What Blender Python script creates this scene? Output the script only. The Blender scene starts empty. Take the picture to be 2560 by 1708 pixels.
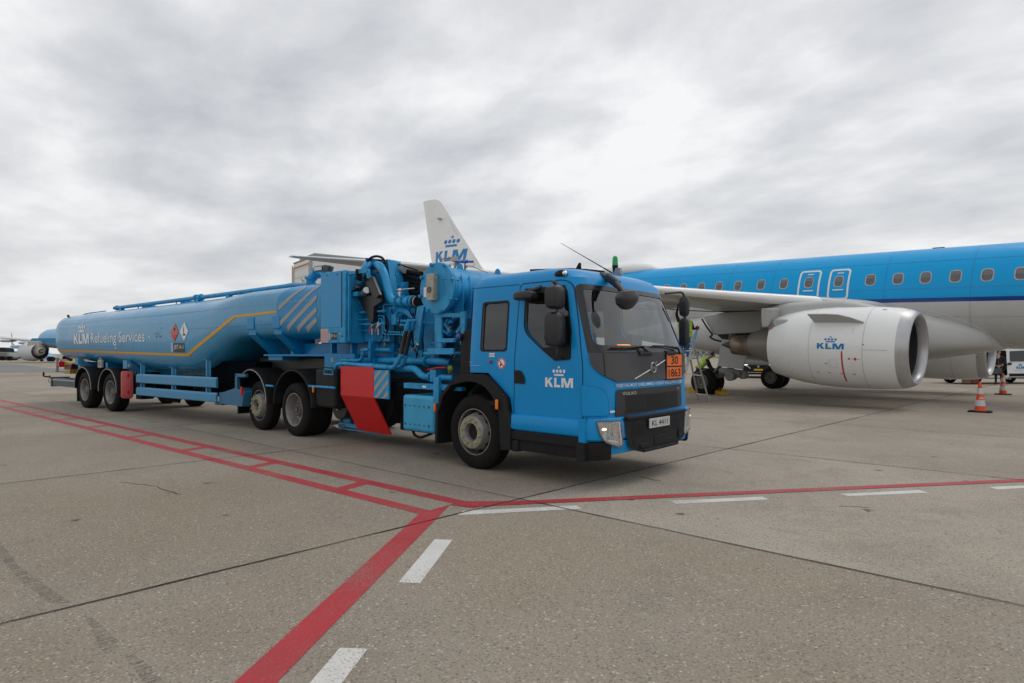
import bpy, bmesh, math, random
from mathutils import Vector, Matrix
from mathutils.geometry import tessellate_polygon
random.seed(7)
SC = bpy.context.scene
COL = SC.collection
R = math.radians
# ------------------------------------------------------------------ camera
YAW = R(42.3); FPX = 1530.0; EYE = 1.60; HZ = 884.0     # focal length and horizon in pixels of the 2560 px photograph
cd = bpy.data.cameras.new('camera'); cam = bpy.data.objects.new('camera', cd); COL.objects.link(cam)
cam.location = (0, 0, EYE); cam.rotation_euler = (R(90), 0, YAW)
cd.sensor_width = 36.0; cd.lens = 36.0 * FPX / 2560.0; cd.shift_y = (HZ - 854.0) / 2560.0
cd.clip_start = 0.05; cd.clip_end = 9000
SC.camera = cam
SC.view_settings.view_transform = 'Standard'; SC.view_settings.look = 'None'
SC.view_settings.exposure = 0.10; SC.view_settings.gamma = 1.0; SC.view_settings.use_curve_mapping = False
# ------------------------------------------------------------------ overcast sky
wd = bpy.data.worlds.new('World'); SC.world = wd; wd.use_nodes = True
nt = wd.node_tree; nt.nodes.clear()
def N(t, ty, **kw):
    n = t.nodes.new(ty)
    for k, v in kw.items():
        if k.startswith('i_'): n.inputs[k[2:].replace('_', ' ')].default_value = v
        else: setattr(n, k, v)
    return n
SUN_EL, SUN_AZ = 58.0, 20.0          # azimuth measured from world +Y towards +X
out = N(nt, 'ShaderNodeOutputWorld'); bg = N(nt, 'ShaderNodeBackground'); bg.inputs['Strength'].default_value = 0.12
sky = N(nt, 'ShaderNodeTexSky'); sky.sky_type = 'NISHITA'; sky.sun_disc = False
sky.sun_elevation = R(SUN_EL); sky.sun_rotation = R(SUN_AZ); sky.air_density = 1.0; sky.dust_density = 3.0
tc = N(nt, 'ShaderNodeTexCoord'); sep = N(nt, 'ShaderNodeSeparateXYZ'); L = nt.links.new
L(tc.outputs['Generated'], sep.inputs[0])
mz = N(nt, 'ShaderNodeMath', operation='MAXIMUM'); mz.inputs[1].default_value = 0.0; L(sep.outputs[2], mz.inputs[0])
az = N(nt, 'ShaderNodeMath', operation='ADD'); az.inputs[1].default_value = 0.17; L(mz.outputs[0], az.inputs[0])
dx = N(nt, 'ShaderNodeMath', operation='DIVIDE'); L(sep.outputs[0], dx.inputs[0]); L(az.outputs[0], dx.inputs[1])
dy = N(nt, 'ShaderNodeMath', operation='DIVIDE'); L(sep.outputs[1], dy.inputs[0]); L(az.outputs[0], dy.inputs[1])
cmb = N(nt, 'ShaderNodeCombineXYZ'); L(dx.outputs[0], cmb.inputs[0]); L(dy.outputs[0], cmb.inputs[1])
mp = N(nt, 'ShaderNodeMapping'); mp.inputs['Rotation'].default_value = (0, 0, R(28)); mp.inputs['Scale'].default_value = (1.0, 1.25, 1.0)
mp.inputs['Location'].default_value = (8.753, 15.1525, 0)
L(cmb.outputs[0], mp.inputs[0])
n1 = N(nt, 'ShaderNodeTexNoise'); n1.inputs['Scale'].default_value = 1.9; n1.inputs['Detail'].default_value = 12; n1.inputs['Roughness'].default_value = 0.55; n1.inputs['Distortion'].default_value = 0.12
n2 = N(nt, 'ShaderNodeTexNoise'); n2.inputs['Scale'].default_value = 0.75; n2.inputs['Detail'].default_value = 3; n2.inputs['Roughness'].default_value = 0.5
L(mp.outputs[0], n1.inputs['Vector']); L(mp.outputs[0], n2.inputs['Vector'])
mxn = N(nt, 'ShaderNodeMath', operation='MULTIPLY_ADD'); mxn.inputs[1].default_value = 0.55; L(n1.outputs[0], mxn.inputs[0])
hm = N(nt, 'ShaderNodeMath', operation='MULTIPLY'); hm.inputs[1].default_value = 0.45; L(n2.outputs[0], hm.inputs[0]); L(hm.outputs[0], mxn.inputs[2])
cr = N(nt, 'ShaderNodeValToRGB'); e = cr.color_ramp.elements
e[0].position = 0.34; e[0].color = (0.47, 0.485, 0.52, 1); e[1].position = 0.59; e[1].color = (0.90, 0.905, 0.912, 1)
m_ = cr.color_ramp.elements.new(0.49); m_.color = (0.70, 0.71, 0.728, 1)
L(mxn.outputs[0], cr.inputs[0])
# veil towards the horizon
vr = N(nt, 'ShaderNodeMapRange'); vr.inputs['From Min'].default_value = 0.0; vr.inputs['From Max'].default_value = 0.30; vr.inputs['To Min'].default_value = 0.60; vr.inputs['To Max'].default_value = 0.0
L(mz.outputs[0], vr.inputs[0])
vm = N(nt, 'ShaderNodeMix', data_type='RGBA'); L(vr.outputs[0], vm.inputs['Factor']); L(cr.outputs[0], vm.inputs['A']); vm.inputs['B'].default_value = (0.745, 0.75, 0.755, 1)
sc8 = N(nt, 'ShaderNodeVectorMath', operation='SCALE'); sc8.inputs['Scale'].default_value = 8.2; L(vm.outputs['Result'], sc8.inputs[0])
ms = N(nt, 'ShaderNodeMix', data_type='RGBA'); ms.inputs['Factor'].default_value = 0.94; L(sky.outputs[0], ms.inputs['A']); L(sc8.outputs[0], ms.inputs['B'])
L(ms.outputs['Result'], bg.inputs['Color']); L(bg.outputs[0], out.inputs[0])
# ------------------------------------------------------------------ soft sun behind the cloud
sl = bpy.data.lights.new('sun', 'SUN'); sl.energy = 0.6; sl.angle = R(25); sl.color = (1.0, 0.97, 0.93)
so = bpy.data.objects.new('sun', sl); COL.objects.link(so)
so.rotation_euler = (R(90 - SUN_EL), 0, R(180 - SUN_AZ)); so.location = (0, 0, 40)
# ------------------------------------------------------------------ frames: real planes seen through the calibrated camera
FW = Vector((-math.sin(YAW), math.cos(YAW), 0)); RT = Vector((math.cos(YAW), math.sin(YAW), 0)); EY = Vector((0, 0, EYE))
def ray(u, v): return FW + (u - 1280) / FPX * RT + Vector((0, 0, (HZ - v) / FPX))
class Frame:
    def __init__(s, o, rz=0, ry=0):
        s.m = Matrix.Translation(Vector(o)) @ Matrix.Rotation(rz, 4, 'Z') @ Matrix.Rotation(ry, 4, 'Y'); s.i = s.m.inverted()
    def P(s, u, v, ax, val):
        o = s.i @ EY; d = s.i.to_3x3() @ ray(u, v); t = (val - o[ax]) / d[ax]; return o + d * t
W = Frame((0, 0, 0)); T = Frame((-11.3, 7.05, 0), R(5.5)); A = Frame((-1.05, 25.1, 3.42), R(-5.2), R(2.3))
def at(u, v, depth): return EY + ray(u, v) * depth
def Z(x0, y0, s): return lambda x, y: (x0 + x / s, y0 + y / s)
zA = Z(1100, 620, 2.703); z2 = Z(780, 620, 3.136); z7 = Z(880, 620, 6.533); zM = Z(820, 840, 6.03); zf = Z(1400, 860, 4.9)
zw = Z(1380, 660, 6.528); z5 = Z(1640, 660, 4.355); z6 = Z(1980, 580, 3.267); z4 = Z(100, 700, 4.356); z3 = Z(560, 680, 3.565)
zg = Z(0, 960, 1.836); zh = Z(1280, 960, 1.836); zT = Z(100, 860, 7.84); zc = Z(2380, 840, 7.84); zL = Z(0, 840, 13.06); zq = Z(1660, 850, 11.75)
def fp(fr, zz, ax, val, pts): return [fr.P(*zz(x, y), ax, val) for x, y in pts]
# ------------------------------------------------------------------ materials
MATS = {}
def mat(name, col, rough=0.5, metal=0.0, var=0.0, vscale=3.0, coat=0.0, bump=0.0, bscale=60.0, dirt=0.0, dcol=(0.10, 0.085, 0.07), emit=0.0, spec=0.5):
    if name in MATS: return MATS[name]
    m = bpy.data.materials.new(name); m.use_nodes = True; t = m.node_tree; b = t.nodes['Principled BSDF']
    b.inputs['Base Color'].default_value = (*col, 1); b.inputs['Roughness'].default_value = rough; b.inputs['Metallic'].default_value = metal
    b.inputs['Coat Weight'].default_value = coat; b.inputs['Coat Roughness'].default_value = 0.08; b.inputs['Specular IOR Level'].default_value = spec
    tcn = N(t, 'ShaderNodeTexCoord'); src = None
    if var:
        n = N(t, 'ShaderNodeTexNoise'); n.inputs['Scale'].default_value = vscale; n.inputs['Detail'].default_value = 8; n.inputs['Roughness'].default_value = 0.62
        t.links.new(tcn.outputs['Object'], n.inputs['Vector'])
        mr = N(t, 'ShaderNodeMapRange'); mr.inputs['From Min'].default_value = 0.3; mr.inputs['From Max'].default_value = 0.7; mr.inputs['To Min'].default_value = 1 - var; mr.inputs['To Max'].default_value = 1 + var
        t.links.new(n.outputs[0], mr.inputs[0])
        s = N(t, 'ShaderNodeVectorMath', operation='SCALE'); s.inputs[0].default_value = col; t.links.new(mr.outputs[0], s.inputs['Scale'])
        src = s.outputs[0]
        r2 = N(t, 'ShaderNodeMapRange'); r2.inputs['From Min'].default_value = 0.3; r2.inputs['From Max'].default_value = 0.7; r2.inputs['To Min'].default_value = max(0.03, rough - 0.10); r2.inputs['To Max'].default_value = min(1, rough + 0.12)
        t.links.new(n.outputs[0], r2.inputs[0]); t.links.new(r2.outputs[0], b.inputs['Roughness'])
    if dirt:
        n = N(t, 'ShaderNodeTexNoise'); n.inputs['Scale'].default_value = 5.0; n.inputs['Detail'].default_value = 10; n.inputs['Roughness'].default_value = 0.7
        mpn = N(t, 'ShaderNodeMapping'); mpn.inputs['Scale'].default_value = (1.6, 1.6, 0.5); t.links.new(tcn.outputs['Object'], mpn.inputs[0]); t.links.new(mpn.outputs[0], n.inputs['Vector'])
        mr = N(t, 'ShaderNodeMapRange'); mr.inputs['From Min'].default_value = 0.5; mr.inputs['From Max'].default_value = 0.8; mr.inputs['To Min'].default_value = 0.0; mr.inputs['To Max'].default_value = dirt
        t.links.new(n.outputs[0], mr.inputs[0])
        mx = N(t, 'ShaderNodeMix', data_type='RGBA'); t.links.new(mr.outputs[0], mx.inputs['Factor'])
        if src: t.links.new(src, mx.inputs['A'])
        else: mx.inputs['A'].default_value = (*col, 1)
        mx.inputs['B'].default_value = (*dcol, 1); src = mx.outputs['Result']
    if src: t.links.new(src, b.inputs['Base Color'])
    if bump:
        n = N(t, 'ShaderNodeTexNoise'); n.inputs['Scale'].default_value = bscale; n.inputs['Detail'].default_value = 4; t.links.new(tcn.outputs['Object'], n.inputs['Vector'])
        bp = N(t, 'ShaderNodeBump'); bp.inputs['Strength'].default_value = bump; bp.inputs['Distance'].default_value = 0.01; t.links.new(n.outputs[0], bp.inputs['Height']); t.links.new(bp.outputs[0], b.inputs['Normal'])
    if emit:
        b.inputs['Emission Color'].default_value = (*col, 1); b.inputs['Emission Strength'].default_value = emit
    MATS[name] = m; return m
def glass(name, tint, gloss=0.05, ior=1.5):
    if name in MATS: return MATS[name]
    m = bpy.data.materials.new(name); m.use_nodes = True; t = m.node_tree; t.nodes.clear()
    o = N(t, 'ShaderNodeOutputMaterial'); tr = N(t, 'ShaderNodeBsdfTransparent'); gl = N(t, 'ShaderNodeBsdfGlossy'); mx = N(t, 'ShaderNodeMixShader')
    tr.inputs[0].default_value = (*tint, 1); gl.inputs['Roughness'].default_value = gloss; gl.inputs[0].default_value = (0.95, 0.97, 1, 1)
    ge = N(t, 'ShaderNodeNewGeometry'); dt = N(t, 'ShaderNodeVectorMath', operation='DOT_PRODUCT'); t.links.new(ge.outputs['Incoming'], dt.inputs[0]); t.links.new(ge.outputs['Normal'], dt.inputs[1])
    ab = N(t, 'ShaderNodeMath', operation='ABSOLUTE'); t.links.new(dt.outputs['Value'], ab.inputs[0]); iv = N(t, 'ShaderNodeMath', operation='SUBTRACT'); iv.inputs[0].default_value = 1.0; t.links.new(ab.outputs[0], iv.inputs[1])
    pw = N(t, 'ShaderNodeMath', operation='POWER'); pw.inputs[1].default_value = 4.5; t.links.new(iv.outputs[0], pw.inputs[0]); r0 = ((ior - 1) / (ior + 1)) ** 2 * 1.6
    fr = N(t, 'ShaderNodeMath', operation='MULTIPLY_ADD'); fr.inputs[1].default_value = 1 - r0; fr.inputs[2].default_value = r0; t.links.new(pw.outputs[0], fr.inputs[0]); t.links.new(fr.outputs[0], mx.inputs[0]); t.links.new(tr.outputs[0], mx.inputs[1]); t.links.new(gl.outputs[0], mx.inputs[2]); t.links.new(mx.outputs[0], o.inputs[0])
    MATS[name] = m; return m
cab_blue = mat('cab_blue_paint', (0.0, 0.258, 0.60), 0.30, var=0.04, vscale=1.3, dirt=0.07, dcol=(0.02, 0.17, 0.35), spec=0.28)
gear_blue = mat('machinery_blue_paint', (0.018, 0.29, 0.57), 0.40, var=0.20, vscale=4, dirt=0.75, dcol=(0.015, 0.05, 0.08), spec=0.35)
tank_blue = mat('tank_blue_paint', (0.022, 0.255, 0.475), 0.26, var=0.07, vscale=1.2, coat=0.3, dirt=0.06, dcol=(0.10, 0.18, 0.25))
nose_blue = mat('deep_blue_paint', (0.0, 0.215, 0.48), 0.28, var=0.05, spec=0.4)
frame_blue = mat('faded_blue_paint', (0.05, 0.26, 0.46), 0.5, var=0.12, vscale=4, dirt=0.25)
flange_m = mat('flange_silver', (0.30, 0.285, 0.265), 0.42, metal=0.4, var=0.2, vscale=12, dirt=0.4, dcol=(0.14, 0.11, 0.08))
trim = mat('dark_grey_plastic', (0.016, 0.016, 0.018), 0.55, var=0.15, vscale=6, dirt=0.25, dcol=(0.055, 0.048, 0.042), spec=0.18)
front_grey = mat('anthracite_paint', (0.038, 0.039, 0.043), 0.36, var=0.08, vscale=2, coat=0.2)
black = mat('black_rubber', (0.008, 0.0075, 0.0075), 0.62, var=0.2, vscale=8, spec=.2)
dark = mat('dark_void', (0.006, 0.006, 0.007), 0.8)
tyre_m = mat('tyre_rubber', (0.0125, 0.0115, 0.011), 0.78, var=0.25, vscale=6, bump=0.15, bscale=40, dirt=0.35, dcol=(0.045, 0.037, 0.03), spec=.15)
rim_m = mat('painted_steel_rim', (0.27, 0.26, 0.245), 0.48, metal=0.35, var=0.25, vscale=9, dirt=0.7, dcol=(0.09, 0.07, 0.055))
rim_dk = mat('dusty_hub_steel', (0.13, 0.12, 0.115), 0.6, metal=0.3, var=0.3, vscale=9, dirt=0.6)
emblem_m = mat('emblem_metal', (0.30, 0.30, 0.31), 0.45, metal=0.6)
steel = mat('bare_steel', (0.50, 0.50, 0.49), 0.32, metal=0.9, var=0.15, vscale=12)
alu = mat('aluminium', (0.62, 0.62, 0.61), 0.38, metal=0.85, var=0.1, vscale=10)
chrome = mat('chrome', (0.75, 0.75, 0.75), 0.12, metal=1.0)
lime = mat('lime_nut_cover', (0.38, 0.42, 0.09), 0.45, dirt=.4)
red_p = mat('red_paint', (0.60, 0.008, 0.010), 0.42, var=0.08, vscale=3, dirt=0.15, dcol=(0.2, 0.02, 0.02))
ext_red = mat('faded_red_plastic', (0.52, 0.09, 0.09), 0.5, var=0.15, vscale=7)
white_s = mat('white_lettering', (0.74, 0.76, 0.78), 0.5)
beige_s = mat('grey_beige_tape', (0.33, 0.325, 0.31), 0.5, var=0.1, vscale=8)
yellow_s = mat('yellow_tape', (0.62, 0.33, 0.02), 0.45, var=0.08)
orange_s = mat('orange_plate', (0.80, 0.17, 0.02), 0.45)
amber = mat('amber_lamp', (0.62, 0.16, 0.01), 0.25, emit=0.12)
redlamp = mat('red_lamp', (0.6, 0.01, 0.02), 0.2)
green_l = mat('green_lamp', (0.0, 0.35, 0.08), 0.2)
blue_l = mat('blue_lamp', (0.03, 0.06, 0.30), 0.15)
lens_m = glass('clear_lens', (0.93, 0.94, 0.95), 0.03)
wind_g = glass('windscreen_glass', (0.78, 0.85, 0.83), 0.02, 1.65)
side_g = glass('tinted_side_glass', (0.34, 0.36, 0.37), 0.02, 1.55)
air_white = mat('aircraft_white_paint', (0.80, 0.80, 0.785), 0.32, var=0.03, vscale=0.6, coat=0.25)
air_grey = mat('aircraft_grey_paint', (0.42, 0.42, 0.405), 0.42, var=0.05, vscale=0.8)
air_blue = mat('aircraft_blue_paint', (0.0, 0.345, 0.72), 0.30, var=0.02, vscale=0.5, spec=0.25)
air_navy = mat('aircraft_navy_paint', (0.0, 0.035, 0.23), 0.25, coat=0.3)
logo_blue = mat('logo_blue', (0.0, 0.20, 0.50), 0.4)
lip_m = mat('inlet_lip_metal', (0.46, 0.46, 0.47), 0.36, metal=0.6, var=.08, vscale=3)
hot_m = mat('heat_stained_metal', (0.26, 0.20, 0.155), 0.38, metal=0.8, var=0.25, vscale=4)
pane_m = mat('cabin_pane', (0.115, 0.115, 0.12), 0.18, var=0.1)
# ------------------------------------------------------------------ mesh building
class MB:
    def __init__(s): s.bm = bmesh.new(); s.mi = 0
    def add(s, vs, fs):
        b = [s.bm.verts.new(Vector(v)) for v in vs]; out = []
        for f in fs:
            try: x = s.bm.faces.new([b[i] for i in f]); x.material_index = s.mi; out.append(x)
            except ValueError: pass
        return b
    def box(s, x0, x1, y0, y1, z0, z1):
        s.add([(x0, y0, z0), (x1, y0, z0), (x1, y1, z0), (x0, y1, z0), (x0, y0, z1), (x1, y0, z1), (x1, y1, z1), (x0, y1, z1)],
              [(0, 3, 2, 1), (4, 5, 6, 7), (0, 1, 5, 4), (1, 2, 6, 5), (2, 3, 7, 6), (3, 0, 4, 7)]); return s
    def basis(s, d, up=None):
        d = Vector(d).normalized(); up = Vector(up) if up else (Vector((0, 0, 1)) if abs(d.z) < 0.95 else Vector((1, 0, 0)))
        a = d.cross(up).normalized(); return d, a, a.cross(d).normalized()
    def beam(s, p0, p1, w, h, up=None):
        p0, p1 = Vector(p0), Vector(p1); d, a, b = s.basis(p1 - p0, up); a = a * w / 2; b = b * h / 2
        v = [p + x for p in (p0, p1) for x in (-a - b, a - b, a + b, -a + b)]
        s.add(v, [(0, 1, 2, 3), (7, 6, 5, 4), (0, 4, 5, 1), (1, 5, 6, 2), (2, 6, 7, 3), (3, 7, 4, 0)]); return s
    def cyl(s, p0, p1, r, r2=None, n=16, caps=True):
        p0, p1 = Vector(p0), Vector(p1); r2 = r if r2 is None else r2; d, a, b = s.basis(p1 - p0); v = []
        for p, q in ((p0, r), (p1, r2)):
            for i in range(n):
                t = 2 * math.pi * i / n; v.append(p + (a * math.cos(t) + b * math.sin(t)) * q)
        f = [(i, (i + 1) % n, n + (i + 1) % n, n + i) for i in range(n)]
        if caps: f += [tuple(range(n - 1, -1, -1)), tuple(range(n, 2 * n))]
        s.add(v, f); return s
    def tube(s, pts, r, n=8, rad=None, seg=4):
        pts = [Vector(p) for p in pts]
        if rad:
            q = [pts[0]]
            for i in range(1, len(pts) - 1):
                a, b, c = pts[i - 1], pts[i], pts[i + 1]; k = min(rad, (a - b).length * .49, (c - b).length * .49)
                p0 = b + (a - b).normalized() * k; p2 = b + (c - b).normalized() * k
                for j in range(seg + 1):
                    t = j / seg; q.append(p0 * (1 - t) ** 2 + b * 2 * t * (1 - t) + p2 * t * t)
            q.append(pts[-1]); pts = q
        rings = []; d0 = (pts[1] - pts[0]).normalized(); _, a, b = s.basis(d0)
        for i, p in enumerate(pts):
            d = (pts[min(i + 1, len(pts) - 1)] - pts[max(i - 1, 0)]).normalized()
            a = (a - d * a.dot(d)).normalized(); b = d.cross(a)
            rr = r[i] if isinstance(r, (list, tuple)) and not rad else (r if not isinstance(r, (list, tuple)) else r[0])
            rings.append([p + (a * math.cos(2 * math.pi * k / n) + b * math.sin(2 * math.pi * k / n)) * rr for k in range(n)])
        s.loft(rings); return s
    def loft(s, rings, caps=True, closed=True):
        n = len(rings[0]); v = [p for r_ in rings for p in r_]; f = []
        for i in range(len(rings) - 1):
            for k in range(n if closed else n - 1):
                f.append((i * n + k, i * n + (k + 1) % n, (i + 1) * n + (k + 1) % n, (i + 1) * n + k))
        if caps and closed: f += [tuple(range(n - 1, -1, -1)), tuple(range((len(rings) - 1) * n, len(rings) * n))]
        s.add(v, f); return s
    def rev(s, prof, o, ax, n=32, a0=0, a1=None):
        o = Vector(o); d, a, b = s.basis(ax); full = a1 is None; a1 = 2 * math.pi if full else a1; m = n if full else n + 1
        rings = [[o + d * x + (a * math.cos(a0 + (a1 - a0) * k / n) + b * math.sin(a0 + (a1 - a0) * k / n)) * max(q, 1e-4) for k in range(m)] for x, q in prof]
        s.loft(rings, caps=False, closed=full); return s
    def prism(s, pts, off):
        pts = [Vector(p) for p in pts]; off = Vector(off); n = len(pts)
        tri = tessellate_polygon([pts]); s.add(pts, tri); s.add([p + off for p in pts], [t[::-1] for t in tri])
        s.add(pts + [p + off for p in pts], [(i, (i + 1) % n, n + (i + 1) % n, n + i) for i in range(n)]); return s
    def ball(s, c, r, n=12, sx=(1, 1, 1)):
        c = Vector(c); rings = []
        for i in range(n // 2 + 1):
            t = math.pi * i / (n // 2); q = max(math.sin(t), 1e-3)
            rings.append([c + Vector((r * q * math.cos(2 * math.pi * k / n) * sx[0], r * q * math.sin(2 * math.pi * k / n) * sx[1], -r * math.cos(t) * sx[2])) for k in range(n)])
        s.loft(rings); return s
def finish(me, angle=38):
    for p in me.polygons: p.use_smooth = True
    me.set_sharp_from_angle(angle=R(angle))
def islands(bm):
    seen = set(); out = []
    bm.verts.ensure_lookup_table()
    for v in bm.verts:
        if v.index in seen: continue
        st = [v]; seen.add(v.index); isl = []
        while st:
            x = st.pop(); isl.append(x)
            for e in x.link_edges:
                o = e.other_vert(x)
                if o.index not in seen: seen.add(o.index); st.append(o)
        out.append(isl)
    return out
def obj(name, mb, mats, parent=None, bevel=0.0, seg=2, angle=38, weld=True, split=False):
    if weld: bmesh.ops.remove_doubles(mb.bm, verts=mb.bm.verts, dist=1e-5)
    if split:
        mb.bm.verts.index_update(); r_ = []
        for isl in islands(mb.bm):
            ids = {v.index: i for i, v in enumerate(isl)}; q = MB(); fs = {f for v in isl for f in v.link_faces}
            vs = [q.bm.verts.new(v.co) for v in isl]
            for f in fs:
                g_ = q.bm.faces.new([vs[ids[v.index]] for v in f.verts]); g_.material_index = f.material_index
            r_.append(obj(name, q, mats, parent, bevel, seg, angle, False))
        mb.bm.free(); return r_
    bmesh.ops.recalc_face_normals(mb.bm, faces=mb.bm.faces)
    me = bpy.data.meshes.new(name); mb.bm.to_mesh(me); mb.bm.free()
    for m in (mats if isinstance(mats, (list, tuple)) else [mats]): me.materials.append(m)
    finish(me, angle); o = bpy.data.objects.new(name, me); COL.objects.link(o)
    if bevel:
        b = o.modifiers.new('bevel', 'BEVEL'); b.width = bevel; b.segments = seg; b.limit_method = 'ANGLE'; b.angle_limit = R(40)
    setp(o, parent); return o
def setp(o, parent):
    if parent is None: return
    o.parent = parent
    if parent.get('_w'): o.matrix_parent_inverse = Matrix.Translation(-parent.location)
def tag(o, label=None, cat=None, group=None, kind=None):
    if label: o['label'] = label
    if cat: o['category'] = cat
    if group: o['group'] = group
    if kind: o['kind'] = kind
    return o
WORLD_PARENTS = []
def thing(name, label, cat, loc=(0, 0, 0), frame=None, group=None, world=False, rz=0):
    o = bpy.data.objects.new(name, None); COL.objects.link(o); o.empty_display_size = 0.3
    if frame: o.matrix_world = frame.m
    else: o.location = loc; o.rotation_euler = (0, 0, rz)
    if world: o['_w'] = 1; WORLD_PARENTS.append(o)
    return tag(o, label, cat, group)
def struct(name, mb, m, **k):
    o = obj(name, mb, m, **k); o['kind'] = 'structure'; return o
# decals: 2D outlines laid on a real surface
def decal(name, loops, mp, m, parent, cuts=None, holes=False, thick=0):
    """loops: list of 2D outlines (each its own patch) or with holes=True one outline and its holes"""
    bm = bmesh.new()
    sets = [loops] if holes else [[l] for l in loops]
    for st in sets:
        v3 = [[Vector((x, y, 0)) for x, y in l] for l in st]; tri = tessellate_polygon(v3); flat = [p for l in v3 for p in l]
        bv = [bm.verts.new(p) for p in flat]
        for t in tri:
            try: bm.faces.new([bv[i] for i in t])
            except ValueError: pass
    return _decal_out(name, bm, mp, m, parent, cuts)
def _decal_out(name, bm, mp, m, parent, cuts):
    if cuts:
        dxs, dys = cuts
        xs = [v.co.x for v in bm.verts]; ys = [v.co.y for v in bm.verts]; x0, x1, y0, y1 = min(xs), max(xs), min(ys), max(ys)
        if dxs:
            k = math.ceil((x1 - x0) / dxs)
            for i in range(1, k): bmesh.ops.bisect_plane(bm, geom=bm.verts[:] + bm.edges[:] + bm.faces[:], plane_co=(x0 + (x1 - x0) * i / k, 0, 0), plane_no=(1, 0, 0))
        if dys:
            k = math.ceil((y1 - y0) / dys)
            for i in range(1, k): bmesh.ops.bisect_plane(bm, geom=bm.verts[:] + bm.edges[:] + bm.faces[:], plane_co=(0, y0 + (y1 - y0) * i / k, 0), plane_no=(0, 1, 0))
    for v in bm.verts: v.co = Vector(mp(v.co.x, v.co.y))
    bmesh.ops.recalc_face_normals(bm, faces=bm.faces)
    me = bpy.data.meshes.new(name); bm.to_mesh(me); bm.free(); me.materials.append(m); finish(me, 60)
    o = bpy.data.objects.new(name, me); COL.objects.link(o); setp(o, parent); return o
def text_decal(name, s, mp, m, parent, x0, y0, w, h, bold=0.0, cuts=None, shear=0, tight=True):
    cu = bpy.data.curves.new('t', 'FONT'); cu.body = s; cu.size = 1; cu.offset = bold; cu.shear = shear; cu.resolution_u = 3
    to = bpy.data.objects.new('t', cu); COL.objects.link(to); dg = bpy.context.evaluated_depsgraph_get(); dg.update()
    me = bpy.data.meshes.new_from_object(to.evaluated_get(dg)); bpy.data.objects.remove(to); bpy.data.curves.remove(cu)
    bm = bmesh.new(); bm.from_mesh(me); bpy.data.meshes.remove(me)
    xs = [v.co.x for v in bm.verts]; ys = [v.co.y for v in bm.verts]; a, b = min(xs), max(xs); c, d = (min(ys), max(ys)) if tight else (0, 0.73)
    for v in bm.verts: v.co = Vector((x0 + (v.co.x - a) / (b - a) * w, y0 + (v.co.y - c) / (d - c) * h, 0))
    return _decal_out(name, bm, mp, m, parent, cuts)
def circ(cx, cy, rx, ry=None, n=20, a0=0): 
    ry = rx if ry is None else ry
    return [(cx + rx * math.cos(a0 + 2 * math.pi * i / n), cy + ry * math.sin(a0 + 2 * math.pi * i / n)) for i in range(n)]
def rrect(x0, x1, y0, y1, r, n=5):
    o = []
    for cx, cy, a in ((x1 - r, y1 - r, 0), (x0 + r, y1 - r, 90), (x0 + r, y0 + r, 180), (x1 - r, y0 + r, 270)):
        for i in range(n + 1): t = R(a + 90 * i / n); o.append((cx + r * math.cos(t), cy + r * math.sin(t)))
    return o
def roundpoly(pts, r, n=4):
    o = []; m = len(pts)
    for i in range(m):
        a, b, c = Vector(pts[i - 1]), Vector(pts[i]), Vector(pts[(i + 1) % m]); rr = r[i] if isinstance(r, (list, tuple)) else r
        if rr <= 0: o.append(tuple(b)); continue
        k = min(rr, (a - b).length * .48, (c - b).length * .48); p0 = b + (a - b).normalized() * k; p2 = b + (c - b).normalized() * k
        for j in range(n + 1): t = j / n; q = p0 * (1 - t) ** 2 + b * 2 * t * (1 - t) + p2 * t * t; o.append((q.x, q.y))
    return o
def airline_logo(x0, y0, w, h):
    """three letters and the crown above them; h is the letter height"""
    def s(p): return [(x0 + x * w, y0 + y / 0.25 * h) for x, y in p]
    k = [(0, 0), (.085, 0), (.085, .085), (.112, .113), (.19, 0), (.295, 0), (.175, .165), (.275, .25), (.17, .25), (.085, .165), (.085, .25), (0, .25)]
    l = [(.33, 0), (.55, 0), (.55, .065), (.415, .065), (.415, .25), (.33, .25)]
    m = [(.59, 0), (.67, 0), (.67, .165), (.745, 0), (.845, 0), (.92, .165), (.92, 0), (1, 0), (1, .25), (.87, .25), (.795, .085), (.72, .25), (.59, .25)]
    o = [s(k), s(l), s(m), s([(.33, .30), (.67, .30), (.67, .35), (.33, .35)])]
    for c in (.315, .44, .56, .685): o.append(s(circ(c, .425, .048, .048, 12)))
    o.append(s([(.488, .49), (.512, .49), (.512, .517), (.54, .517), (.54, .541), (.512, .541), (.512, .568), (.488, .568), (.488, .541), (.46, .541), (.46, .517), (.488, .517)]))
    return o
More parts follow.
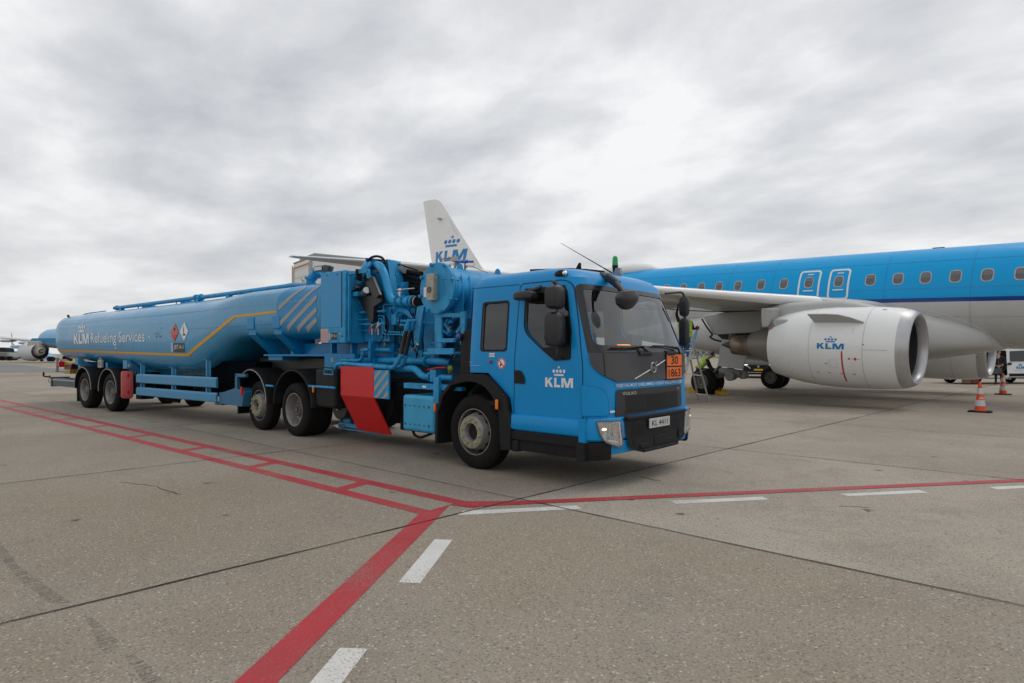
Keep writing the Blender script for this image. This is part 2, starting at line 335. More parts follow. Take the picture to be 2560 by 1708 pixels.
# ================================================================== GROUND
def concrete():
    m = bpy.data.materials.new('exposed_aggregate_concrete'); m.use_nodes = True; t = m.node_tree; b = t.nodes['Principled BSDF']; l = t.links.new
    tcn = N(t, 'ShaderNodeTexCoord'); mpn = N(t, 'ShaderNodeMapping'); mpn.inputs['Rotation'].default_value = (0, 0, R(-2.5)); l(tcn.outputs['Object'], mpn.inputs[0])
    def noise(sc, det=6, ro=0.6, src=None, dist=0):
        n = N(t, 'ShaderNodeTexNoise'); n.inputs['Scale'].default_value = sc; n.inputs['Detail'].default_value = det; n.inputs['Roughness'].default_value = ro; n.inputs['Distortion'].default_value = dist
        l((src or mpn).outputs[0], n.inputs['Vector']); return n.outputs[0]
    def mr(s, a, c, d, e_):
        n = N(t, 'ShaderNodeMapRange'); n.inputs['From Min'].default_value = a; n.inputs['From Max'].default_value = c; n.inputs['To Min'].default_value = d; n.inputs['To Max'].default_value = e_; l(s, n.inputs[0]); return n.outputs[0]
    def mix(f, a, c, mode='MIX'):
        n = N(t, 'ShaderNodeMix', data_type='RGBA', blend_type=mode)
        if isinstance(f, float): n.inputs['Factor'].default_value = f
        else: l(f, n.inputs['Factor'])
        for k, v in (('A', a), ('B', c)):
            if isinstance(v, tuple): n.inputs[k].default_value = (*v, 1)
            else: l(v, n.inputs[k])
        return n.outputs['Result']
    # slab by slab tone
    sp = N(t, 'ShaderNodeSeparateXYZ'); l(tcn.outputs['Object'], sp.inputs[0]); fl = []
    sh = N(t, 'ShaderNodeMath', operation='MULTIPLY_ADD'); sh.inputs[1].default_value = -0.047; l(sp.outputs[1], sh.inputs[0]); l(sp.outputs[0], sh.inputs[2])
    for s_, off, d_ in ((sh.outputs[0], 4.70 + 5.03 * 60, 5.03), (sp.outputs[1], -5.04 + 300, 5.0)):
        a = N(t, 'ShaderNodeMath', operation='ADD'); a.inputs[1].default_value = off; l(s_, a.inputs[0])
        d = N(t, 'ShaderNodeMath', operation='DIVIDE'); d.inputs[1].default_value = d_; l(a.outputs[0], d.inputs[0])
        f = N(t, 'ShaderNodeMath', operation='FLOOR'); l(d.outputs[0], f.inputs[0]); fl.append(f.outputs[0])
    cb = N(t, 'ShaderNodeCombineXYZ'); l(fl[0], cb.inputs[0]); l(fl[1], cb.inputs[1])
    wn = N(t, 'ShaderNodeTexWhiteNoise', noise_dimensions='2D'); l(cb.outputs[0], wn.inputs['Vector'])
    base = mix(wn.outputs[0], (0.275, 0.230, 0.176), (0.398, 0.360, 0.302))
    base = mix(mr(noise(0.35, 5, 0.6), 0.42, 0.62, 0, 0.75), base, (0.318, 0.288, 0.245))
    base = mix(mr(noise(0.13, 5, 0.6, dist=0.4), 0.48, 0.66, 0, 0.55), base, (0.235, 0.198, 0.150))
    base = mix(mr(noise(0.9, 7, 0.7, dist=0.6), 0.50, 0.72, 0, 0.50), base, (0.215, 0.190, 0.155))
    # aggregate
    v1 = N(t, 'ShaderNodeTexVoronoi'); v1.inputs['Scale'].default_value = 95; l(mpn.outputs[0], v1.inputs['Vector'])
    c1 = N(t, 'ShaderNodeSeparateColor'); l(v1.outputs['Color'], c1.inputs[0])
    n2_ = noise(60, 5, 0.75)
    base = mix(mr(n2_, 0.30, 0.70, 0.0, 1.0), mix(1.0, base, (0.70, 0.69, 0.68), 'MULTIPLY'), mix(1.0, base, (1.30, 1.29, 1.28), 'MULTIPLY'))
    base = mix(mr(c1.outputs[0], 0.93, 0.96, 0, 0.55), base, (0.52, 0.47, 0.41))
    base = mix(mr(c1.outputs[1], 0.88, 0.92, 0, 0.6), base, (0.115, 0.10, 0.088))
    v2 = N(t, 'ShaderNodeTexVoronoi'); v2.inputs['Scale'].default_value = 28; l(mpn.outputs[0], v2.inputs['Vector'])
    c2 = N(t, 'ShaderNodeSeparateColor'); l(v2.outputs['Color'], c2.inputs[0])
    near = mr(v2.outputs['Distance'], 0.16, 0.24, 1.0, 0.0)
    g = N(t, 'ShaderNodeMath', operation='MULTIPLY'); l(near, g.inputs[0]); l(mr(c2.outputs[2], 0.955, 0.96, 0, 1), g.inputs[1])
    base = mix(g.outputs[0], base, (0.52, 0.47, 0.40))
    # oily spots
    vs = N(t, 'ShaderNodeTexVoronoi'); vs.inputs['Scale'].default_value = 1.3; l(mpn.outputs[0], vs.inputs['Vector'])
    wob = noise(14, 4, 0.7); sm = N(t, 'ShaderNodeMath', operation='ADD'); l(vs.outputs['Distance'], sm.inputs[0]); l(mr(wob, 0.3, 0.7, -0.05, 0.05), sm.inputs[1])
    base = mix(mr(sm.outputs[0], 0.045, 0.075, 0.7, 0.0), base, (0.06, 0.055, 0.05))
    # worn brown rubble band and bluish tyre streaks
    st = N(t, 'ShaderNodeMapping'); st.inputs['Rotation'].default_value = (0, 0, R(38)); st.inputs['Scale'].default_value = (0.28, 2.2, 1); l(tcn.outputs['Object'], st.inputs[0])
    base = mix(mr(noise(1.5, 8, 0.75, st), 0.60, 0.72, 0, 0.5), base, mix(n2_, (0.11, 0.085, 0.06), (0.36, 0.31, 0.25)))
    l(base, b.inputs['Base Color']); b.inputs['Roughness'].default_value = 0.92; b.inputs['Specular IOR Level'].default_value = 0.12
    bp = N(t, 'ShaderNodeBump'); bp.inputs['Strength'].default_value = 0.55; bp.inputs['Distance'].default_value = 0.006; l(n2_, bp.inputs['Height']); l(bp.outputs[0], b.inputs['Normal'])
    return m
conc = concrete()
g = MB(); S_ = 2500.0
g.add([(-S_, -S_, 0), (S_, -S_, 0), (S_, S_, 0), (-S_, S_, 0)], [(0, 1, 2, 3)]); struct('ground', g, conc, weld=False)
line_red = mat('worn_red_marking', (0.40, 0.024, 0.032), 0.62, var=0.10, vscale=2.5, bump=0.4, bscale=70, dirt=0.35, dcol=(0.16, 0.05, 0.045))
line_white = mat('white_marking', (0.62, 0.61, 0.58), 0.6, var=0.08, vscale=5, bump=0.3, bscale=70, dirt=0.22, dcol=(0.3, 0.28, 0.25))
line_yel = mat('yellow_marking', (0.34, 0.29, 0.12), 0.7)
joint_m = mat('joint_filler', (0.016, 0.014, 0.012), 0.9, var=0.5, vscale=6)
asph = mat('taxiway_asphalt', (0.17, 0.172, 0.175), 0.85, var=0.12, vscale=0.08)
grass = mat('far_grass', (0.10, 0.14, 0.035), 0.9, var=0.2, vscale=0.05)
def wear(m, col, amt):
    t = m.node_tree; b = t.nodes['Principled BSDF']; lk = b.inputs['Base Color'].links[0]; src = lk.from_socket
    tcn = N(t, 'ShaderNodeTexCoord'); n = N(t, 'ShaderNodeTexNoise'); n.inputs['Scale'].default_value = 70; n.inputs['Detail'].default_value = 3; t.links.new(tcn.outputs['Object'], n.inputs['Vector'])
    n2 = N(t, 'ShaderNodeTexNoise'); n2.inputs['Scale'].default_value = 1.7; n2.inputs['Detail'].default_value = 6; t.links.new(tcn.outputs['Object'], n2.inputs['Vector'])
    ad = N(t, 'ShaderNodeMath', operation='MULTIPLY_ADD'); ad.inputs[1].default_value = 0.55; t.links.new(n2.outputs[0], ad.inputs[0]); t.links.new(n.outputs[0], ad.inputs[2])
    mr = N(t, 'ShaderNodeMapRange'); mr.inputs['From Min'].default_value = 0.84; mr.inputs['From Max'].default_value = 0.95; mr.inputs['To Max'].default_value = amt; t.links.new(ad.outputs[0], mr.inputs[0])
    mx = N(t, 'ShaderNodeMix', data_type='RGBA'); t.links.new(mr.outputs[0], mx.inputs['Factor']); t.links.new(src, mx.inputs['A']); mx.inputs['B'].default_value = (*col, 1); t.links.new(mx.outputs['Result'], b.inputs['Base Color'])
wear(line_red, (.22, .15, .12), .85); wear(line_white, (.26, .23, .19), .85)
def gp(pts, z): return [(lambda p: Vector((p[0], p[1], z)))(p) for p in pts]
def sheet(name, polys, m, z, kind='structure'):
    b = MB()
    for p in polys: b.add([(x, y, z) for x, y in p], [tuple(range(len(p)))])
    return struct(name, b, m, weld=False)
def GP(zz, pts): return [tuple(W.P(*zz(x, y), 2, 0))[:2] for x, y in pts]
# red double line with rungs
def up(x, off=0): return 4.565 + 0.0345 * (x + 4.82) + off
def lo(x, off=0): return 3.885 + 0.0365 * (x + 4.77) + off
x0, x1 = -60.0, -4.55
polys = [[(x0, up(x0)), (x0, up(x0, -.165)), (x1, up(x1, -.165)), (x1, up(x1))],
         [(x0, lo(x0)), (x0, lo(x0, .165)), (-4.79, lo(-4.79, .165)), (-4.79, lo(-4.79))]]
rx = [W.P(*zg(a, b_), 2, 0).x for a, b_ in ((1630, 455), (1222, 362), (905, 292), (668, 234), (480, 190), (333, 158), (213, 128), (98, 102))]
rx += [rx[-1] - 2.35 * i for i in range(1, 14)]
for x in rx: polys.append([(x - .02, up(x - .02, -.165)), (x + .17, up(x + .17, -.165)), (x + .26, lo(x + .26, .165)), (x + .07, lo(x + .07, .165))])
sheet('red_double_line', polys, line_red, .002)
ml = GP(zg, [(1925, 597), (1075, 1373)]); mr_ = GP(zg, [(2065, 556), (1270, 1373)])
def ext(a, b_, k): return (b_[0] + (b_[0] - a[0]) * k, b_[1] + (b_[1] - a[1]) * k)
sheet('red_boundary_line', [[(-4.84, 4.40), (-4.80, lo(-4.8)), ml[0], ext(ml[0], ml[1], .9), ext(mr_[0], mr_[1], .9), mr_[0], (-4.60, 4.40)]], line_red, .0035)
rt = GP(zh, [(0, 540), (2350, 437)]); rb = GP(zh, [(0, 556), (2350, 450)])
sheet('red_edge_line', [[(-4.83, 4.395), (-4.83, 4.565), tuple(GP(zg, [(2150, 540)])[0]), rt[0], ext(rt[0], rt[1], 6), ext(rb[0], rb[1], 6), rb[0], tuple(GP(zg, [(2150, 566)])[0]), (-4.62, 4.405)]], line_red, .005)
dash = [GP(zg, [(1995, 714), (2077, 716), (1928, 916), (1828, 912)]), GP(zg, [(1560, 1212), (1685, 1220), (1570, 1380), (1420, 1380)]),
        GP(zg, [(2125, 583), (2350, 573)]) + GP(zh, [(300, 558), (320, 574), (0, 590)]) + GP(zg, [(2100, 603)]),
        GP(zh, [(725, 537), (1150, 518), (1180, 531), (755, 552)]), GP(zh, [(1505, 505), (1870, 488), (1910, 500), (1545, 516)]), GP(zh, [(2188, 474), (2520, 458), (2560, 468), (2230, 485)])]
d5, d6 = dash[4], dash[5]; sv = (d5[0][0] - dash[3][0][0], d5[0][1] - dash[3][0][1])
for k in range(2, 8): dash.append([(x + sv[0] * k, y + sv[1] * k) for x, y in d5])
sv2 = (dash[1][0][0] - dash[0][0][0], dash[1][0][1] - dash[0][0][1]); dash.append([(x + sv2[0] * 2, y + sv2[1] * 2) for x, y in dash[0]])
dash[1] = [(x + sv2[0], y + sv2[1]) for x, y in dash[0]]
b = MB()
for q in dash: b.add([(x, y, .002) for x, y in q], [tuple(range(len(q)))])
struct('white_dashed_line', b, line_white, weld=False)
# expansion joints, one slab every five metres
b = MB()
def jline(p, q, w, wob=0.004):
    p, q = Vector(p), Vector(q); d = (q - p); n = max(2, int(d.length / 0.35)); s_ = Vector((-d.y, d.x)).normalized(); prev = None
    for i in range(n + 1):
        c = p + d * i / n; ww = w * (0.6 + 0.8 * random.random()) / 2; o_ = s_ * random.uniform(-wob, wob); a_ = (c + s_ * ww + o_, c - s_ * ww + o_)
        if prev: b.add([(*prev[0], .0065), (*prev[1], .0065), (*a_[1], .0065), (*a_[0], .0065)], [(0, 1, 2, 3)])
        prev = a_
sk = 0.047
for k in range(-9, 6):
    xx = -4.70 + 5.03 * k
    jline((xx - 1.2 * sk, -1.2), (xx + 46 * sk, 46), .017 if k in (0, -1) else .014)
for k in range(-1, 9):
    yy = 5.05 + 5.0 * k
    jline((-60, yy - 0.006 * 60), (-4.5, yy - .02), .008 if k == 0 else .012); jline((-4.5, yy - .02), (30, yy + .08), .014)
struct('pavement_joints', b, joint_m, weld=False)
b = MB()
def crack(pts, w):
    rnd = random.Random(int(w * 1e5)); prev = None
    P_ = [Vector(p) for p in pts]; fine = []
    for i in range(len(P_) - 1): k = max(2, int((P_[i + 1] - P_[i]).length / .08)); fine += [P_[i].lerp(P_[i + 1], j / k) + Vector((rnd.gauss(0, .012), rnd.gauss(0, .012))) for j in range(k)]
    for i, c in enumerate(fine[:-1]):
        d = (fine[i + 1] - c).normalized(); n = Vector((-d.y, d.x)) * w * rnd.uniform(.3, .8); a = (c + n, c - n)
        if prev: b.add([(*prev[0], .0035), (*prev[1], .0035), (*a[1], .0035), (*a[0], .0035)], [(0, 1, 2, 3)])
        prev = a
crack(GP(zh, [(600, 430), (680, 445), (750, 452)]), .02); crack(GP(zh, [(1500, 560), (1600, 566), (1740, 580)]), .010); crack(GP(zg, [(1540, 945), (1620, 982)]), .006)
crack(GP(zg, [(560, 452), (700, 470), (860, 520)]), .008)
struct('pavement_cracks', b, joint_m, weld=False)
# faint yellow stand line, thin far red line, darker taxiway, far grass
def strip(a, c, w):
    a, c = Vector(a), Vector(c); s_ = Vector((-(c - a).y, (c - a).x)).normalized() * w / 2; return [tuple(a + s_), tuple(c + s_), tuple(c - s_), tuple(a - s_)]
ya, yb = GP(z6, [(1040, 1345), (1895, 1395)]); sheet('yellow_stand_line', [strip(ext(yb, ya, 1.2), ext(ya, yb, 2), .09)], line_yel, .005)
ra, rb_ = GP(zL, [(0, 1545), (1700, 1482)]); sheet('far_red_line', [strip(ext(rb_, ra, 1), ext(ra, rb_, .7), .14)], line_red, .005)
tl = GP(zL, [(-1800, 905), (0, 915), (500, 935), (1550, 1050), (2400, 1085), (2400, 1170), (0, 1190), (-1800, 1200)])
sheet('taxiway', [tl], asph, .005)
for a_, c_, m_ in (((0, 1078), (2300, 1078), line_white), ((0, 1122), (2300, 1122), line_white)):
    p_, q_ = GP(zL, [a_, c_]); sheet('taxiway_line', [strip(ext(q_, p_, 1), q_, .16)], m_, .010)
gr = GP(zq, [(-4500, 545), (9000, 545)]); g0, g1 = Vector(gr[0]), Vector(gr[1]); nrm = Vector((-(g1 - g0).y, (g1 - g0).x)).normalized(); 
if nrm.y < 0: nrm = -nrm
sheet('far_grass_strip', [[tuple(g0), tuple(g1), tuple(g1 + nrm * 600), tuple(g0 + nrm * 600)]], grass, .006)
# tyre streaks lower left
skid = bpy.data.materials.new('tyre_streak'); skid.use_nodes = True; t_ = skid.node_tree; bs_ = t_.nodes['Principled BSDF']; bs_.inputs['Base Color'].default_value = (0.075, 0.075, 0.085, 1); bs_.inputs['Roughness'].default_value = .8
tcn = N(t_, 'ShaderNodeTexCoord'); mpn = N(t_, 'ShaderNodeMapping'); mpn.inputs['Scale'].default_value = (60, 3, 1); mpn.inputs['Rotation'].default_value = (0, 0, R(-20)); n_ = N(t_, 'ShaderNodeTexNoise'); n_.inputs['Scale'].default_value = 1.0; n_.inputs['Detail'].default_value = 6
t_.links.new(tcn.outputs['Object'], mpn.inputs[0]); t_.links.new(mpn.outputs[0], n_.inputs['Vector']); mr2 = N(t_, 'ShaderNodeMapRange'); mr2.inputs['From Min'].default_value = .42; mr2.inputs['From Max'].default_value = .72; mr2.inputs['To Max'].default_value = .5
t_.links.new(n_.outputs[0], mr2.inputs[0]); t_.links.new(mr2.outputs[0], bs_.inputs['Alpha'])
sheet('tyre_streaks', [GP(zg, [(385, 1060), (440, 1085), (555, 1190), (500, 1240), (470, 1235)]), GP(zg, [(0, 720), (90, 840), (240, 945), (330, 1005), (230, 1010), (90, 900), (0, 800)]), GP(zg, [(560, 1230), (660, 1270), (760, 1373), (660, 1373)])], skid, .0015)
# ================================================================== FUEL TRUCK (tractor with pump module)
YC = 7.05; HW = 1.19
truck = thing('fuel_truck', 'blue refuelling truck with low crew cab and pump pipework parked in the foreground', 'truck', loc=(-7.9, YC, 0), world=True)
def hw(z): return HW - (0 if z < 1.55 else 0.075 * (z - 1.55) / 0.95) - (0 if z > 0.85 else -0.0)
def xf0(z):
    if z <= 1.60: return -3.955 - 0.03 * max(0, z - 0.9) / 0.7
    return -3.985 - 0.05 * min(1, (z - 1.60) / 0.05) * 0 - 0.335 * (z - 1.60) / 0.85
BU, CX, CY = 0.075, 0.20, 0.26
def Xf(y, z):
    h = hw(z); d = min(abs(y - YC), h); x = xf0(z) - BU * (d / h) ** 2
    if d > h - CY: x -= CX * (1 - math.sqrt(max(0, 1 - ((d - (h - CY)) / CY) ** 2)))
    return x
def Ys(x, z, side=-1):
    h = hw(z); xs = xf0(z) - BU - CX
    if x <= xs: d = h
    else: t = min(1, (x - xs) / (CX + BU * .5)); d = h - CY + CY * math.sqrt(1 - t * t)
    return YC + side * d
def ring(z, shrink=0.0, xr=-6.15, dxf=0.0, rr=0.06):
    h = hw(z) - shrink; f = shrink; pts = []
    ys = []
    n = 9
    side = [(xr + rr, YC - h)]
    for i in range(1, 13): side.append((xr + rr + (xf0(z) - BU - CX - dxf - xr - rr) * i / 12, YC - h))
    fr = []
    for i in range(1, n): a = math.pi / 2 * i / n; d = h - CY + CY * math.sin(math.pi / 2 - a + 0) if False else h - CY + CY * math.cos(a); fr.append(d)
    k = 10
    front = [(-d) for d in fr] + [(-(h - CY) + 2 * (h - CY) * i / k) for i in range(k + 1)] + [d for d in fr[::-1]]
    for d in front:
        hh = h; x = xf0(z) - dxf - BU * (d / hh) ** 2
        if abs(d) > hh - CY: x -= CX * (1 - math.sqrt(max(0, 1 - ((abs(d) - (hh - CY)) / CY) ** 2)))
        pts.append((x, YC + d))
    far = [(x, 2 * YC - y) for x, y in side[::-1]]
    back = [(xr + rr * .3, YC + h - rr * .3), (xr, YC + h - rr), (xr, YC - h + rr), (xr + rr * .3, YC - h + rr * .3)]
    return [Vector((x, y, z)) for x, y in side + pts + far + back]
def cab_solid(off):
    b = MB(); rings = []
    for z in (0.60, 0.9, 1.2, 1.5, 1.6, 1.8, 2.0, 2.2, 2.36, 2.45): rings.append(ring(z, off, -6.15 + off, off * 1.0))
    for a in (22, 45, 66, 84):
        z = 2.45 + 0.235 * math.sin(R(a)); s = 0.22 * (1 - math.cos(R(a))); q = ring(2.45, off + s, -6.15 + off + s * .6, off + s * 1.7)
        rings.append([Vector((p.x, p.y, z - off * .8 * (a > 40))) for p in q])
    # crown of the roof
    last = rings[-1]; c = Vector((-5.2, YC, last[0].z + 0.035)); rings.append([p.lerp(c, .5) for p in last]); 
    for p in rings[-1]: p.z = last[0].z + 0.03
    if off: 
        for p in rings[0]: p.z = 0.66
    b.loft(rings); bmesh.ops.recalc_face_normals(b.bm, faces=b.bm.faces); return b
def raw(name, b):
    bmesh.ops.remove_doubles(b.bm, verts=b.bm.verts, dist=1e-5); bmesh.ops.recalc_face_normals(b.bm, faces=b.bm.faces)
    me = bpy.data.meshes.new(name); b.bm.to_mesh(me); b.bm.free(); o = bpy.data.objects.new(name, me); COL.objects.link(o); return o
win_door = roundpoly([(-5.16, 2.42), (-4.50, 2.42), (-4.385, 1.86), (-4.385, 1.53), (-4.63, 1.51), (-4.86, 1.66), (-5.16, 1.88)], [.10, .08, .02, .04, .1, .1, .12])
win_crew = rrect(-5.925, -5.425, 1.625, 2.30, .05)
wind = roundpoly([(YC - 1.10, 1.65), (YC + 1.10, 1.65), (YC + 1.0, 2.415), (YC - 1.0, 2.415)], [.10, .10, .09, .09], 6)   # (y, z)
def side_prism(poly, y0, y1): b = MB(); b.prism([(x, y0, z) for x, z in poly], (0, y1 - y0, 0)); return b
outer = raw('cab_shell', cab_solid(0.0)); cuts_ = [raw('c', cab_solid(0.055))]
def inset(poly, d):
    cx = sum(p[0] for p in poly) / len(poly); cy = sum(p[1] for p in poly) / len(poly)
    w_ = max(p[0] for p in poly) - min(p[0] for p in poly); h_ = max(p[1] for p in poly) - min(p[1] for p in poly)
    return [(cx + (x - cx) * (1 - 2 * d / w_), cy + (y - cy) * (1 - 2 * d / h_)) for x, y in poly]
cuts_.append(raw('c', side_prism(inset(win_door, .022), 5.0, 9.5))); cuts_.append(raw('c', side_prism(inset(win_crew, .022), 5.0, 9.5)))
b = MB(); b.prism([(-3.0, y, z) for y, z in inset(wind, .025)], (-1.9, 0, 0)); cuts_.append(raw('c', b))
arch = [(-6.6, 0.2), (-6.6, 1.34), (-5.76, 1.34), (-5.36, 1.02), (-5.33, 0.86), (-5.33, 0.2)]
cuts_.append(raw('c', side_prism(arch, 5.2, 9.2)))
for c in cuts_:
    md = outer.modifiers.new('cut', 'BOOLEAN'); md.operation = 'DIFFERENCE'; md.object = c; md.solver = 'EXACT'
dg = bpy.context.evaluated_depsgraph_get(); dg.update(); me = bpy.data.meshes.new_from_object(outer.evaluated_get(dg)); outer.modifiers.clear(); outer.data = me; me.name = 'cab_shell'
for c in cuts_: bpy.data.objects.remove(c)
me.materials.clear(); me.materials.append(cab_blue); me.materials.append(mat('cab_lining', (.16, .165, .17), .7)); finish(me, 30)
cin = Vector((-5.1, YC, 1.55))
for p in me.polygons: p.material_index = 1 if p.normal.dot(p.center - cin) < -.02 else 0; setp(outer, truck); cab = outer
def S(x, z, o=0.004): return (x, Ys(x, z) - o, z)
def Sf(x, z, o=0.004): return (x, Ys(x, z, 1) + o, z)
def F(y, z, o=0.006): return (Xf(y, z) + o, y, z)
LCN = .36
def Us(s, z, o=0.0):
    h = hw(z); l1 = h - CY; a = abs(s); g_ = -1 if s < 0 else 1
    if a <= l1: d, x, n = a, xf0(z) - BU * (a / h) ** 2, (1, 0)
    elif a <= l1 + LCN: ph = (a - l1) / LCN * math.pi / 2; d = l1 + CY * math.sin(ph); x = xf0(z) - BU * (d / h) ** 2 - CX * (1 - math.cos(ph)); n = (math.cos(ph), math.sin(ph))
    else: d = h; x = xf0(z) - BU - CX - (a - l1 - LCN); n = (0, 1)
    return (x + n[0] * o, YC + g_ * (d + n[1] * o), z)
def frameloops(poly, d, g=0.0): return [poly, inset(poly, d)]
# glazing
decal('door_window', [inset(win_door, .02)], lambda x, z: S(x, z, -.02), side_g, truck, (.1, .1)); decal('door_window', [inset(win_door, .02)], lambda x, z: Sf(x, z, -.02), side_g, truck, (.1, .1))
decal('crew_window', [inset(win_crew, .02)], lambda x, z: S(x, z, -.02), side_g, truck, (.2, .1)); decal('crew_window', [inset(win_crew, .02)], lambda x, z: Sf(x, z, -.02), side_g, truck, (.2, .1))
decal('windscreen', [roundpoly([(-1.095, 1.65), (1.095, 1.65), (.99, 2.42), (-.99, 2.42)], .08, 5)], lambda s, z: Us(s, z, -.006), wind_g, truck, (.06, .08))
big = roundpoly([(5.965, 1.598), (8.135, 1.598), (8.095, 2.435), (6.005, 2.435)], [.02, .02, .11, .11], 6)
big = roundpoly([(-1.175, 1.598), (1.175, 1.598), (1.045, 2.45), (-1.045, 2.45)], [.02, .02, .10, .10], 6)
decal('windscreen_frame', [big, roundpoly([(-1.075, 1.70), (1.075, 1.70), (.965, 2.39), (-.965, 2.39)], [.10, .10, .07, .07], 6)], lambda s, z: Us(s, z, .004), mat('black_ceramic_band', (0.012, 0.012, 0.013), 0.25), truck, (.05, .06), holes=True)
for fn in (S, Sf):
    decal('window_seal', [win_door, inset(win_door, .028)], lambda x, z, fn=fn: fn(x, z, .004), trim, truck, (.1, .08), holes=True)
    decal('window_seal', [win_crew, inset(win_crew, .028)], lambda x, z, fn=fn: fn(x, z, .004), trim, truck, (.2, .08), holes=True)
# dark lower corner of the door window (mirror foot)
decal('mirror_foot', [roundpoly([(-4.86, 1.665), (-4.40, 1.70), (-4.385, 1.53), (-4.62, 1.51)], .02)], lambda x, z: S(x, z, .012), trim, truck, (.1, None))
# seams
def seam(name, pts, fn, w=.009, m=dark, parent=truck, closed=False):
    b = MB(); pts = [Vector((p[0], p[1])) for p in pts]; fine = []
    for i in range(len(pts) - 1):
        k = max(1, int((pts[i + 1] - pts[i]).length / .06)); fine += [pts[i].lerp(pts[i + 1], j / k) for j in range(k)]
    fine.append(pts[-1]); pr = None
    for i, p in enumerate(fine):
        d = (fine[min(i + 1, len(fine) - 1)] - fine[max(i - 1, 0)]).normalized(); n = Vector((-d.y, d.x)) * w / 2; q = (fn(*(p + n)), fn(*(p - n)))
        if pr: b.add([pr[0], pr[1], q[1], q[0]], [(0, 1, 2, 3)])
        pr = q
    return obj(name, b, m, parent)
door = roundpoly([(-5.30, 0.66), (-5.29, 1.4), (-5.25, 2.50), (-4.45, 2.50), (-4.30, 1.95), (-4.215, 1.5), (-4.21, 0.66)], [0, .05, .06, .14, .2, .1, 0])
i0 = door.index(door[0]); seam('door_seam', door, lambda x, z: S(x, z, .003)); seam('door_seam', door, lambda x, z: Sf(x, z, .003))
seam('roof_seam', [(-6.15, 2.505), (-5.27, 2.495)], lambda x, z: S(x, z, .003) if z < 2.45 else (x, Ys(x, 2.45) - .003, z - .0), .006)
crease = [(-5.29, 1.19), (-5.10, 1.185), (-4.98, 1.16), (-4.90, 1.10), (-4.64, .86), (-4.56, .83), (-4.21, .815)]
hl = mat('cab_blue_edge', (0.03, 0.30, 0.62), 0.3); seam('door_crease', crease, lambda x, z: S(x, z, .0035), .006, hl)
# lower flare of the door and step strip
b = MB(); prof = [(0.0, .635), (.045, .63), (.055, .66), (.052, .78), (.030, .815), (0.0, .83)]
rings = [[Vector((x, YC - HW - d, z)) for d, z in prof] for x in (-5.33, -4.22)]; b.loft(rings)
b2r = [[Vector((x, YC + HW + d, z)) for d, z in prof] for x in (-5.33, -4.22)]; b.loft(b2r); obj('door_lower_panel', b, cab_blue, truck, bevel=.006, split=True)
b = MB()
for s in (-1, 1):
    y = YC + s * HW
    rings = [[Vector((x, y + s * d, z)) for d, z in [(-.10, .36), (.0, .36), (.012, .50), (.045, .50), (.048, .615), (-.10, .615)]] for x in (-5.33, -4.20)]; b.loft(rings)
obj('sill_panel', b, trim, truck, bevel=.008, split=True)
# corner wing panels beside the door and bumper side
pan = roundpoly([(-1.275, .872), (-.955, .872), (-.975, 1.10), (-1.04, 1.195), (-1.275, 1.235)], [.02, .03, .05, .07, .02], 5)
decal('corner_panel', [pan], lambda s, z: Us(s, z, .016), cab_blue, truck, (.03, .1))
seam('corner_panel_edge', pan + [pan[0]], lambda s, z: Us(s, z, .017), .005, mat('panel_gap_shade', (0.0, .10, .24), .5))
def band(name, zs, offs, m, y0=None, y1=None, side_to=-4.20, far=True, par=truck):
    """panel wrapped round the front: profile zs/offs outward, from the near side round to the far side"""
    b = MB(); path = []; 
    for x in [side_to + (-4.10 - side_to) * i / 3 for i in range(3)]: path.append((x, YC - HW, -1, 0))
    n = 44
    for i in range(n + 1):
        t = -1 + 2 * i / n; d = math.sin(t * math.pi / 2) * HW; path.append((None, YC + d, 0, 0))
    for x in [side_to + (-4.10 - side_to) * i / 3 for i in range(2, -1, -1)]: path.append((x, YC + HW, 1, 0))
    rings = []
    base = []
    for x, y, s, _ in path: base.append(Vector((Xf(y, .8) if x is None else x, y)))
    for i, p in enumerate(base):
        if y0 is not None and not (y0 <= p.y <= y1): continue
        a = base[max(0, i - 1)]; c = base[min(len(base) - 1, i + 1)]; d = (c - a).normalized(); nrm = Vector((d.y, -d.x))
        rings.append([Vector((p.x + nrm.x * o, p.y + nrm.y * o, z)) for z, o in zip(zs, offs)])
    b.loft(rings); return obj(name, b, m, par, bevel=.004)
band('bumper_shell', [.56, .575, .60, .78, .84, .84], [-.06, .03, .052, .058, .03, -.06], cab_blue)
band('bumper_lower_blue', [.40, .405, .56, .56], [-.08, .012, .045, -.08], cab_blue, y0=6.05, y1=8.05)
band('bumper_corner', [.35, .35, .37, .565, .565], [-.10, .02, .035, .045, -.10], trim, y0=5.0, y1=6.12)
band('bumper_corner', [.37, .37, .39, .50, .50], [-.10, .02, .035, .045, -.10], trim, y0=7.98, y1=9.1)
# dark front: upper panel, grille and lower bumper insert
up_pan = roundpoly([(5.96, 1.60), (8.14, 1.60), (8.09, 1.42), (7.92, 1.265), (6.25, 1.255), (6.04, 1.36)], [.02, .02, .1, .12, .12, .1], 5)
up_pan = roundpoly([(-1.165, 1.605), (1.165, 1.605), (1.15, 1.48), (1.09, 1.40), (1.0, 1.33), (.80, 1.262), (-.80, 1.262), (-1.0, 1.33), (-1.09, 1.40), (-1.15, 1.48)], [.02, .02, .03, .03, .05, .06, .06, .05, .03, .03], 4)
decal('front_panel', [up_pan], lambda s, z: Us(s, z, .020), front_grey, truck, (.05, .08))
b = MB(); pr = []
for i in range(41):
    y = 6.02 + 2.06 * i / 40; pr.append([Vector(F(y, 1.60, .022)), Vector(F(y, 1.615, .015)), Vector(F(y, 1.62, -.02)), Vector(F(y, 1.655, -.02))])
b.loft(pr, closed=False); obj('cowl_ledge', b, trim, truck)
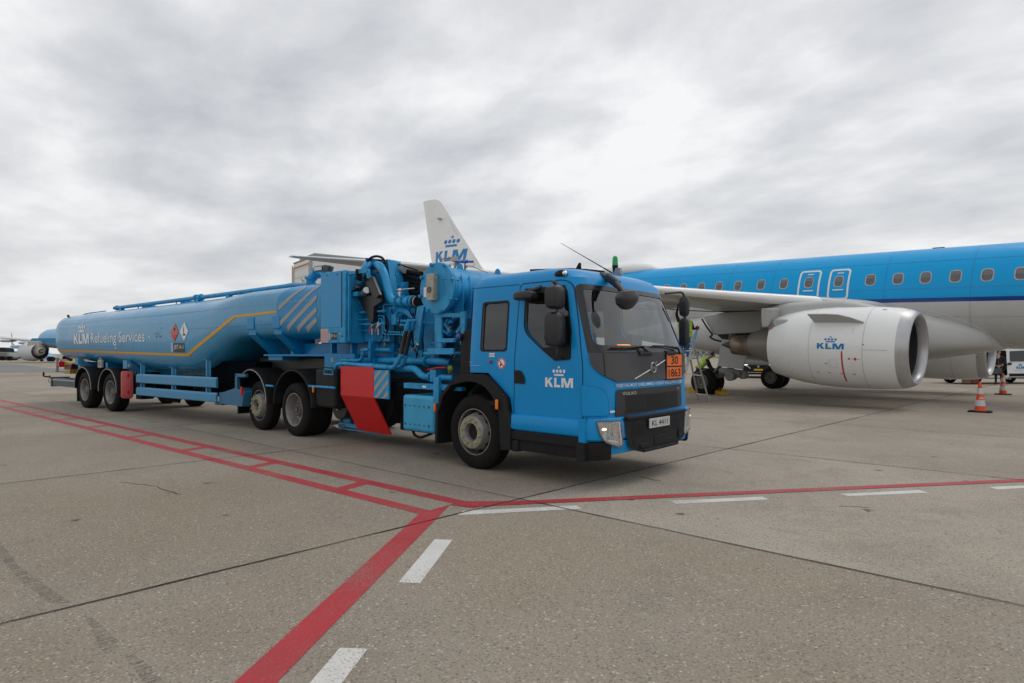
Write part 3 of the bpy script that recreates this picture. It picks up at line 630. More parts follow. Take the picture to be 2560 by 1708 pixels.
seam('front_panel_seam', [(-1.01, 1.60), (-1.0, 1.335)], lambda s, z: Us(s, z, .024), .007)
grille = roundpoly([(6.235, 1.165), (7.875, 1.175), (7.875, .875), (6.20, .845)], [.03, .03, .05, .03])
decal('grille', [grille], lambda y, z: F(y, z, .012), mat('grille_plastic', (0.02, 0.02, 0.023), 0.45), truck, (.08, .1))
# honeycomb of the grille
b = MB(); rr_ = 0
z = .885
while z < 1.085:
    y = 6.42 + (.042 if rr_ % 2 else 0)
    while y < 7.74:
        inner = 6.86 < y < 7.40
        hexa = [F(y + .034 * math.cos(R(60 * k)), z + .0125 * math.sin(R(60 * k)), .0135) for k in range(6)]
        b.mi = 0; b.add(hexa, [tuple(range(6))])
        if not inner:
            pass
        y += .084
    z += .0165; rr_ += 1
obj('grille_mesh', b, dark, truck, weld=False)
b = MB(); b.box(-4.0, -3.995, 0, .1, 0, .1); b.bm.free()
decal('grille_opening', [rrect(6.86, 7.40, .905, 1.075, .01)], lambda y, z: F(y, z, .0125), dark, truck, (.08, None))
lowi = roundpoly([(6.29, .845), (7.90, .845), (7.905, .62), (7.86, .47), (7.62, .395), (6.70, .375), (6.42, .44), (6.33, .62)], [.03, .03, .05, .08, .1, .1, .08, .05], 5)
b = MB()
def ffr(y, z, o): return Vector((Xf(y, .8) + o, y, z))
decal('bumper_insert', [lowi], lambda y, z: ffr(y, z, .062 if z < .84 else .05), trim, truck, (.06, .05))
decal('bumper_opening', [roundpoly([(6.50, .575), (7.80, .575), (7.80, .50), (7.62, .435), (6.72, .425), (6.50, .47)], .04)], lambda y, z: ffr(y, z, .0655), dark, truck, (.06, .05))
b = MB(); bx = Xf(7.0, .8) + .063
rings = [[ffr(y, z, o) for z, o in ((.79, .05), (.80, .085), (.835, .09), (.85, .05))] for y in [6.33 + (7.86 - 6.33) * i / 20 for i in range(21)]]; b.loft(rings)
rings = [[ffr(y, z, o) for z, o in ((.375, .04), (.375, .075), (.405, .080), (.42, .05))] for y in [6.70 + (7.62 - 6.70) * i / 14 for i in range(15)]]; b.loft(rings)
b.box(bx - .02, bx + .012, 6.95, 7.22, .44, .56); b.box(bx - .02, bx + .010, 7.22, 7.42, .44, .50); b.box(bx - .02, bx + .008, 6.62, 6.80, .43, .49)
obj('bumper_ribs', b, trim, truck, bevel=.008)
b = MB(); b.cyl((bx - .01, 7.66, .53), (bx + .008, 7.66, .53), .058, n=20); obj('tow_eye_cover', b, dark, truck)
b = MB()
for y0 in (6.46, 7.46):
  b = MB()
  for zz in (.60, .628, .656, .684, .712):
        for k in range(5): yy = y0 + k * .052 + (.02 if int(zz * 1000) % 2 else 0); b.add([ffr(yy + a_, zz + c_, .068) for a_, c_ in ((0, 0), (.038, 0), (.038, .013), (0, .013))], [(0, 1, 2, 3)])
  obj('bumper_vent', b, dark, truck, weld=False)
# licence plate
b = MB(); px_ = Xf(7.0, .8) + .090; y0p, y1p = 6.80, 7.32
b.box(px_ - .012, px_, y0p, y1p, .665, .785); lp = obj('licence_plate', b, mat('plate_grey', (.52, .53, .53), .4), truck, bevel=.003)
text_decal('plate_text', 'KL 4411', lambda y, z: (px_ + .003, y, z), mat('plate_black', (.01, .01, .01), .4), lp, y0p + .06, .690, .40, .070, .0)
# hazard plate
hx = F(7.62, 1.42)[0] + .035; y0h, y1h = 7.395, 7.83
b = MB(); b.box(hx - .015, hx, y0h - .012, y1h + .012, 1.250, 1.600); hp = obj('hazard_plate', b, dark, truck, bevel=.003)
for n_, z0, z1, s_ in (('30', 1.435, 1.585, '30'), ('1863', 1.265, 1.417, '1863')):
    pl_ = decal('plate_field', [[(y0h + .008, z0), (y1h - .008, z0), (y1h - .008, z1), (y0h + .008, z1)]], lambda y, z: (hx + .003, y, z), orange_s, hp)
    wt = .19 if s_ == '30' else .33; text_decal('plate_digits', s_, lambda y, z: (hx + .006, y, z), dark, hp, (y0h + y1h) / 2 - wt / 2, z0 + .022, wt, .108, .006)
# maker's bar and ring, grille lettering, sentence over the grille
b = MB(); q0, q1 = (6.60, 1.285), (7.385, 1.515)
for t0, t1 in ((0, .49), (.60, 1)):
    pts = [(q0[0] + (q1[0] - q0[0]) * t, q0[1] + (q1[1] - q0[1]) * t) for t in [t0 + (t1 - t0) * i / 6 for i in range(7)]]
    pr = [[Vector(F(y, z + dz, o)) for dz, o in ((-.008, .022), (0, .032), (.008, .022))] for y, z in pts]; b.loft(pr, closed=False)
cyy, czz = 7.045, 1.418
pr = []
for i in range(25):
    a = 2 * math.pi * i / 24; pr.append([Vector(F(cyy + r_ * math.cos(a), czz + r_ * 1.05 * math.sin(a), o)) for r_, o in ((.050, .024), (.057, .038), (.064, .038), (.071, .024))])
b.loft(pr, closed=False); pr = [[Vector(F(y, czz + dz, o)) for dz, o in ((-.014, .03), (.014, .03))] for y in (6.99, 7.045, 7.10)]; b.loft(pr, closed=False)
b.beam(F(7.09, 1.47, .03), F(7.125, 1.50, .03), .012, .01); obj('front_emblem', b, emblem_m, truck)
text_decal('emblem_text', 'VOLVO', lambda y, z: F(y, z, .033), dark, truck, 6.998, czz - .008, .094, .016, .01)
text_decal('grille_lettering', 'VOLVO', lambda y, z: F(y, z, .017), steel, truck, 6.34, 1.095, .30, .040, .02)
text_decal('grille_lettering', 'FE', lambda y, z: F(y, z, .017), steel, truck, 7.73, 1.105, .085, .036, .005)
text_decal('front_text', 'VOERTUIG MOET ONBELEMMERD VOORUIT WEG KUNNEN RIJDEN', lambda y, z: F(y, z, .010), white_s, truck, 6.235, 1.183, 1.69, .052, .003, (.08, None))
# headlights
for s in (-1, 1):
    yc_ = YC
    def hmap(o):
        return lambda q, z: Us(s * q, .8 + (z - .8) * .0, .058 + o)[:2] + (z,)
    shape = roundpoly([(1.115, .815), (.815, .805), (.775, .505), (.86, .492), (1.04, .565), (1.09, .68)], [.02, .02, .03, .03, .06, .06], 4)
    hb = decal('headlight', [shape], hmap(.004), mat('lamp_housing', (.52, .53, .54), .25, metal=.5, var=.45, vscale=30), truck, (.03, .04))
    seam('headlight_rim', shape + [shape[0]], hmap(.009), .014, mat('lamp_rim', (.10, .105, .11), .3), hb)
    decal('reflector', [circ(.995, .735, .070, .052), circ(.915, .69, .05, .085)], hmap(.008), mat('lamp_reflector', (.72, .72, .72), .12, metal=.9, var=.3, vscale=40), hb, (.03, .04))
    decal('bulb', [circ(1.045, .72, .020, .014)], hmap(.012), mat('lit_bulb', (1.0, .72, .42), .3, emit=3.0), hb)
    decal('light_bar', [[(.87, .785), (.845, .785), (.80, .55), (.825, .54)], [(1.02, .60), (.87, .565), (.87, .54), (1.0, .575)]], hmap(.009), mat('lamp_white', (.7, .7, .7), .2), hb, (.03, .04))
    decal('lamp_lens', [shape], hmap(.020), lens_m, hb, (.03, .04))
# door handle, stickers, lamps on the near side
def handle(fn):
    hd = decal('door_handle', [roundpoly([(-5.285, 1.385), (-5.17, 1.385), (-5.105, 1.30), (-5.10, 1.215), (-5.285, 1.215)], [.01, .03, .03, .02, .01])], lambda x, z: fn(x, z, .012), trim, cab, (.08, None))
    decal('handle_recess', [roundpoly([(-5.215, 1.365), (-5.17, 1.35), (-5.15, 1.25), (-5.20, 1.235)], .015)], lambda x, z: fn(x, z, .014), dark, hd)
handle(S); handle(Sf)
decal('door_logo', airline_logo(-4.775, 1.19, .425, .115), lambda x, z: S(x, z, .004), white_s, truck)
ns = decal('no_smoking_sign', [circ(-5.517, 1.47, .074, n=28)], lambda x, z: S(x, z, .003), white_s, truck)
b2 = [circ(-5.517, 1.47, .071, n=28), circ(-5.517, 1.47, .057, n=28)]; decal('red_ring', b2, lambda x, z: S(x, z, .0045), red_p, ns, holes=True)
decal('red_bar', [[(-5.565, 1.507), (-5.555, 1.517), (-5.469, 1.433), (-5.479, 1.423)]], lambda x, z: S(x, z, .006), red_p, ns)
decal('cigarette', [[(-5.55, 1.44), (-5.53, 1.43), (-5.51, 1.46), (-5.53, 1.47)]], lambda x, z: S(x, z, .0052), dark, ns)
es = decal('small_red_sign', [[(-5.745, 1.555), (-5.645, 1.555), (-5.645, 1.605), (-5.745, 1.605)]], lambda x, z: S(x, z, .003), white_s, truck)
text_decal('sign_text', 'ENGINE STOP', lambda x, z: S(x, z, .0045), red_p, es, -5.74, 1.57, .09, .02, .02)
text_decal('small_print', 'Max 30 km/h', lambda x, z: S(x, z, .003), white_s, truck, -6.13, 1.475, .05, .012); text_decal('small_print', 'www.klmequipment.nl', lambda x, z: S(x, z, .003), white_s, truck, -6.13, 1.43, .22, .014)
b = MB(); b.cyl((-5.715, YC - HW, 1.49), (-5.715, YC - HW - .03, 1.49), .022, n=12); obj('stop_button', b, mat('copper_brown', (.25, .09, .05), .4), truck, bevel=.004)
decal('small_white_label', [[(-3.915, .90), (-3.86, .90), (-3.86, .925), (-3.915, .925)]], lambda y, z: ((Xf(6.1 + (y + 3.9) * 1.6, z) + .012), 6.13 + (y + 3.9) * 1.5, z), white_s, truck)
# exterior mirrors, both sides
def mirror_set(s):
    yb = YC + s * (hw(2.3)); yo = YC + s * (HW + (.27 if s > 0 else .12)); mx = -4.32
    ma = MB(); arm = mat('mirror_arm', (.02, .02, .022), .4)
    if s < 0:
        ma.tube([(-4.62, yb - .0, 2.40), (-4.58, yo + .02, 2.475), (-4.50, yo, 2.44), (-4.50, yo, 1.56), (-4.50, yb - .03, 1.53)], .018, 8, rad=.05)
    else:
        ma.tube([(-4.38, yb - .02, 2.48), (-4.28, yb + .30, 2.52), (-4.25, yo, 2.45), (-4.25, yo, 1.62), (-4.22, yb, 1.56)], .016, 8, rad=.06)
    am = obj('mirror_arm', ma, arm, truck)
    hx_ = -4.51 if s < 0 else -4.25
    def head(z0, z1, w, d):
        if s > 0: w *= .50; d *= .75; z0 += .025; z1 += .035
        b = MB(); rings = []
        for z, k in ((z0, .55), (z0 + .03, .9), (z0 + .08, 1.0), (z1 - .08, 1.0), (z1 - .03, .92), (z1, .6)):
            rings.append([Vector((hx_ + dx_ * d * k, yo + dy_ * w * k, z)) for dx_, dy_ in ((-1, -.92), (-.92, -1), (.6, -.86), (1, -.45), (1, .45), (.6, .86), (-.92, 1), (-1, .92))])
        b.loft(rings); return obj('mirror_head', b, mat('mirror_housing', (.018, .018, .02), .42, var=.25, vscale=14, bump=.1), am, bevel=.012)
    head(2.13, 2.41, .125, .085); head(1.68, 2.09, .13, .085)
mirror_set(-1); mirror_set(1)
# visor mirror above the door window
b = MB(); yv = YC - hw(2.3) - .12
b.loft([[Vector((-5.08 + a * k, yv + c_ * .11 * k, z)) for a, c_ in ((-.17, 0), (-.10, -.8), (.08, -1), (.18, -.5), (.19, .5), (.08, 1), (-.10, .8))] for z, k in ((2.27, .55), (2.285, .95), (2.33, 1.0), (2.37, .9), (2.385, .5))])
b.tube([(-5.0, yv, 2.37), (-4.9, YC - hw(2.4) + .02, 2.44)], .03, 8); obj('kerb_mirror', b, MATS['mirror_housing'], truck, bevel=.01)
b = MB(); b.prism([(-5.16, YC - hw(2.4) - .012, 2.43), (-4.52, YC - hw(2.4) - .012, 2.43), (-4.47, YC - hw(2.3) - .012, 2.30), (-4.62, YC - hw(2.3) - .012, 2.36), (-5.16, YC - hw(2.3) - .012, 2.36)], (0, .01, 0)); obj('window_visor', b, trim, truck)
# front overhead mirror on its arm
def wp(x, y, X_): return W.P(*zw(x, y), 0, X_)
b = MB(); p0 = wp(850, 215, -4.40); p1 = wp(1010, 290, -4.22); p2 = wp(1130, 420, -4.0); p3 = wp(1175, 490, -3.92)
b.beam(wp(820, 170, -4.47), wp(960, 260, -4.28), .10, .07); b.beam(wp(900, 200, -4.33), wp(1080, 340, -4.1), .07, .10); b.beam(wp(1050, 310, -4.12), wp(1170, 480, -3.94), .06, .07)
fa = obj('front_mirror_arm', b, MATS['mirror_housing'], truck, bevel=.018)
b = MB(); c = wp(1250, 560, -3.90)
rings = []
for k_, dz in ((.3, .105), (.75, .085), (1.0, .02), (.93, -.05), (.55, -.115), (.2, -.135)):
    rings.append([Vector((c.x + .10 * k_ * math.sin(R(a)) - .02, c.y + .215 * k_ * math.cos(R(a)), c.z + dz + .03 * math.cos(R(a)) * k_)) for a in range(0, 360, 24)])
b.loft(rings); obj('front_mirror_head', b, MATS['mirror_housing'], fa)
# roof equipment
def roofpt(x, y): return Vector((x, y, 2.70))
b = MB(); p = W.P(*zw(80, 95), 1, 6.75); b.cyl(p + Vector((0, 0, -.06)), p + Vector((0, 0, .0)), .05, n=16); rb_b = obj('red_beacon', b, redlamp, truck, bevel=.01)
b = MB(); p = W.P(*zw(410, 110), 1, 6.9); b.prism([p + Vector((-.09, 0, -.04)), p + Vector((.05, 0, -.04)), p + Vector((.045, 0, .11)), p + Vector((.02, 0, .105)), p + Vector((-.03, 0, .03))], (0, .04, 0)); obj('fin_aerial', b, black, truck, bevel=.008)
b = MB(); p = W.P(*zw(150, 165), 1, 5.98); b.ball(p, .06, 12, (1.7, .8, .9)); mk_ = obj('side_marker', b, trim, truck)
b = MB(); b.ball(p + Vector((.07, -.02, .0)), .035, 10); obj('marker_lens', b, chrome, mk_)
b = MB(); p = W.P(*zw(1030, 60), 1, 7.35); b.cyl(p + Vector((0, 0, -.10)), p + Vector((0, 0, .03)), .03, .042, n=14); gb = obj('green_beacon_base', b, trim, truck)
b = MB(); b.cyl(p + Vector((0, 0, .03)), p + Vector((0, 0, .13)), .043, .036, n=16); b.ball(p + Vector((0, 0, .13)), .036, 12); obj('green_beacon_dome', b, green_l, gb)
b = MB(); p = W.P(*zw(1045, 150), 1, 7.3); b.prism([p + Vector((-.06, 0, -.03)), p + Vector((.08, 0, -.03)), p + Vector((.05, 0, .07)), p + Vector((-.01, 0, .07))], (0, .06, 0)); obj('aerial_foot', b, mat('grey_plastic', (.25, .26, .27), .5), truck)
b = MB(); pa = W.P(*zw(960, 135), 1, 7.2); pb = W.P(1402, 608, 1, 7.2); b.tube([pa - (pb - pa).normalized() * .02, pb], [.009, .003], 6); b.cyl(pa, pa + (pb - pa) * .12, .010, n=6); obj('whip_aerial', b, black, truck)
b = MB(); rr = [W.P(*zw(x, y), 1, 7.0) for x, y in ((-350, 105), (0, 95), (300, 85), (560, 100), (850, 130))]; b.tube(rr, .018, 6); obj('roof_rail', b, trim, truck)
# wipers
b = MB()
for (a_, c_, d_, e_) in (((6.16, 1.665), (6.80, 1.675), (6.98, 1.60), (6.83, 1.69)), ((7.10, 1.70), (7.80, 1.665), (7.86, 1.60), (7.74, 1.68))):
    b.tube([F(*a_, .03), F((a_[0] + c_[0]) / 2, a_[1], .035), F(*c_, .03)], .010, 6); b.tube([F(*e_, .05), F(*c_, .05), F(*d_, .02)], .014, 6); b.tube([F((a_[0] + c_[0]) / 2, a_[1], .035), F(*e_, .05)], .008, 6)
obj('wiper', b, black, truck)
b = MB()
for y0, y1 in ((6.72, 7.0), (7.42, 7.66)):
    b.loft([[Vector(F(y, z, o)) for z, o in ((1.575, .02), (1.575, .055), (1.625, .04), (1.64, .0))] for y in (y0, (y0 + y1) / 2, y1)])
obj('grab_step', b, trim, truck, bevel=.006)
decal('grab_recess', [rrect(6.76, 6.97, 1.585, 1.61, .005), rrect(7.45, 7.63, 1.585, 1.61, .005)], lambda y, z: F(y, z, .060), dark, truck)
# interior
b = MB(); b.loft([[Vector((x, y, z)) for x, z in ((-4.08, 1.60), (-4.08, 1.15), (-4.62, 1.15), (-4.66, 1.50), (-4.50, 1.66), (-4.30, 1.68))] for y in (5.95, 8.15)]); dash = obj('dashboard', b, mat('dash_plastic', (.075, .075, .078), .6), truck, bevel=.02)
b = MB(); b.box(-4.50, -4.38, 7.25, 7.50, 1.68, 1.86); obj('dash_screen', b, mat('screen_casing', (.05, .05, .052), .4), dash, bevel=.01)
b = MB(); b.box(-4.44, -4.36, 6.95, 7.16, 1.68, 1.72); obj('dash_lamp_bar', b, mat('lit_amber_bar', (1.0, .30, .04), .3, emit=1.6), dash, bevel=.005)
b = MB(); cc = Vector((-4.68, 7.62, 1.72)); ax_ = Vector((-.55, 0, .83)).normalized(); _, a_, c_ = b.basis(ax_)
b.tube([cc + (a_ * math.cos(R(t)) + c_ * math.sin(R(t))) * .21 for t in range(0, 361, 20)], .016, 8); b.cyl(cc, cc - ax_ * .3, .03, n=8); b.beam(cc - a_ * .2, cc + a_ * .2, .04, .02); obj('steering_wheel', b, black, truck)
seat_m = mat('seat_fabric', (.035, .036, .04), .85)
for yy, xx in ((6.45, -5.1), (7.62, -5.1), (6.4, -5.85), (7.05, -5.85), (7.7, -5.85)):
    b = MB(); b.box(xx - .25, xx + .25, yy - .24, yy + .24, 1.10, 1.26); st_ = obj('seat', b, seat_m, truck, bevel=.04, seg=3)
    b = MB(); b.prism([(xx - .30, yy - .23, 1.24), (xx - .18, yy - .23, 1.24), (xx - .30, yy - .23, 1.92), (xx - .40, yy - .23, 1.90)], (0, .46, 0)); b.box(xx - .42, xx - .32, yy - .13, yy + .13, 1.93, 2.13); obj('backrest', b, seat_m, st_, bevel=.03, seg=3)
b = MB(); b.box(-6.09, -4.1, 5.93, 8.17, .90, .96); obj('cab_floor', b, dark, truck)
b = MB(); b.tube([(-5.30, 6.02, 1.62), (-5.26, 6.02, 1.9), (-5.30, 6.04, 2.2), (-5.4, 6.06, 2.28)], .012, 6); obj('yellow_grab_rail', b, mat('yellow_rail', (.50, .52, .03), .4), truck)
# ------------------------------------------------------------------ wheels
def wheel(parent, c, kind, s=-1, r=.52, w=.30, steer=0.0):
    """c = centre of the outer tyre face; axis along the frame's y; s=-1 faces the camera side"""
    c = Vector(c); ax = Vector((math.sin(steer), s * math.cos(steer), 0))      # outward
    tb = MB(); P_ = [(-w, .30), (-w + .015, r * .70), (-w + .02, r * .86), (-w + .05, r * .97)]
    P_ += [(-w + .07, r)]; 
    for k in range(4):
        a_ = -w + .07 + (w - .14) * (k + .5) / 4; P_ += [(a_ - .008, r), (a_ - .007, r - .012), (a_ + .007, r - .012), (a_ + .008, r)]
    P_ += [(-.07, r), (-.05, r * .985), (-.028, r * .955), (-.010, r * .88), (-.000, r * .80), (.002, r * .73), (-.006, r * .665), (-.010, r * .655), (-.016, r * .62), (-.05, .295)]
    tb.rev(P_, c, ax, 56); 
    # rim
    rb = MB(); 
    if kind == 'convex':    # wheel disc bulging outwards, hand holes, ten nuts
        rb.rev([(-.02, .325), (-.012, .322), (-.012, .312), (-.05, .300), (-.13, .292), (-.17, .285)], c, ax, 48)
        rb.rev([(-.17, .285), (-.13, .284), (-.09, .275), (-.03, .250), (.02, .236), (.04, .228)], c, ax, 48); rb.mi = 2; rb.rev([(.04, .228), (.052, .218), (.052, .128), (.040, .120), (-.06, .112)], c, ax, 48); rb.mi = 1; rb.rev([(-.06, .112), (-.08, 0)], c, ax, 48)
    elif kind == 'deep':    # drive wheel: dish set far inwards
        rb.rev([(-.02, .325), (-.010, .322), (-.012, .308), (-.05, .292), (-.16, .283), (-.20, .262), (-.215, .20), (-.20, .15)], c, ax, 48)
        rb.mi = 1; rb.rev([(-.20, .15), (-.13, .145), (-.11, .125), (-.09, .11), (-.085, 0)], c, ax, 32)
    else:                   # trailer super single, dish inwards
        rb.rev([(-.02, .325), (-.010, .322), (-.012, .308), (-.06, .288), (-.10, .285), (-.15, .270), (-.19, .262), (-.205, .20), (-.205, .145)], c, ax, 48)
        rb.mi = 1; rb.rev([(-.205, .145), (-.15, .14), (-.13, .12), (-.07, .11), (-.06, .085), (-.06, 0)], c, ax, 32)
    wo = obj('wheel', rb, [rim_m, rim_dk, flange_m], parent); obj('tyre', tb, tyre_m, wo)
    _, a_, b_ = rb_basis(ax)
    if kind == 'convex':
        nb = MB()
        for k in range(10):
            t = 2 * math.pi * k / 10 + .2; q = c + ax * .050 + (a_ * math.cos(t) + b_ * math.sin(t)) * .174; nb.cyl(q, q + ax * .035, .020, .014, n=8)
            if k % 3 != 2: q2 = c + ax * .060 + (a_ * math.cos(t + .35) + b_ * math.sin(t + .35)) * .136
        obj('wheel_nut', nb, lime, wo, split=True)
        hb = MB()
        for k in range(10):
            t = 2 * math.pi * k / 10; q = c + ax * (-.062) + (a_ * math.cos(t) + b_ * math.sin(t)) * .268; nrm = (ax * .35 + (a_ * math.cos(t) + b_ * math.sin(t)) * .6).normalized(); hb.cyl(q - nrm * .02, q + nrm * .012, .034, n=10)
        obj('hand_hole', hb, dark, wo, split=True)
        hb = MB(); hb.cyl(c + ax * -.05, c + ax * -.02, .105, n=20); obj('hub_bore', hb, dark, wo)
    else:
        nb = MB(); rr, off = (.118, -.085) if kind == 'deep' else (.20, -.20)
        for k in range(10):
            t = 2 * math.pi * k / 10; q = c + ax * off + (a_ * math.cos(t) + b_ * math.sin(t)) * rr; nb.cyl(q, q + ax * .022, .014, n=6)
        if kind == 'deep':
            for k in range(8): t = 2 * math.pi * k / 8; q = c + ax * -.085 + (a_ * math.cos(t) + b_ * math.sin(t)) * .06; nb.cyl(q, q + ax * .015, .012, n=6)
            nb.cyl(c + ax * -.085, c + ax * -.06, .035, n=12)
        obj('wheel_nuts', nb, rim_dk, wo)
    return wo
def rb_basis(d):
    d = Vector(d).normalized(); a = d.cross(Vector((0, 0, 1))).normalized(); return d, a, a.cross(d).normalized()
YN, YF_ = 5.90, 8.20
wheel(truck, (-6.09, YN, .515), 'convex', -1); wheel(truck, (-6.09, YF_, .515), 'convex', 1)
wheel(truck, (-12.55, YN, .515), 'convex', -1); wheel(truck, (-12.55, YF_, .515), 'convex', 1)
wheel(truck, (-11.08, YN, .515), 'deep', -1, w=.60); wheel(truck, (-11.08, YF_, .515), 'deep', 1, w=.60)
for x in (-6.09, -11.08, -12.55):
    b = MB(); b.cyl((x, YN + .25, .515), (x, YF_ - .25, .515), .09, n=12); b.ball((x, YC, .515), .2, 12); obj('axle', b, dark, truck)
b = MB()
for y in (YC - .42, YC + .42): b.box(-13.3, -5.4, y - .05, y + .05, .78, 1.05)
for x in (-13.2, -11.8, -9.6, -8.2, -7.0): b.box(x - .05, x + .05, YC - .37, YC + .37, .80, 1.02)
b.box(-9.5, -8.5, 6.45, 7.6, .40, .80); b.box(-8.45, -6.75, 6.45, 7.7, .30, .80)  # second block is an added dark mass closing the gap under the pump
obj('chassis_frame_and_dark_fill', b, mat('chassis_black', (.012, .013, .016), .6, var=.3, vscale=6), truck)
# rear fenders: half-round guards with a pale lip
guard = mat('mudguard_plastic', (.016, .016, .017), .5, var=.15, vscale=5, dirt=.3, dcol=(.06, .055, .05), spec=.15)
lipm = mat('pale_edge_strip', (.42, .42, .41), .4)
def fender(parent, xc, y0, y1, r, zc, zlo, a_lo=None, mx=1):
    b = MB(); k = 20; A_ = [math.pi * i / k for i in range(k + 1)]
    prof = lambda rr: [(xc + rr * math.cos(t), zc + (rr * .93) * math.sin(t)) for t in A_]
    o_ = [(xc + r, zlo)] + prof(r) + [(xc - r, zlo)]; i_ = [(xc + r - .03, zlo)] + prof(r - .03) + [(xc - r + .03, zlo)]
    # shell thickness ring swept across the width with a rounded outer edge
    rings = []
    for y, dr in ((y0, -.03), (y0, 0.0), (y0 + .03, .012), (y0 + .07, .016), (y1, .016)):
        q = [(xc + (r + dr) , zlo)] + [(xc + (r + dr) * math.cos(t), zc + (r + dr) * .93 * math.sin(t)) for t in A_] + [(xc - (r + dr), zlo)]
        rings.append([Vector((x, y, z)) for x, z in q])
    b.loft(rings, closed=False)
    rings = [[Vector((x, y, z)) for x, z in i_] for y in (y0, y1)]; b.loft(rings, closed=False)
    f = obj('fender', b, guard, parent)
    b = MB(); b.tube([Vector((x, y0 - .002, z)) for x, z in [(xc + r - .03, zlo)] + prof(r - .03) + [(xc - r + .03, zlo)]], .0085, 6); obj('edge_strip', b, lipm, f); return f
for y0, y1 in ((5.84, 6.50), (7.60, 8.26)):
    fender(truck, -12.78, y0, y1, .735, .60, .62); fender(truck, -11.03, y0, y1, .745, .60, .60)
b = MB(); b.prism([(-13.50, 5.88, .62), (-13.44, 5.88, .62), (-13.44, 5.88, .28), (-13.50, 5.88, .28)], (0, .55, 0)); obj('mud_flap', b, black, truck)
b = MB(); b.box(-10.28, -9.60, 5.90, 6.5, .62, 1.32); obj('guard_box', b, guard, truck, bevel=.05, seg=4)
b = MB(); b.tube([(-12.05, 5.83, .95), (-11.75, 5.83, .95)], .022, 8); b.tube([(-10.36, 5.83, 1.0), (-9.5, 5.83, 1.0)], .022, 8); b.tube(fp(W, zM, 1, 5.82, [(-60, 575), (-50, 500), (60, 505), (75, 585), (-60, 575)]), .012, 6)
obj('fender_bracket', b, gear_blue, truck)
b = MB(); b.box(-10.195, -10.16, 5.79, 5.82, .89, 1.0); sm_ = obj('side_marker', b, amber, truck, bevel=.01)
# front wheel arch
def FA(x, z, o=0): return Vector((x, 5.80 - o, z))
b = MB(); oa = roundpoly([(-6.40, 1.17), (-6.33, 1.31), (-5.74, 1.325), (-5.36, 1.03), (-5.355, .86), (-5.30, .80), (-5.31, .36), (-5.48, .34), (-5.52, .84), (-5.60, 1.0), (-5.74, 1.14), (-5.90, 1.205), (-6.10, 1.225), (-6.30, 1.185)], [.03, .08, .12, .06, .03, .05, .02, .02, .1, .1, .1, .1, .1, .05], 3)
b.prism([FA(x, z) for x, z in oa], (0, .42, 0)); obj('wheel_arch_trim', b, trim, truck, bevel=.02, seg=3)
b = MB(); aa = [(-6.86, .28), (-6.84, .75), (-6.72, 1.02), (-6.52, 1.19), (-6.30, 1.22), (-6.30, 1.19), (-6.50, 1.15), (-6.68, .99), (-6.79, .74), (-6.81, .28)]
b.prism([(x, 5.86, z) for x, z in aa], (0, .5, 0)); b.box(-6.66, -5.4, 6.42, 6.44, .5, 1.3); obj('inner_mudguard', b, guard, truck)
b = MB(); b.prism([(-5.545, 5.785, 1.0), (-5.50, 5.785, 1.0), (-5.50, 5.785, .87), (-5.545, 5.785, .87)], (0, -.025, 0)); obj('side_marker', b, amber, truck, bevel=.012)
b = MB(); b.box(-5.33, -5.2, 5.82, 5.98, .34, .50); obj('step_corner', b, trim, truck, bevel=.03, seg=3)
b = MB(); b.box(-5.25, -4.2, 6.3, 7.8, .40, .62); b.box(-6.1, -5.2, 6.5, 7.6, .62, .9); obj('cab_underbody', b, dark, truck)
# ------------------------------------------------------------------ pump module between cab and trailer
def Q(x, y, Y): return W.P(*z7(x, y), 1, Y)
def Q2(x, y, Y): return W.P(*z2(x, y), 1, Y)
def QM(x, y, Y): return W.P(*zM(x, y), 1, Y)
def part(name, b, m=gear_blue, **k): return obj(name, b, m, truck, **k)
def flange(b, c, ax, r=.095, t=.022, bolts=8, rb=.010):
    c = Vector(c); ax = Vector(ax).normalized(); b.cyl(c - ax * t / 2, c + ax * t / 2, r, n=24); _, a_, c_ = b.basis(ax)
    for k in range(bolts): u_ = 2 * math.pi * k / bolts; q = c + (a_ * math.cos(u_) + c_ * math.sin(u_)) * (r * .82); b.cyl(q - ax * (t / 2 + .015), q + ax * (t / 2 + .015), rb, n=6)
# mast plates
b = MB(); outl = [(290, 172), (655, 205), (735, 790), (735, 1010), (500, 1010), (480, 780), (335, 510)]
pts = [Q(x, y, 6.62) for x, y in outl]; b.prism(pts, (0, .03, 0))
for i, j in ((0, 6), (6, 5), (5, 4), (1, 2), (2, 3), (0, 1)):
    p, q = pts[i], pts[j]; b.add([p, q, q + Vector((0, -.10, 0)), p + Vector((0, -.10, 0))], [(0, 1, 2, 3)])
part('mast_plate', b)
b = MB(); b.prism([Q(x, y, 6.66) for x, y in [(490, 900), (735, 900), (800, 1568), (560, 1568)]], (0, .25, 0)); part('mast_base', b, bevel=.01)
b = MB(); b.prism([Q(x, y, 6.72) for x, y in [(560, 180), (650, 205), (735, 790), (660, 790)]], (0, .20, 0)); part('mast_channel', b, bevel=.006)
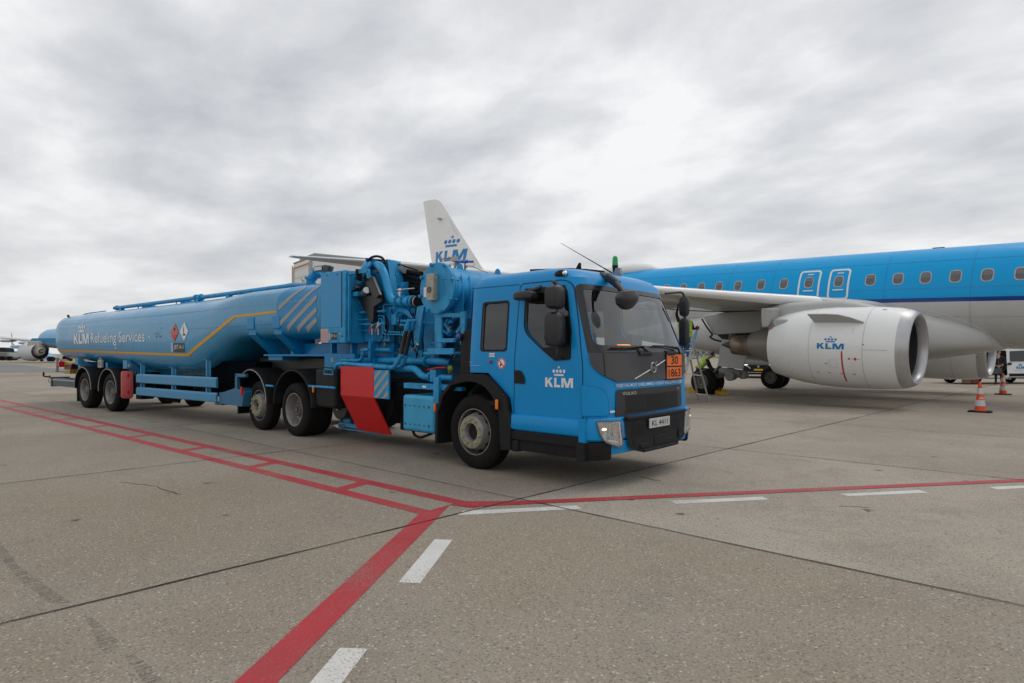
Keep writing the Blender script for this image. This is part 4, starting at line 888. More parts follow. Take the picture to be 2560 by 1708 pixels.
# big swan-neck pipe
b = MB(); path = [Q(395, 285, 6.60), Q(450, 285, 6.38), Q(515, 390, 6.34), Q(618, 815, 6.34), Q(690, 880, 6.34), Q(1040, 880, 6.34)]
b.tube(path, .072, 18, rad=.16, seg=7); flange(b, Q(390, 290, 6.58), (0, 1, 0), .12, bolts=10)
for x in (750, 850, 960, 1010): flange(b, Q(x, 880, 6.34), (1, 0, 0), .105)
part('swan_neck_pipe', b)
b = MB(); 
for x, r_ in ((1045, .10), (1085, .10)): b.cyl(Q(x - 8, 880, 6.34), Q(x + 8, 880, 6.34), r_, n=24)
part('rubber_bellows', b, black)
b = MB(); b.cyl(Q(1058, 880, 6.34), Q(1072, 880, 6.34), .095, n=24); part('pale_ring', b, lipm)
b = MB(); b.cyl(Q(780, 790, 6.34), Q(780, 690, 6.34), .022, n=10); b.ball(Q(780, 690, 6.34), .048, 12, (1, 1, .6)); b.cyl(Q(780, 750, 6.34), Q(780, 730, 6.34), .04, n=12); b.tube([Q(800, 680, 6.32), Q(870, 672, 6.30), Q(1020, 660, 6.26)], .009, 6); part('valve_lever', b, alu)
b = MB(); b.tube([Q(330, 300, 6.75), Q(245, 270, 6.35), Q(185, 400, 6.22), Q(120, 570, 6.22)], .072, 16, rad=.14, seg=6); part('branch_pipe', b)
b = MB(); b.cyl(Q(120, 585, 6.22), Q(85, 655, 6.22), .07, .062, n=20); b.cyl(Q(100, 620, 6.22), Q(95, 635, 6.22), .078, n=20); part('pipe_coupler', b, steel)
b = MB(); b.prism([Q(x, y, 6.12) for x, y in [(215, 420), (330, 470), (345, 520), (445, 770), (400, 825), (330, 795), (175, 480)]], (0, .07, 0)); part('swivel_cover', b, mat('black_cover', (.012, .010, .010), .35), bevel=.012)
b = MB(); b.prism([Q(x, y, 6.20) for x, y in [(190, 560), (90, 700), (100, 830), (230, 1090), (300, 1240), (345, 1200), (355, 960), (480, 880), (430, 690)]], (0, .10, 0)); part('swivel_arm', b, MATS['black_cover'], bevel=.012)
b = MB(); b.cyl(Q(195, 740, 6.20), Q(245, 690, 6.10), .062, n=20); part('swivel_joint', b, steel, bevel=.01)
b = MB(); b.tube([Q(260, 430, 6.36), Q(220, 380, 6.36), Q(232, 250, 6.36), Q(300, 160, 6.36), Q(400, 130, 6.36), Q(500, 160, 6.36), Q(552, 250, 6.38)], .022, 10, rad=.08, seg=5); part('arched_hose', b, black)
# bundle of black suction hoses behind
b = MB()
for p, q, r_ in (((690, 330), (1130, 430), .055), ((720, 400), (1130, 520), .06), ((740, 470), (1130, 590), .06), ((735, 560), (1120, 650), .06), ((745, 650), (1120, 740), .06), ((745, 740), (1110, 800), .05)):
    b.tube([Q(p[0] - 30, p[1] - 10, 7.0), Q((p[0] + q[0]) / 2, (p[1] + q[1]) / 2 + 12, 6.98), Q(*q, 6.95)], r_, 12, rad=.3)
b.cyl(Q(720, 330, 6.9), Q(790, 345, 6.9), .07, n=16); b.tube([Q(680, 280, 6.85), Q(760, 265, 6.85), Q(1080, 370, 6.85)], .014, 6, rad=.1)
part('hose_bundle', b, black)
b = MB(); b.cyl(Q(790, 345, 6.9), Q(870, 362, 6.9), .066, n=16); part('hose_clamp_plate', b, mat('pale_clamp', (.30, .32, .32), .5))
b = MB(); b.box(-8.35, -7.5, 7.15, 7.25, 1.4, 3.0); part('hose_backing', b, mat('dark_backing', (.010, .010, .011), .8))  # added sheet, a dark backing behind the hoses
# filter vessel, axis across the truck
vc = Q2(975, 315, 6.02); VR = .385
b = MB(); b.cyl(vc, vc + Vector((0, .035, 0)), VR, n=48); b.cyl(vc + Vector((0, .04, 0)), vc + Vector((0, .075, 0)), VR, n=48)
lid = part('vessel_lid', b, bevel=.006)
b = MB()
for k in range(8):
    b = MB(); t = 2 * math.pi * (k + .35) / 8; q = vc + Vector((math.cos(t), 0, math.sin(t))) * (VR - .012); b.cyl(q + Vector((0, -.045, 0)), q + Vector((0, .12, 0)), .016, n=8); b.cyl(q + Vector((0, -.03, 0)), q + Vector((0, 0, 0)), .03, n=6); obj('lid_bolt', b, gear_blue, lid)
b = MB(); b.tube([vc + Vector((.16, 0, .12)), vc + Vector((.16, -.04, .12)), vc + Vector((.25, -.04, .12))], .007, 6); hx0 = vc + Vector((.15, -.03, 0)); b.tube([hx0 + Vector((0, .03, .09)), hx0 + Vector((0, 0, .09)), hx0 + Vector((.02, 0, -.10)), hx0 + Vector((.02, .03, -.10))], .007, 6)
obj('lid_handle', b, gear_blue, lid)
b = MB(); jb = vc + Vector((-.045, 0, .0)); b.box(jb.x - .075, jb.x + .085, vc.y - .10, vc.y, vc.z - .19, vc.z + .21); gx = obj('gauge_box', b, mat('weathered_clear_box', (.34, .33, .27), .35, var=.3, vscale=18), lid, bevel=.012)
b = MB(); b.cyl((jb.x + .0, vc.y - .10, vc.z - .03), (jb.x + .0, vc.y - .108, vc.z - .03), .05, n=20); obj('gauge_dial', b, rim_dk, gx)
decal('white_notice', [[(vc.x - .29, vc.z - .12), (vc.x - .12, vc.z - .12), (vc.x - .12, vc.z + .03), (vc.x - .29, vc.z + .03)]], lambda x, z: (x, vc.y - .004, z), white_s, lid)
b = MB(); b.cyl(vc + Vector((0, .07, 0)), vc + Vector((0, 1.75, 0)), VR * .86, n=48)
b.rev([(0, VR * .86), (.10, VR * .8), (.18, VR * .5), (.21, 0)], vc + Vector((0, 1.75, 0)), (0, 1, 0), 48)
for k in range(2):
    yy = vc.y + .22 + .16 * k; b.prism([(vc.x + VR * .8, yy, vc.z + .2), (vc.x + VR * .93, yy, vc.z - .1), (vc.x + VR * .9, yy, vc.z - .45), (vc.x + VR * .4, yy, vc.z - .45), (vc.x + VR * .4, yy, vc.z - .2)], (0, .012, 0))
part('filter_vessel', b)
b = MB()
for yy in (.45, 1.3):
    c = vc + Vector((.02, yy, VR * .86)); b.prism([c + Vector((-.08, 0, -.02)), c + Vector((.08, 0, -.02)), c + Vector((.045, 0, .07)), c + Vector((.0, 0, .095)), c + Vector((-.045, 0, .07))], (0, .015, 0))
part('lifting_lug', b, split=True)
# air fittings on top of the vessel
def QF(x, y, Y=6.55): return W.P(1000 + x / 7.127, 480 + y / 7.127, 1, Y)
b = MB(); b.cyl(QF(980, 1390), QF(980, 1240), .022, n=10); b.box(*(lambda p, q: (min(p.x, q.x), max(p.x, q.x), 6.51, 6.58, min(p.z, q.z), max(p.z, q.z)))(QF(945, 1245), QF(1010, 1150))); b.cyl(QF(870, 1170), QF(945, 1170), .014, n=8); b.tube([QF(700, 1192), QF(870, 1175)], .006, 6); b.tube([QF(700, 1195), QF(945, 1222)], .006, 6)
b.cyl(QF(1158, 1400), QF(1158, 1270), .016, n=8); b.cyl(QF(1185, 1360), QF(1185, 1310), .016, n=8)
b.tube([QF(1010, 1300), QF(1060, 1345), QF(1085, 1365)], .02, 8); b.tube([QF(870, 1290), QF(930, 1285), QF(1000, 1290)], .005, 5); b.tube([QF(1190, 1320), QF(1280, 1320), QF(1400, 1380), QF(1560, 1440)], .006, 5, rad=.05); b.tube([QF(1300, 1240), QF(1330, 1270), QF(1310, 1330), QF(1200, 1320)], .004, 5, rad=.04)
part('air_fittings', b, mat('pewter_fitting', (.34, .32, .30), .35, metal=.7))
b = MB(); b.tube([QF(1010, 1245), QF(1100, 1240), QF(1300, 1243)], .019, 10); b.cyl(QF(1095, 1240), QF(1200, 1240), .027, n=10); b.tube([QF(1020, 1270), QF(1080, 1350)], .022, 8); part('valve_actuator', b, mat('bright_valve_blue', (.01, .12, .42), .3))
# support frame under the vessel
b = MB()
def bar(p, q, w=.07, h=.07, Yp=6.1, m=b): m.beam(Q2(*p, Yp), Q2(*q, Yp), w, h, up=(0, 1, 0))
for Yp in (6.1, 6.9):
    bar((995, 515), (995, 800), .16, .04, Yp); bar((1185, 500), (1185, 760), .10, .04, Yp); bar((965, 528), (1195, 528), .06, .05, Yp); bar((985, 725), (1120, 725), .06, .06, Yp); bar((1195, 585), (1140, 665), .05, .05, Yp)
p = Q2(870, 835, 6.0); q = Q2(1105, 835, 6.0); b.box(p.x, q.x, 6.0, 6.75, p.z, p.z + .035); b.box(p.x + .1, q.x, 6.0, 6.04, p.z + .03, p.z + .09)
bar((870, 580), (850, 800), .05, .05, 6.5); bar((820, 590), (850, 800), .05, .05, 6.5); bar((835, 590), (960, 590), .03, .03, 6.5)
part('support_frame', b, bevel=.005)
b = MB(); b.prism([Q(x, y, 6.30) for x, y in [(1060, 960), (1180, 930), (1130, 1210), (1090, 1568), (1010, 1568), (1030, 1200)]], (0, .05, 0)); part('slanted_post', b, bevel=.004)
b = MB(); b.prism([Q2(x, y, 6.62) for x, y in [(480, 690), (560, 700), (720, 880), (600, 880)]], (0, .12, 0)); b.prism([Q2(x, y, 6.6) for x, y in [(455, 700), (500, 690), (655, 860), (600, 870)]], (0, .04, 0)); part('slanted_brace', b, bevel=.006)
# pump block and dense small fittings
b = MB(); rnd = random.Random(4)
b.box(-8.75, -7.75, 6.75, 7.05, 1.35, 2.45)
for k in range(26):
    x = rnd.uniform(560, 830); y = rnd.uniform(1020, 1560); c = Q(x, y, 6.62); kind = rnd.random()
    if kind < .45: b.cyl(c, c + Vector((rnd.choice((-1, 1)) * rnd.uniform(.05, .16), 0, 0)), rnd.uniform(.012, .03), n=8)
    elif kind < .8: s_ = rnd.uniform(.02, .05); b.box(c.x - s_, c.x + s_, c.y - s_, c.y + .1, c.z - s_ * .7, c.z + s_ * .7)
    else: b.cyl(c + Vector((0, -.03, 0)), c + Vector((0, .1, 0)), rnd.uniform(.02, .045), n=10)
for k in range(22):
    x = rnd.uniform(900, 1140); y = rnd.uniform(560, 800); c = Q2(x, y, rnd.uniform(6.4, 6.9)); b.cyl(c, c + Vector((rnd.uniform(-.15, .15), rnd.uniform(-.1, .1), rnd.uniform(-.1, .1))), rnd.uniform(.012, .045), n=8)
part('pump_block', b, bevel=.004)
b = MB()
for k in range(7):
    y = 1230 + k * 48; p = Q(600, y, 6.58); q = Q(800, y + 6, 6.56); b.tube([p, q], .009, 6); b.cyl(Q(665 + 8 * (k % 2), y, 6.56), Q(715, y + 2, 6.56), .024, n=8); b.box(q.x - .03, q.x, 6.54, 6.60, q.z - .025, q.z + .025)
part('control_valves', b, mat('grimy_teal', (.015, .12, .17), .4, var=.4, vscale=20), bevel=.003)
b = MB(); b.tube([Q(740, 1200, 6.45), Q(735, 1080, 6.45), Q(760, 1020, 6.45), Q(850, 1030, 6.42), Q(930, 1085, 6.4), Q(1010, 1160, 6.4)], .035, 12, rad=.07); b.tube([Q(750, 1195, 6.42), Q(960, 1195, 6.40)], .026, 10); b.tube([Q(770, 1260, 6.42), Q(900, 1265, 6.40)], .026, 10); b.box(*(lambda p: (p.x - .06, p.x + .06, 6.38, 6.5, p.z - .08, p.z + .10))(Q(725, 1180, 6.44))); part('manifold_pipe', b, bevel=.004)
# thin steel-blue tubing loops with red levers
b = MB()
for pl_ in ([(330, 1560), (328, 1110), (330, 990), (365, 940), (370, 830)], [(335, 1108), (505, 1108), (523, 1135), (525, 1330), (560, 1370), (830, 1378)], [(400, 1260), (388, 1180), (395, 1120)], [(432, 1240), (440, 1150), (490, 1160), (500, 1380), (540, 1412), (820, 1412)], [(515, 1060), (512, 940), (540, 920), (660, 925)], [(0, 1352), (410, 1356)], [(285, 1568), (290, 1440), (330, 1420)]):
    b.tube([Q(x, y, 6.30) for x, y in pl_], .011, 8, rad=.04)
part('small_bore_tubing', b)
b = MB()
for x in (330, 430): b.cyl(Q(x, 1210, 6.28), Q(x, 1420, 6.28), .02, n=8); b.cyl(Q(x - 25, 1260, 6.28), Q(x + 40, 1255, 6.28), .016, n=8); b.box(*(lambda p: (p.x - .03, p.x + .03, 6.25, 6.31, p.z - .02, p.z + .03))(Q(x, 1300, 6.28)))
part('tap_bodies', b, steel, bevel=.003)
b = MB()
for x in (285, 390): b.tube([Q(x + 20, 1285, 6.24), Q(x, 1300, 6.23), Q(x - 2, 1385, 6.23)], .008, 6)
b.tube([QM(1500, 510, 6.2), QM(1650, 480, 6.1), QM(1780, 475, 6.1)], .012, 6); part('red_levers', b, red_p)
# paired delivery hoses
def hose_pair(dx_, Yp):
    b = MB(); b.tube([Q2(765 + dx_, 565, Yp), Q2(745 + dx_, 640, Yp)], .045, 14); b.tube([Q2(745 + dx_, 635, Yp), Q2(718 + dx_, 690, Yp)], .035, 12); b.cyl(Q2(752 + dx_, 620, Yp), Q2(748 + dx_, 632, Yp), .052, n=14); part('hose_coupling', b)
    b = MB(); b.tube([Q2(740 + dx_, 650, Yp), Q2(715 + dx_, 740, Yp), Q2(688 + dx_, 860, Yp - .1)], .036, 12, rad=.1); part('delivery_hose', b, mat('brown_black_hose', (.018, .014, .013), .6, var=.3, vscale=20))
hose_pair(0, 6.15); hose_pair(38, 6.3)
b = MB(); b.tube([Q2(700, 840, 6.0), Q2(665, 905, 5.98), Q2(640, 938, 5.97), Q2(590, 938, 5.97), Q2(235, 905, 5.97), Q2(190, 915, 5.97), Q2(180, 965, 5.98)], .036, 14, rad=.07)
for x in (240, 300, 345, 480, 495, 590, 605, 615): b.cyl(Q2(x - 3, 911 + (x - 235) * .078 - 3, 5.97), Q2(x + 4, 911 + (x - 235) * .078 - 3, 5.97), .044, n=14)
b.tube([Q2(735, 850, 6.15), Q2(715, 910, 6.15), Q2(690, 935, 6.15), Q2(600, 930, 6.15), Q2(300, 902, 6.15)], .034, 12, rad=.06)
b.tube([Q2(235, 880, 6.1), Q2(375, 883, 6.1), Q2(395, 860, 6.1), Q2(400, 800, 6.1), Q2(445, 797, 6.1)], .030, 12, rad=.05)
for x, y in ((400, 830), (400, 800), (290, 882), (345, 883)): b.cyl(Q2(x, y, 6.1) + Vector((-.01, 0, -.012)), Q2(x, y, 6.1) + Vector((.01, 0, .012)), .04, n=12)
part('delivery_pipe', b)
b = MB(); b.tube([Q2(490, 885, 6.45), Q2(910, 888, 6.45)], .062, 18); b.tube([Q2(425, 885, 6.45), Q2(460, 885, 6.45)], .062, 18); flange(b, Q2(490, 885, 6.45), (1, 0, 0), .095, .02); flange(b, Q2(900, 888, 6.45), (1, 0, 0), .095, .03); b.tube([Q2(915, 888, 6.45), Q2(1090, 900, 6.45)], .058, 16)
b.tube([Q2(440, 800, 6.4), Q2(620, 800, 6.4)], .04, 12)
part('transfer_pipe', b)
b = MB(); b.cyl(Q2(466, 885, 6.45), Q2(484, 885, 6.45), .085, n=20); part('pipe_gasket', b, mat('old_gasket', (.33, .25, .18), .6))
b = MB(); b.tube([Q2(660, 950, 6.2), Q2(810, 945, 6.2), Q2(870, 1015, 6.2), Q2(945, 1010, 6.2)], .055, 16, rad=.14, seg=6); flange(b, Q2(935, 1010, 6.2), (1, 0, 0), .085, .03); b.box(*(lambda p, q: (p.x, q.x, 6.12, 6.35, q.z, p.z))(Q2(955, 955, 6.2), Q2(1000, 1050, 6.2))); b.tube([Q2(1000, 1015, 6.2), Q2(1110, 1020, 6.2)], .05, 14)
part('lower_pipe', b, bevel=.003)
b = MB()
for k in range(9): b.tube([Q2(1062 + 4 * k, 930, 6.05 + .01 * k), Q2(1072 + 3 * k, 985 - 4 * (k % 3), 6.03 + .01 * k)], .004, 5)
b.ball(Q2(1085, 945, 6.06), .05, 10, (1, .6, 1)); part('green_strap', b, mat('green_yellow_strap', (.16, .22, .03), .6))
b = MB(); rnd = random.Random(11)
for k in range(9):
    x0_, x1_ = rnd.uniform(600, 660), rnd.uniform(860, 930); y_ = rnd.uniform(1020, 1045); b.tube([Q2(x0_, y_, 6.25), Q2((x0_ + x1_) / 2, y_ + rnd.uniform(-6, 16), 6.25), Q2(x1_, y_ + rnd.uniform(-5, 5), 6.25)], .010, 6, rad=.1)
for k in range(6):
    x0_ = 560 + 10 * k; b.tube([Q2(x0_ + 60, 1040, 6.25), Q2(x0_ + 45, 1120, 6.2), Q2(x0_ + 20, 1290, 6.2), Q2(x0_ - 15, 1345, 6.2)], .010 + .004 * (k % 2), 6, rad=.1)
part('dark_cable_loom', b, black)
# red guard and striped board
Yg = 5.92; rt0, rt1 = -9.45, -8.47
b = MB(); b.loft([[Vector((x, y, z)) for y, z in ((Yg, 1.375), (Yg, .872), (6.27, .225), (6.29, .24), (Yg + .02, .88), (Yg + .02, 1.375))] for x in (rt0, rt1)]); part('red_guard_panel', b, red_p, angle=12)
b = MB(); b.box(-8.465, -8.06, Yg + .004, Yg + .03, .868, 1.33); sb = part('striped_board', b, gear_blue)
st = []; x0s, x1s, z0s, z1s = -8.455, -8.07, .875, 1.323
def clip(poly, x0, x1, z0, z1):
    for ax, lim, sgn in ((0, x0, 1), (0, x1, -1), (1, z0, 1), (1, z1, -1)):
        o_ = []
        for i in range(len(poly)):
            p, q = poly[i - 1], poly[i]; a_, c_ = (p[ax] - lim) * sgn, (q[ax] - lim) * sgn
            if a_ >= 0: o_.append(p)
            if a_ * c_ < 0: t = a_ / (a_ - c_); o_.append((p[0] + (q[0] - p[0]) * t, p[1] + (q[1] - p[1]) * t))
        poly = o_
        if not poly: break
    return poly
for k in range(5):
    z_ = .62 + .172 * k; q = clip([(x0s, z_), (x0s + .6, z_ + .50), (x0s + .6, z_ + .58), (x0s, z_ + .08)], x0s, x1s, z0s, z1s)
    if q: st.append(q)
decal('stripes', st, lambda x, z: (x, Yg - .001, z), beige_s, sb)
# foot plate and bracket left of the guard
b = MB(); p, q = QM(155, 1300, 6.33), QM(430, 1400, 6.33); b.box(p.x, q.x + .1, 6.33, 6.6, q.z, p.z); p2, q2 = QM(225, 1020, 6.38), QM(330, 1290, 6.38); b.box(p2.x, q2.x, 6.38, 6.42, p.z, p2.z); b.box(p.x, q.x + .7, 6.34, 6.5, q.z - .05, q.z - .02); part('foot_plate', b, frame_blue, bevel=.006)
b = MB(); b.prism([QM(75, 1345, 6.2), QM(155, 1395, 6.2), QM(160, 1375, 6.2), QM(150, 1335, 6.2)], (0, .12, 0)); part('step_edge', b, alu)
b = MB(); c = QM(170, 1050, 6.1); b.cyl(c, c + Vector((0, .2, 0)), .26, n=28); part('hose_reel_drum', b, MATS['black_cover'], bevel=.02)
b = MB(); b.cyl(c + Vector((0, -.06, 0)), c, .045, n=12); b.cyl(c + Vector((0, -.06, -.07)), c + Vector((0, 0, -.07)), .02, n=8); part('reel_knob', b, steel, bevel=.008)
# blue tank with two rows of slots
b = MB(); b.box(-7.68, -6.93, YN, 6.55, .41, .965); ft = part('side_tank', b, mat('tank_panel_blue', (.03, .33, .57), .4, var=.10, dirt=.3, dcol=(.02, .10, .16)), bevel=.05, seg=5)
b = MB()
for zz in (.80, .515):
    for k in range(6):
        xx = -7.60 + k * .112; w_ = .034 if k in (0, 5) else .02; h_ = .036 if k in (0, 5) else .022
        b.box(xx - w_ / 2, xx + w_ / 2, YN - .004, YN + .002, zz - h_ / 2, zz + h_ / 2)
obj('slots', b, mat('slot_shade', (.02, .06, .09), .6), ft)
b = MB(); b.box(-7.75, -6.60, 5.98, 6.1, 1.055, 1.14); b.box(-6.98, -6.86, 5.93, 5.99, .86, 1.25); b.box(-6.90, -6.45, 6.0, 6.1, 1.06, 1.12); part('side_beam', b, bevel=.006)
b = MB(); b.box(-7.28, -7.20, 5.972, 5.978, 1.08, 1.11); part('small_plate', b, white_s)
b = MB(); c = QM(1615, 1080, 5.93); b.box(c.x - .018, c.x + .018, 5.91, 5.94, c.z - .06, c.z + .06); part('side_marker', b, amber, bevel=.01)
b = MB(); b.tube([(-7.55, 6.0, .41), (-7.5, 6.0, .33), (-7.38, 6.02, .30), (-7.2, 6.1, .38)], .02, 8, rad=.05); part('drain_pipe', b, black)
# air intake stack behind the cab with the blue lamp
b = MB(); b.prism([(-6.48, 6.0, 1.24), (-6.18, 6.0, 1.24), (-6.18, 6.0, 1.93), (-6.24, 6.0, 1.96), (-6.40, 6.0, 1.92), (-6.47, 6.0, 1.80)], (0, .35, 0)); part('intake_stack', b, trim, bevel=.025, seg=3)
b = MB(); c = W.P(*zA(138, 600), 1, 6.0); b.cyl(c + Vector((0, .0, 0)), c + Vector((0, -.035, 0)), .062, n=20); bl = part('work_lamp', b, trim)
b = MB(); b.ball(c + Vector((0, -.04, 0)), .05, 14, (1, .6, 1)); obj('blue_lens', b, blue_l, bl)
# small plate with white marks and coupling on the chassis behind the guard
b = MB(); b.box(-10.2, -9.6, 6.2, 7.9, 1.18, 1.24); b.cyl((-11.3, YC, 1.15), (-11.3, YC, 1.30), .55, n=32); b.box(-12.0, -10.6, 6.5, 7.6, 1.05, 1.16); b.box(-10.3, -9.7, 6.3, 7.8, 1.30, 1.42); b.box(-13.6, -9.7, 6.42, 7.7, 1.06, 1.50); part('fifth_wheel_and_dark_fill', b, mat('greasy_steel', (.02, .019, .018), .45, var=.4, vscale=10))  # coupling parts; the long last box is added to fill the gap dark
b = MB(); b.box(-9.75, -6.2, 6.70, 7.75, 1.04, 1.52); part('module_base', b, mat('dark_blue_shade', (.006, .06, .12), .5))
b = MB(); b.box(-7.6, -6.5, 6.9, 7.1, 1.3, 2.2); b.box(-7.75, -7.62, 6.6, 6.75, 1.4, 2.3); b.box(-9.7, -7.6, 7.3, 7.4, 1.3, 2.5); b.box(-7.6, -6.35, 7.3, 7.4, 1.3, 2.3); part('gap_backing', b, MATS['dark_blue_shade'], bevel=.01)  # panels added behind the pipework so the gaps read dark

# mixed bare fittings, cables and grimy hoses that break up the blue
b = MB(); rnd = random.Random(21)
for k in range(26):
    c = Q2(rnd.uniform(480, 1120), rnd.uniform(560, 870), rnd.uniform(6.15, 6.55)); r_ = rnd.uniform(.008, .022); d_ = Vector((rnd.choice((-1, 1, 0)), 0, rnd.choice((0, 1)))); d_ = d_ if d_.length else Vector((0, -1, 0))
    b.cyl(c, c + d_ * rnd.uniform(.03, .08), r_, n=8)
part('pipe_fitting', b, split=True, m= mat('dull_brass_steel', (.24, .21, .15), .4, metal=.7, var=.3, vscale=20))
b = MB()
for k in range(14):
    x0_, y0_ = rnd.uniform(500, 1000), rnd.uniform(420, 640); x1_, y1_ = x0_ + rnd.uniform(-40, 60), y0_ + rnd.uniform(120, 300)
    Y_ = rnd.uniform(6.3, 6.55); b.tube([Q2(x0_, y0_, Y_), Q2(x0_ + rnd.uniform(-25, 25), (y0_ * 2 + y1_) / 3, Y_ - .05), Q2(x1_ + rnd.uniform(-25, 25), (y0_ + y1_ * 2) / 3, Y_ - .03), Q2(x1_, y1_, Y_)], rnd.uniform(.006, .014), 6, rad=.08)
part('control_cables', b, black)
# ================================================================== TANK TRAILER
trl = thing('tank_trailer', 'long faded blue tank trailer with yellow line, white lettering and side guard rails', 'trailer', frame=T)
def tq(zz, x, y, Y=-1.25): return T.P(*zz(x, y), 1, Y)
HWT = 1.25
def ex(x): t = max(0.0, min(1.0, (x + 3.0) / 1.4)); return .60 - .20 * t
def zb(x):
    K = [(-12.6, 1.38), (-9.2, 1.25), (-6.9, 1.10), (-4.7, 1.02), (-4.1, 1.06), (-3.4, 1.22), (-2.5, 1.64), (-2.1, 1.80), (-1.7, 1.87), (3, 1.86)]
    for (a, p), (c, q) in zip(K, K[1:]):
        if x <= c: t = max(0, (x - a) / (c - a)); return p + (q - p) * t
    return K[-1][1]
def zt(x): return 2.86 + .0075 * (x + 12.6)
def sec(x): t_, b_ = zt(x), zb(x); return (t_ + b_) / 2, (t_ - b_) / 2
def endk(x):
    if x < -12.56: t = (x + 12.56) / .14; return .82 + .18 * math.sqrt(max(0.0, 1 - t * t)) if t > -1 else 0
    if x > .98: t = (x - .98) / .34; return math.sqrt(max(0.0, 1 - t * t)) ** .55 if t < 1 else 0
    return 1
def sring(x, n=64):
    c, h = sec(x); k = max(.02, endk(x)); o = []; EX = ex(x)
    for i in range(n):
        a = 2 * math.pi * i / n; ca, sa = math.cos(a), math.sin(a)
        o.append(Vector((x, HWT * k * math.copysign(abs(ca) ** EX, ca), c + h * (.75 * k + .25 * k) * math.copysign(abs(sa) ** EX, sa))))
    return o
def TS(x, z, o=0.005):
    EX = ex(x); c, h = sec(x); t = max(-1, min(1, (z - c) / h)); sa = abs(t) ** (1 / EX); ca = math.sqrt(max(0, 1 - sa * sa)); y = -HWT * ca ** EX
    return (x, y - o * max(.3, ca), z + (o * sa if t > 0 else -o * sa))
b = MB(); xs = [-12.699, -12.69, -12.675, -12.65, -12.61, -12.56, -12.25] + [-12.25 + (12.25 - 4.8) * i / 10 for i in range(1, 11)] + [-4.6 + .25 * i for i in range(0, 14)] + [-.9, -.3, .3, .7, .98, 1.08, 1.18, 1.26, 1.30, 1.318]
b.loft([sring(x) for x in sorted(set(xs))]); tank = obj('tank_shell', b, tank_blue, trl, angle=60)
# nose: deeper blue panel with slanting grey tapes, clearing the cabinet
nose = roundpoly([(-.32, 1.90), (.96, 1.89), (.96, 2.93), (-.05, 2.925), (-.31, 2.66)], [.02, 0, 0, .16, .12], 5)
decal('nose_panel', [nose], lambda x, z: TS(x, z, .004), nose_blue, tank, (.3, .04))
tp = []
for (x0q, z0q), (x1q, z1q) in (((-.25, 2.43), (.52, 2.83)), ((-.22, 2.12), (.98, 2.83)), ((.02, 2.03), (.98, 2.60)), ((.33, 2.0), (.98, 2.37)), ((.62, 1.99), (.98, 2.18))):
    m_q = (z1q - z0q) / (x1q - x0q); tp.append([(x0q, z0q), (x1q, z1q), (x1q, z1q + .05), (x1q - .02, z1q + .085 if z1q < 2.8 else z1q + .05), (x0q, z0q + .10)])
decal('grey_tapes', tp, lambda x, z: TS(x, min(z, zt(x) - .01), .009), beige_s, tank, (.1, .03))
# yellow line
yl = [(-12.55, 1.728), (-12.55, 1.678), (-3.98, 1.535), (-3.90, 1.56), (-1.86, 2.355), (-.33, 2.395), (-.30, 2.425), (-.36, 2.445), (-1.90, 2.405), (-2.02, 2.375), (-4.02, 1.598)]
decal('yellow_line', [yl], lambda x, z: TS(x, z, .006), yellow_s, tank, (.25, .05))
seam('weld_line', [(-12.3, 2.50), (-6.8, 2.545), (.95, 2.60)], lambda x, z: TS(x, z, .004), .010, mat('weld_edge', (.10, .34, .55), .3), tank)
seam('weld_line', [(-4.3, 2.16), (.95, 2.19)], lambda x, z: TS(x, z, .006), .005, mat('seam_shade', (.01, .12, .25), .4), tank)
# lettering
decal('tank_logo', airline_logo(-11.0, 1.89, 1.16, .285), lambda x, z: TS(x, z, .006), white_s, tank, (.3, .05))
text_decal('tank_lettering', 'Refueling Services', lambda x, z: TS(x, z, .006), white_s, tank, -9.68, 1.815, 3.50, .37, .004, (.3, .05))
decal('tank_dash', [[(-5.98, 2.0), (-5.86, 2.0), (-5.86, 2.025), (-5.98, 2.025)]], lambda x, z: TS(x, z, .006), white_s, tank)
decal('small_plate', [[(-8.05, 1.735), (-7.93, 1.735), (-7.93, 1.755), (-8.05, 1.755)]], lambda x, z: TS(x, z, .006), white_s, tank)
sc_ = []; rnd = random.Random(2)
for k in range(16): x = rnd.choice((-5.6, -5.35)) + rnd.gauss(0, .07); z = 2.07 + rnd.gauss(0, .09); l_ = rnd.uniform(.01, .06); sc_.append([(x, z), (x + l_, z + l_ * .5), (x + l_ * .8, z + l_ * .8), (x - .01, z + .012)])
decal('scuff_marks', sc_, lambda x, z: TS(x, z, .006), mat('scuff_navy', (.02, .07, .16), .5), tank)
def dia(cx, cz, w, h): return [(cx - w / 2, cz), (cx, cz - h / 2), (cx + w / 2, cz), (cx, cz + h / 2)]
d1 = decal('flammable_sign', [dia(-4.575, 2.10, .42, .44)], lambda x, z: TS(x, z, .007), mat('salmon_red', (.50, .13, .10), .45), tank, (.2, .06))
decal('sign_lower_half', [[(-4.575 - .155, 2.045), (-4.575, 1.885), (-4.575 + .155, 2.045)]], lambda x, z: TS(x, z, .009), red_p, d1, (.2, .06))
decal('flame_mark', [[(-4.60, 2.15), (-4.62, 2.20), (-4.585, 2.19), (-4.57, 2.26), (-4.555, 2.20), (-4.53, 2.20), (-4.55, 2.15)], [(-4.60, 2.135), (-4.55, 2.135), (-4.55, 2.128), (-4.60, 2.128)]], lambda x, z: TS(x, z, .009), dark, d1)
d2 = decal('environment_sign', [dia(-4.10, 2.115, .42, .44)], lambda x, z: TS(x, z, .007), white_s, tank, (.2, .06))
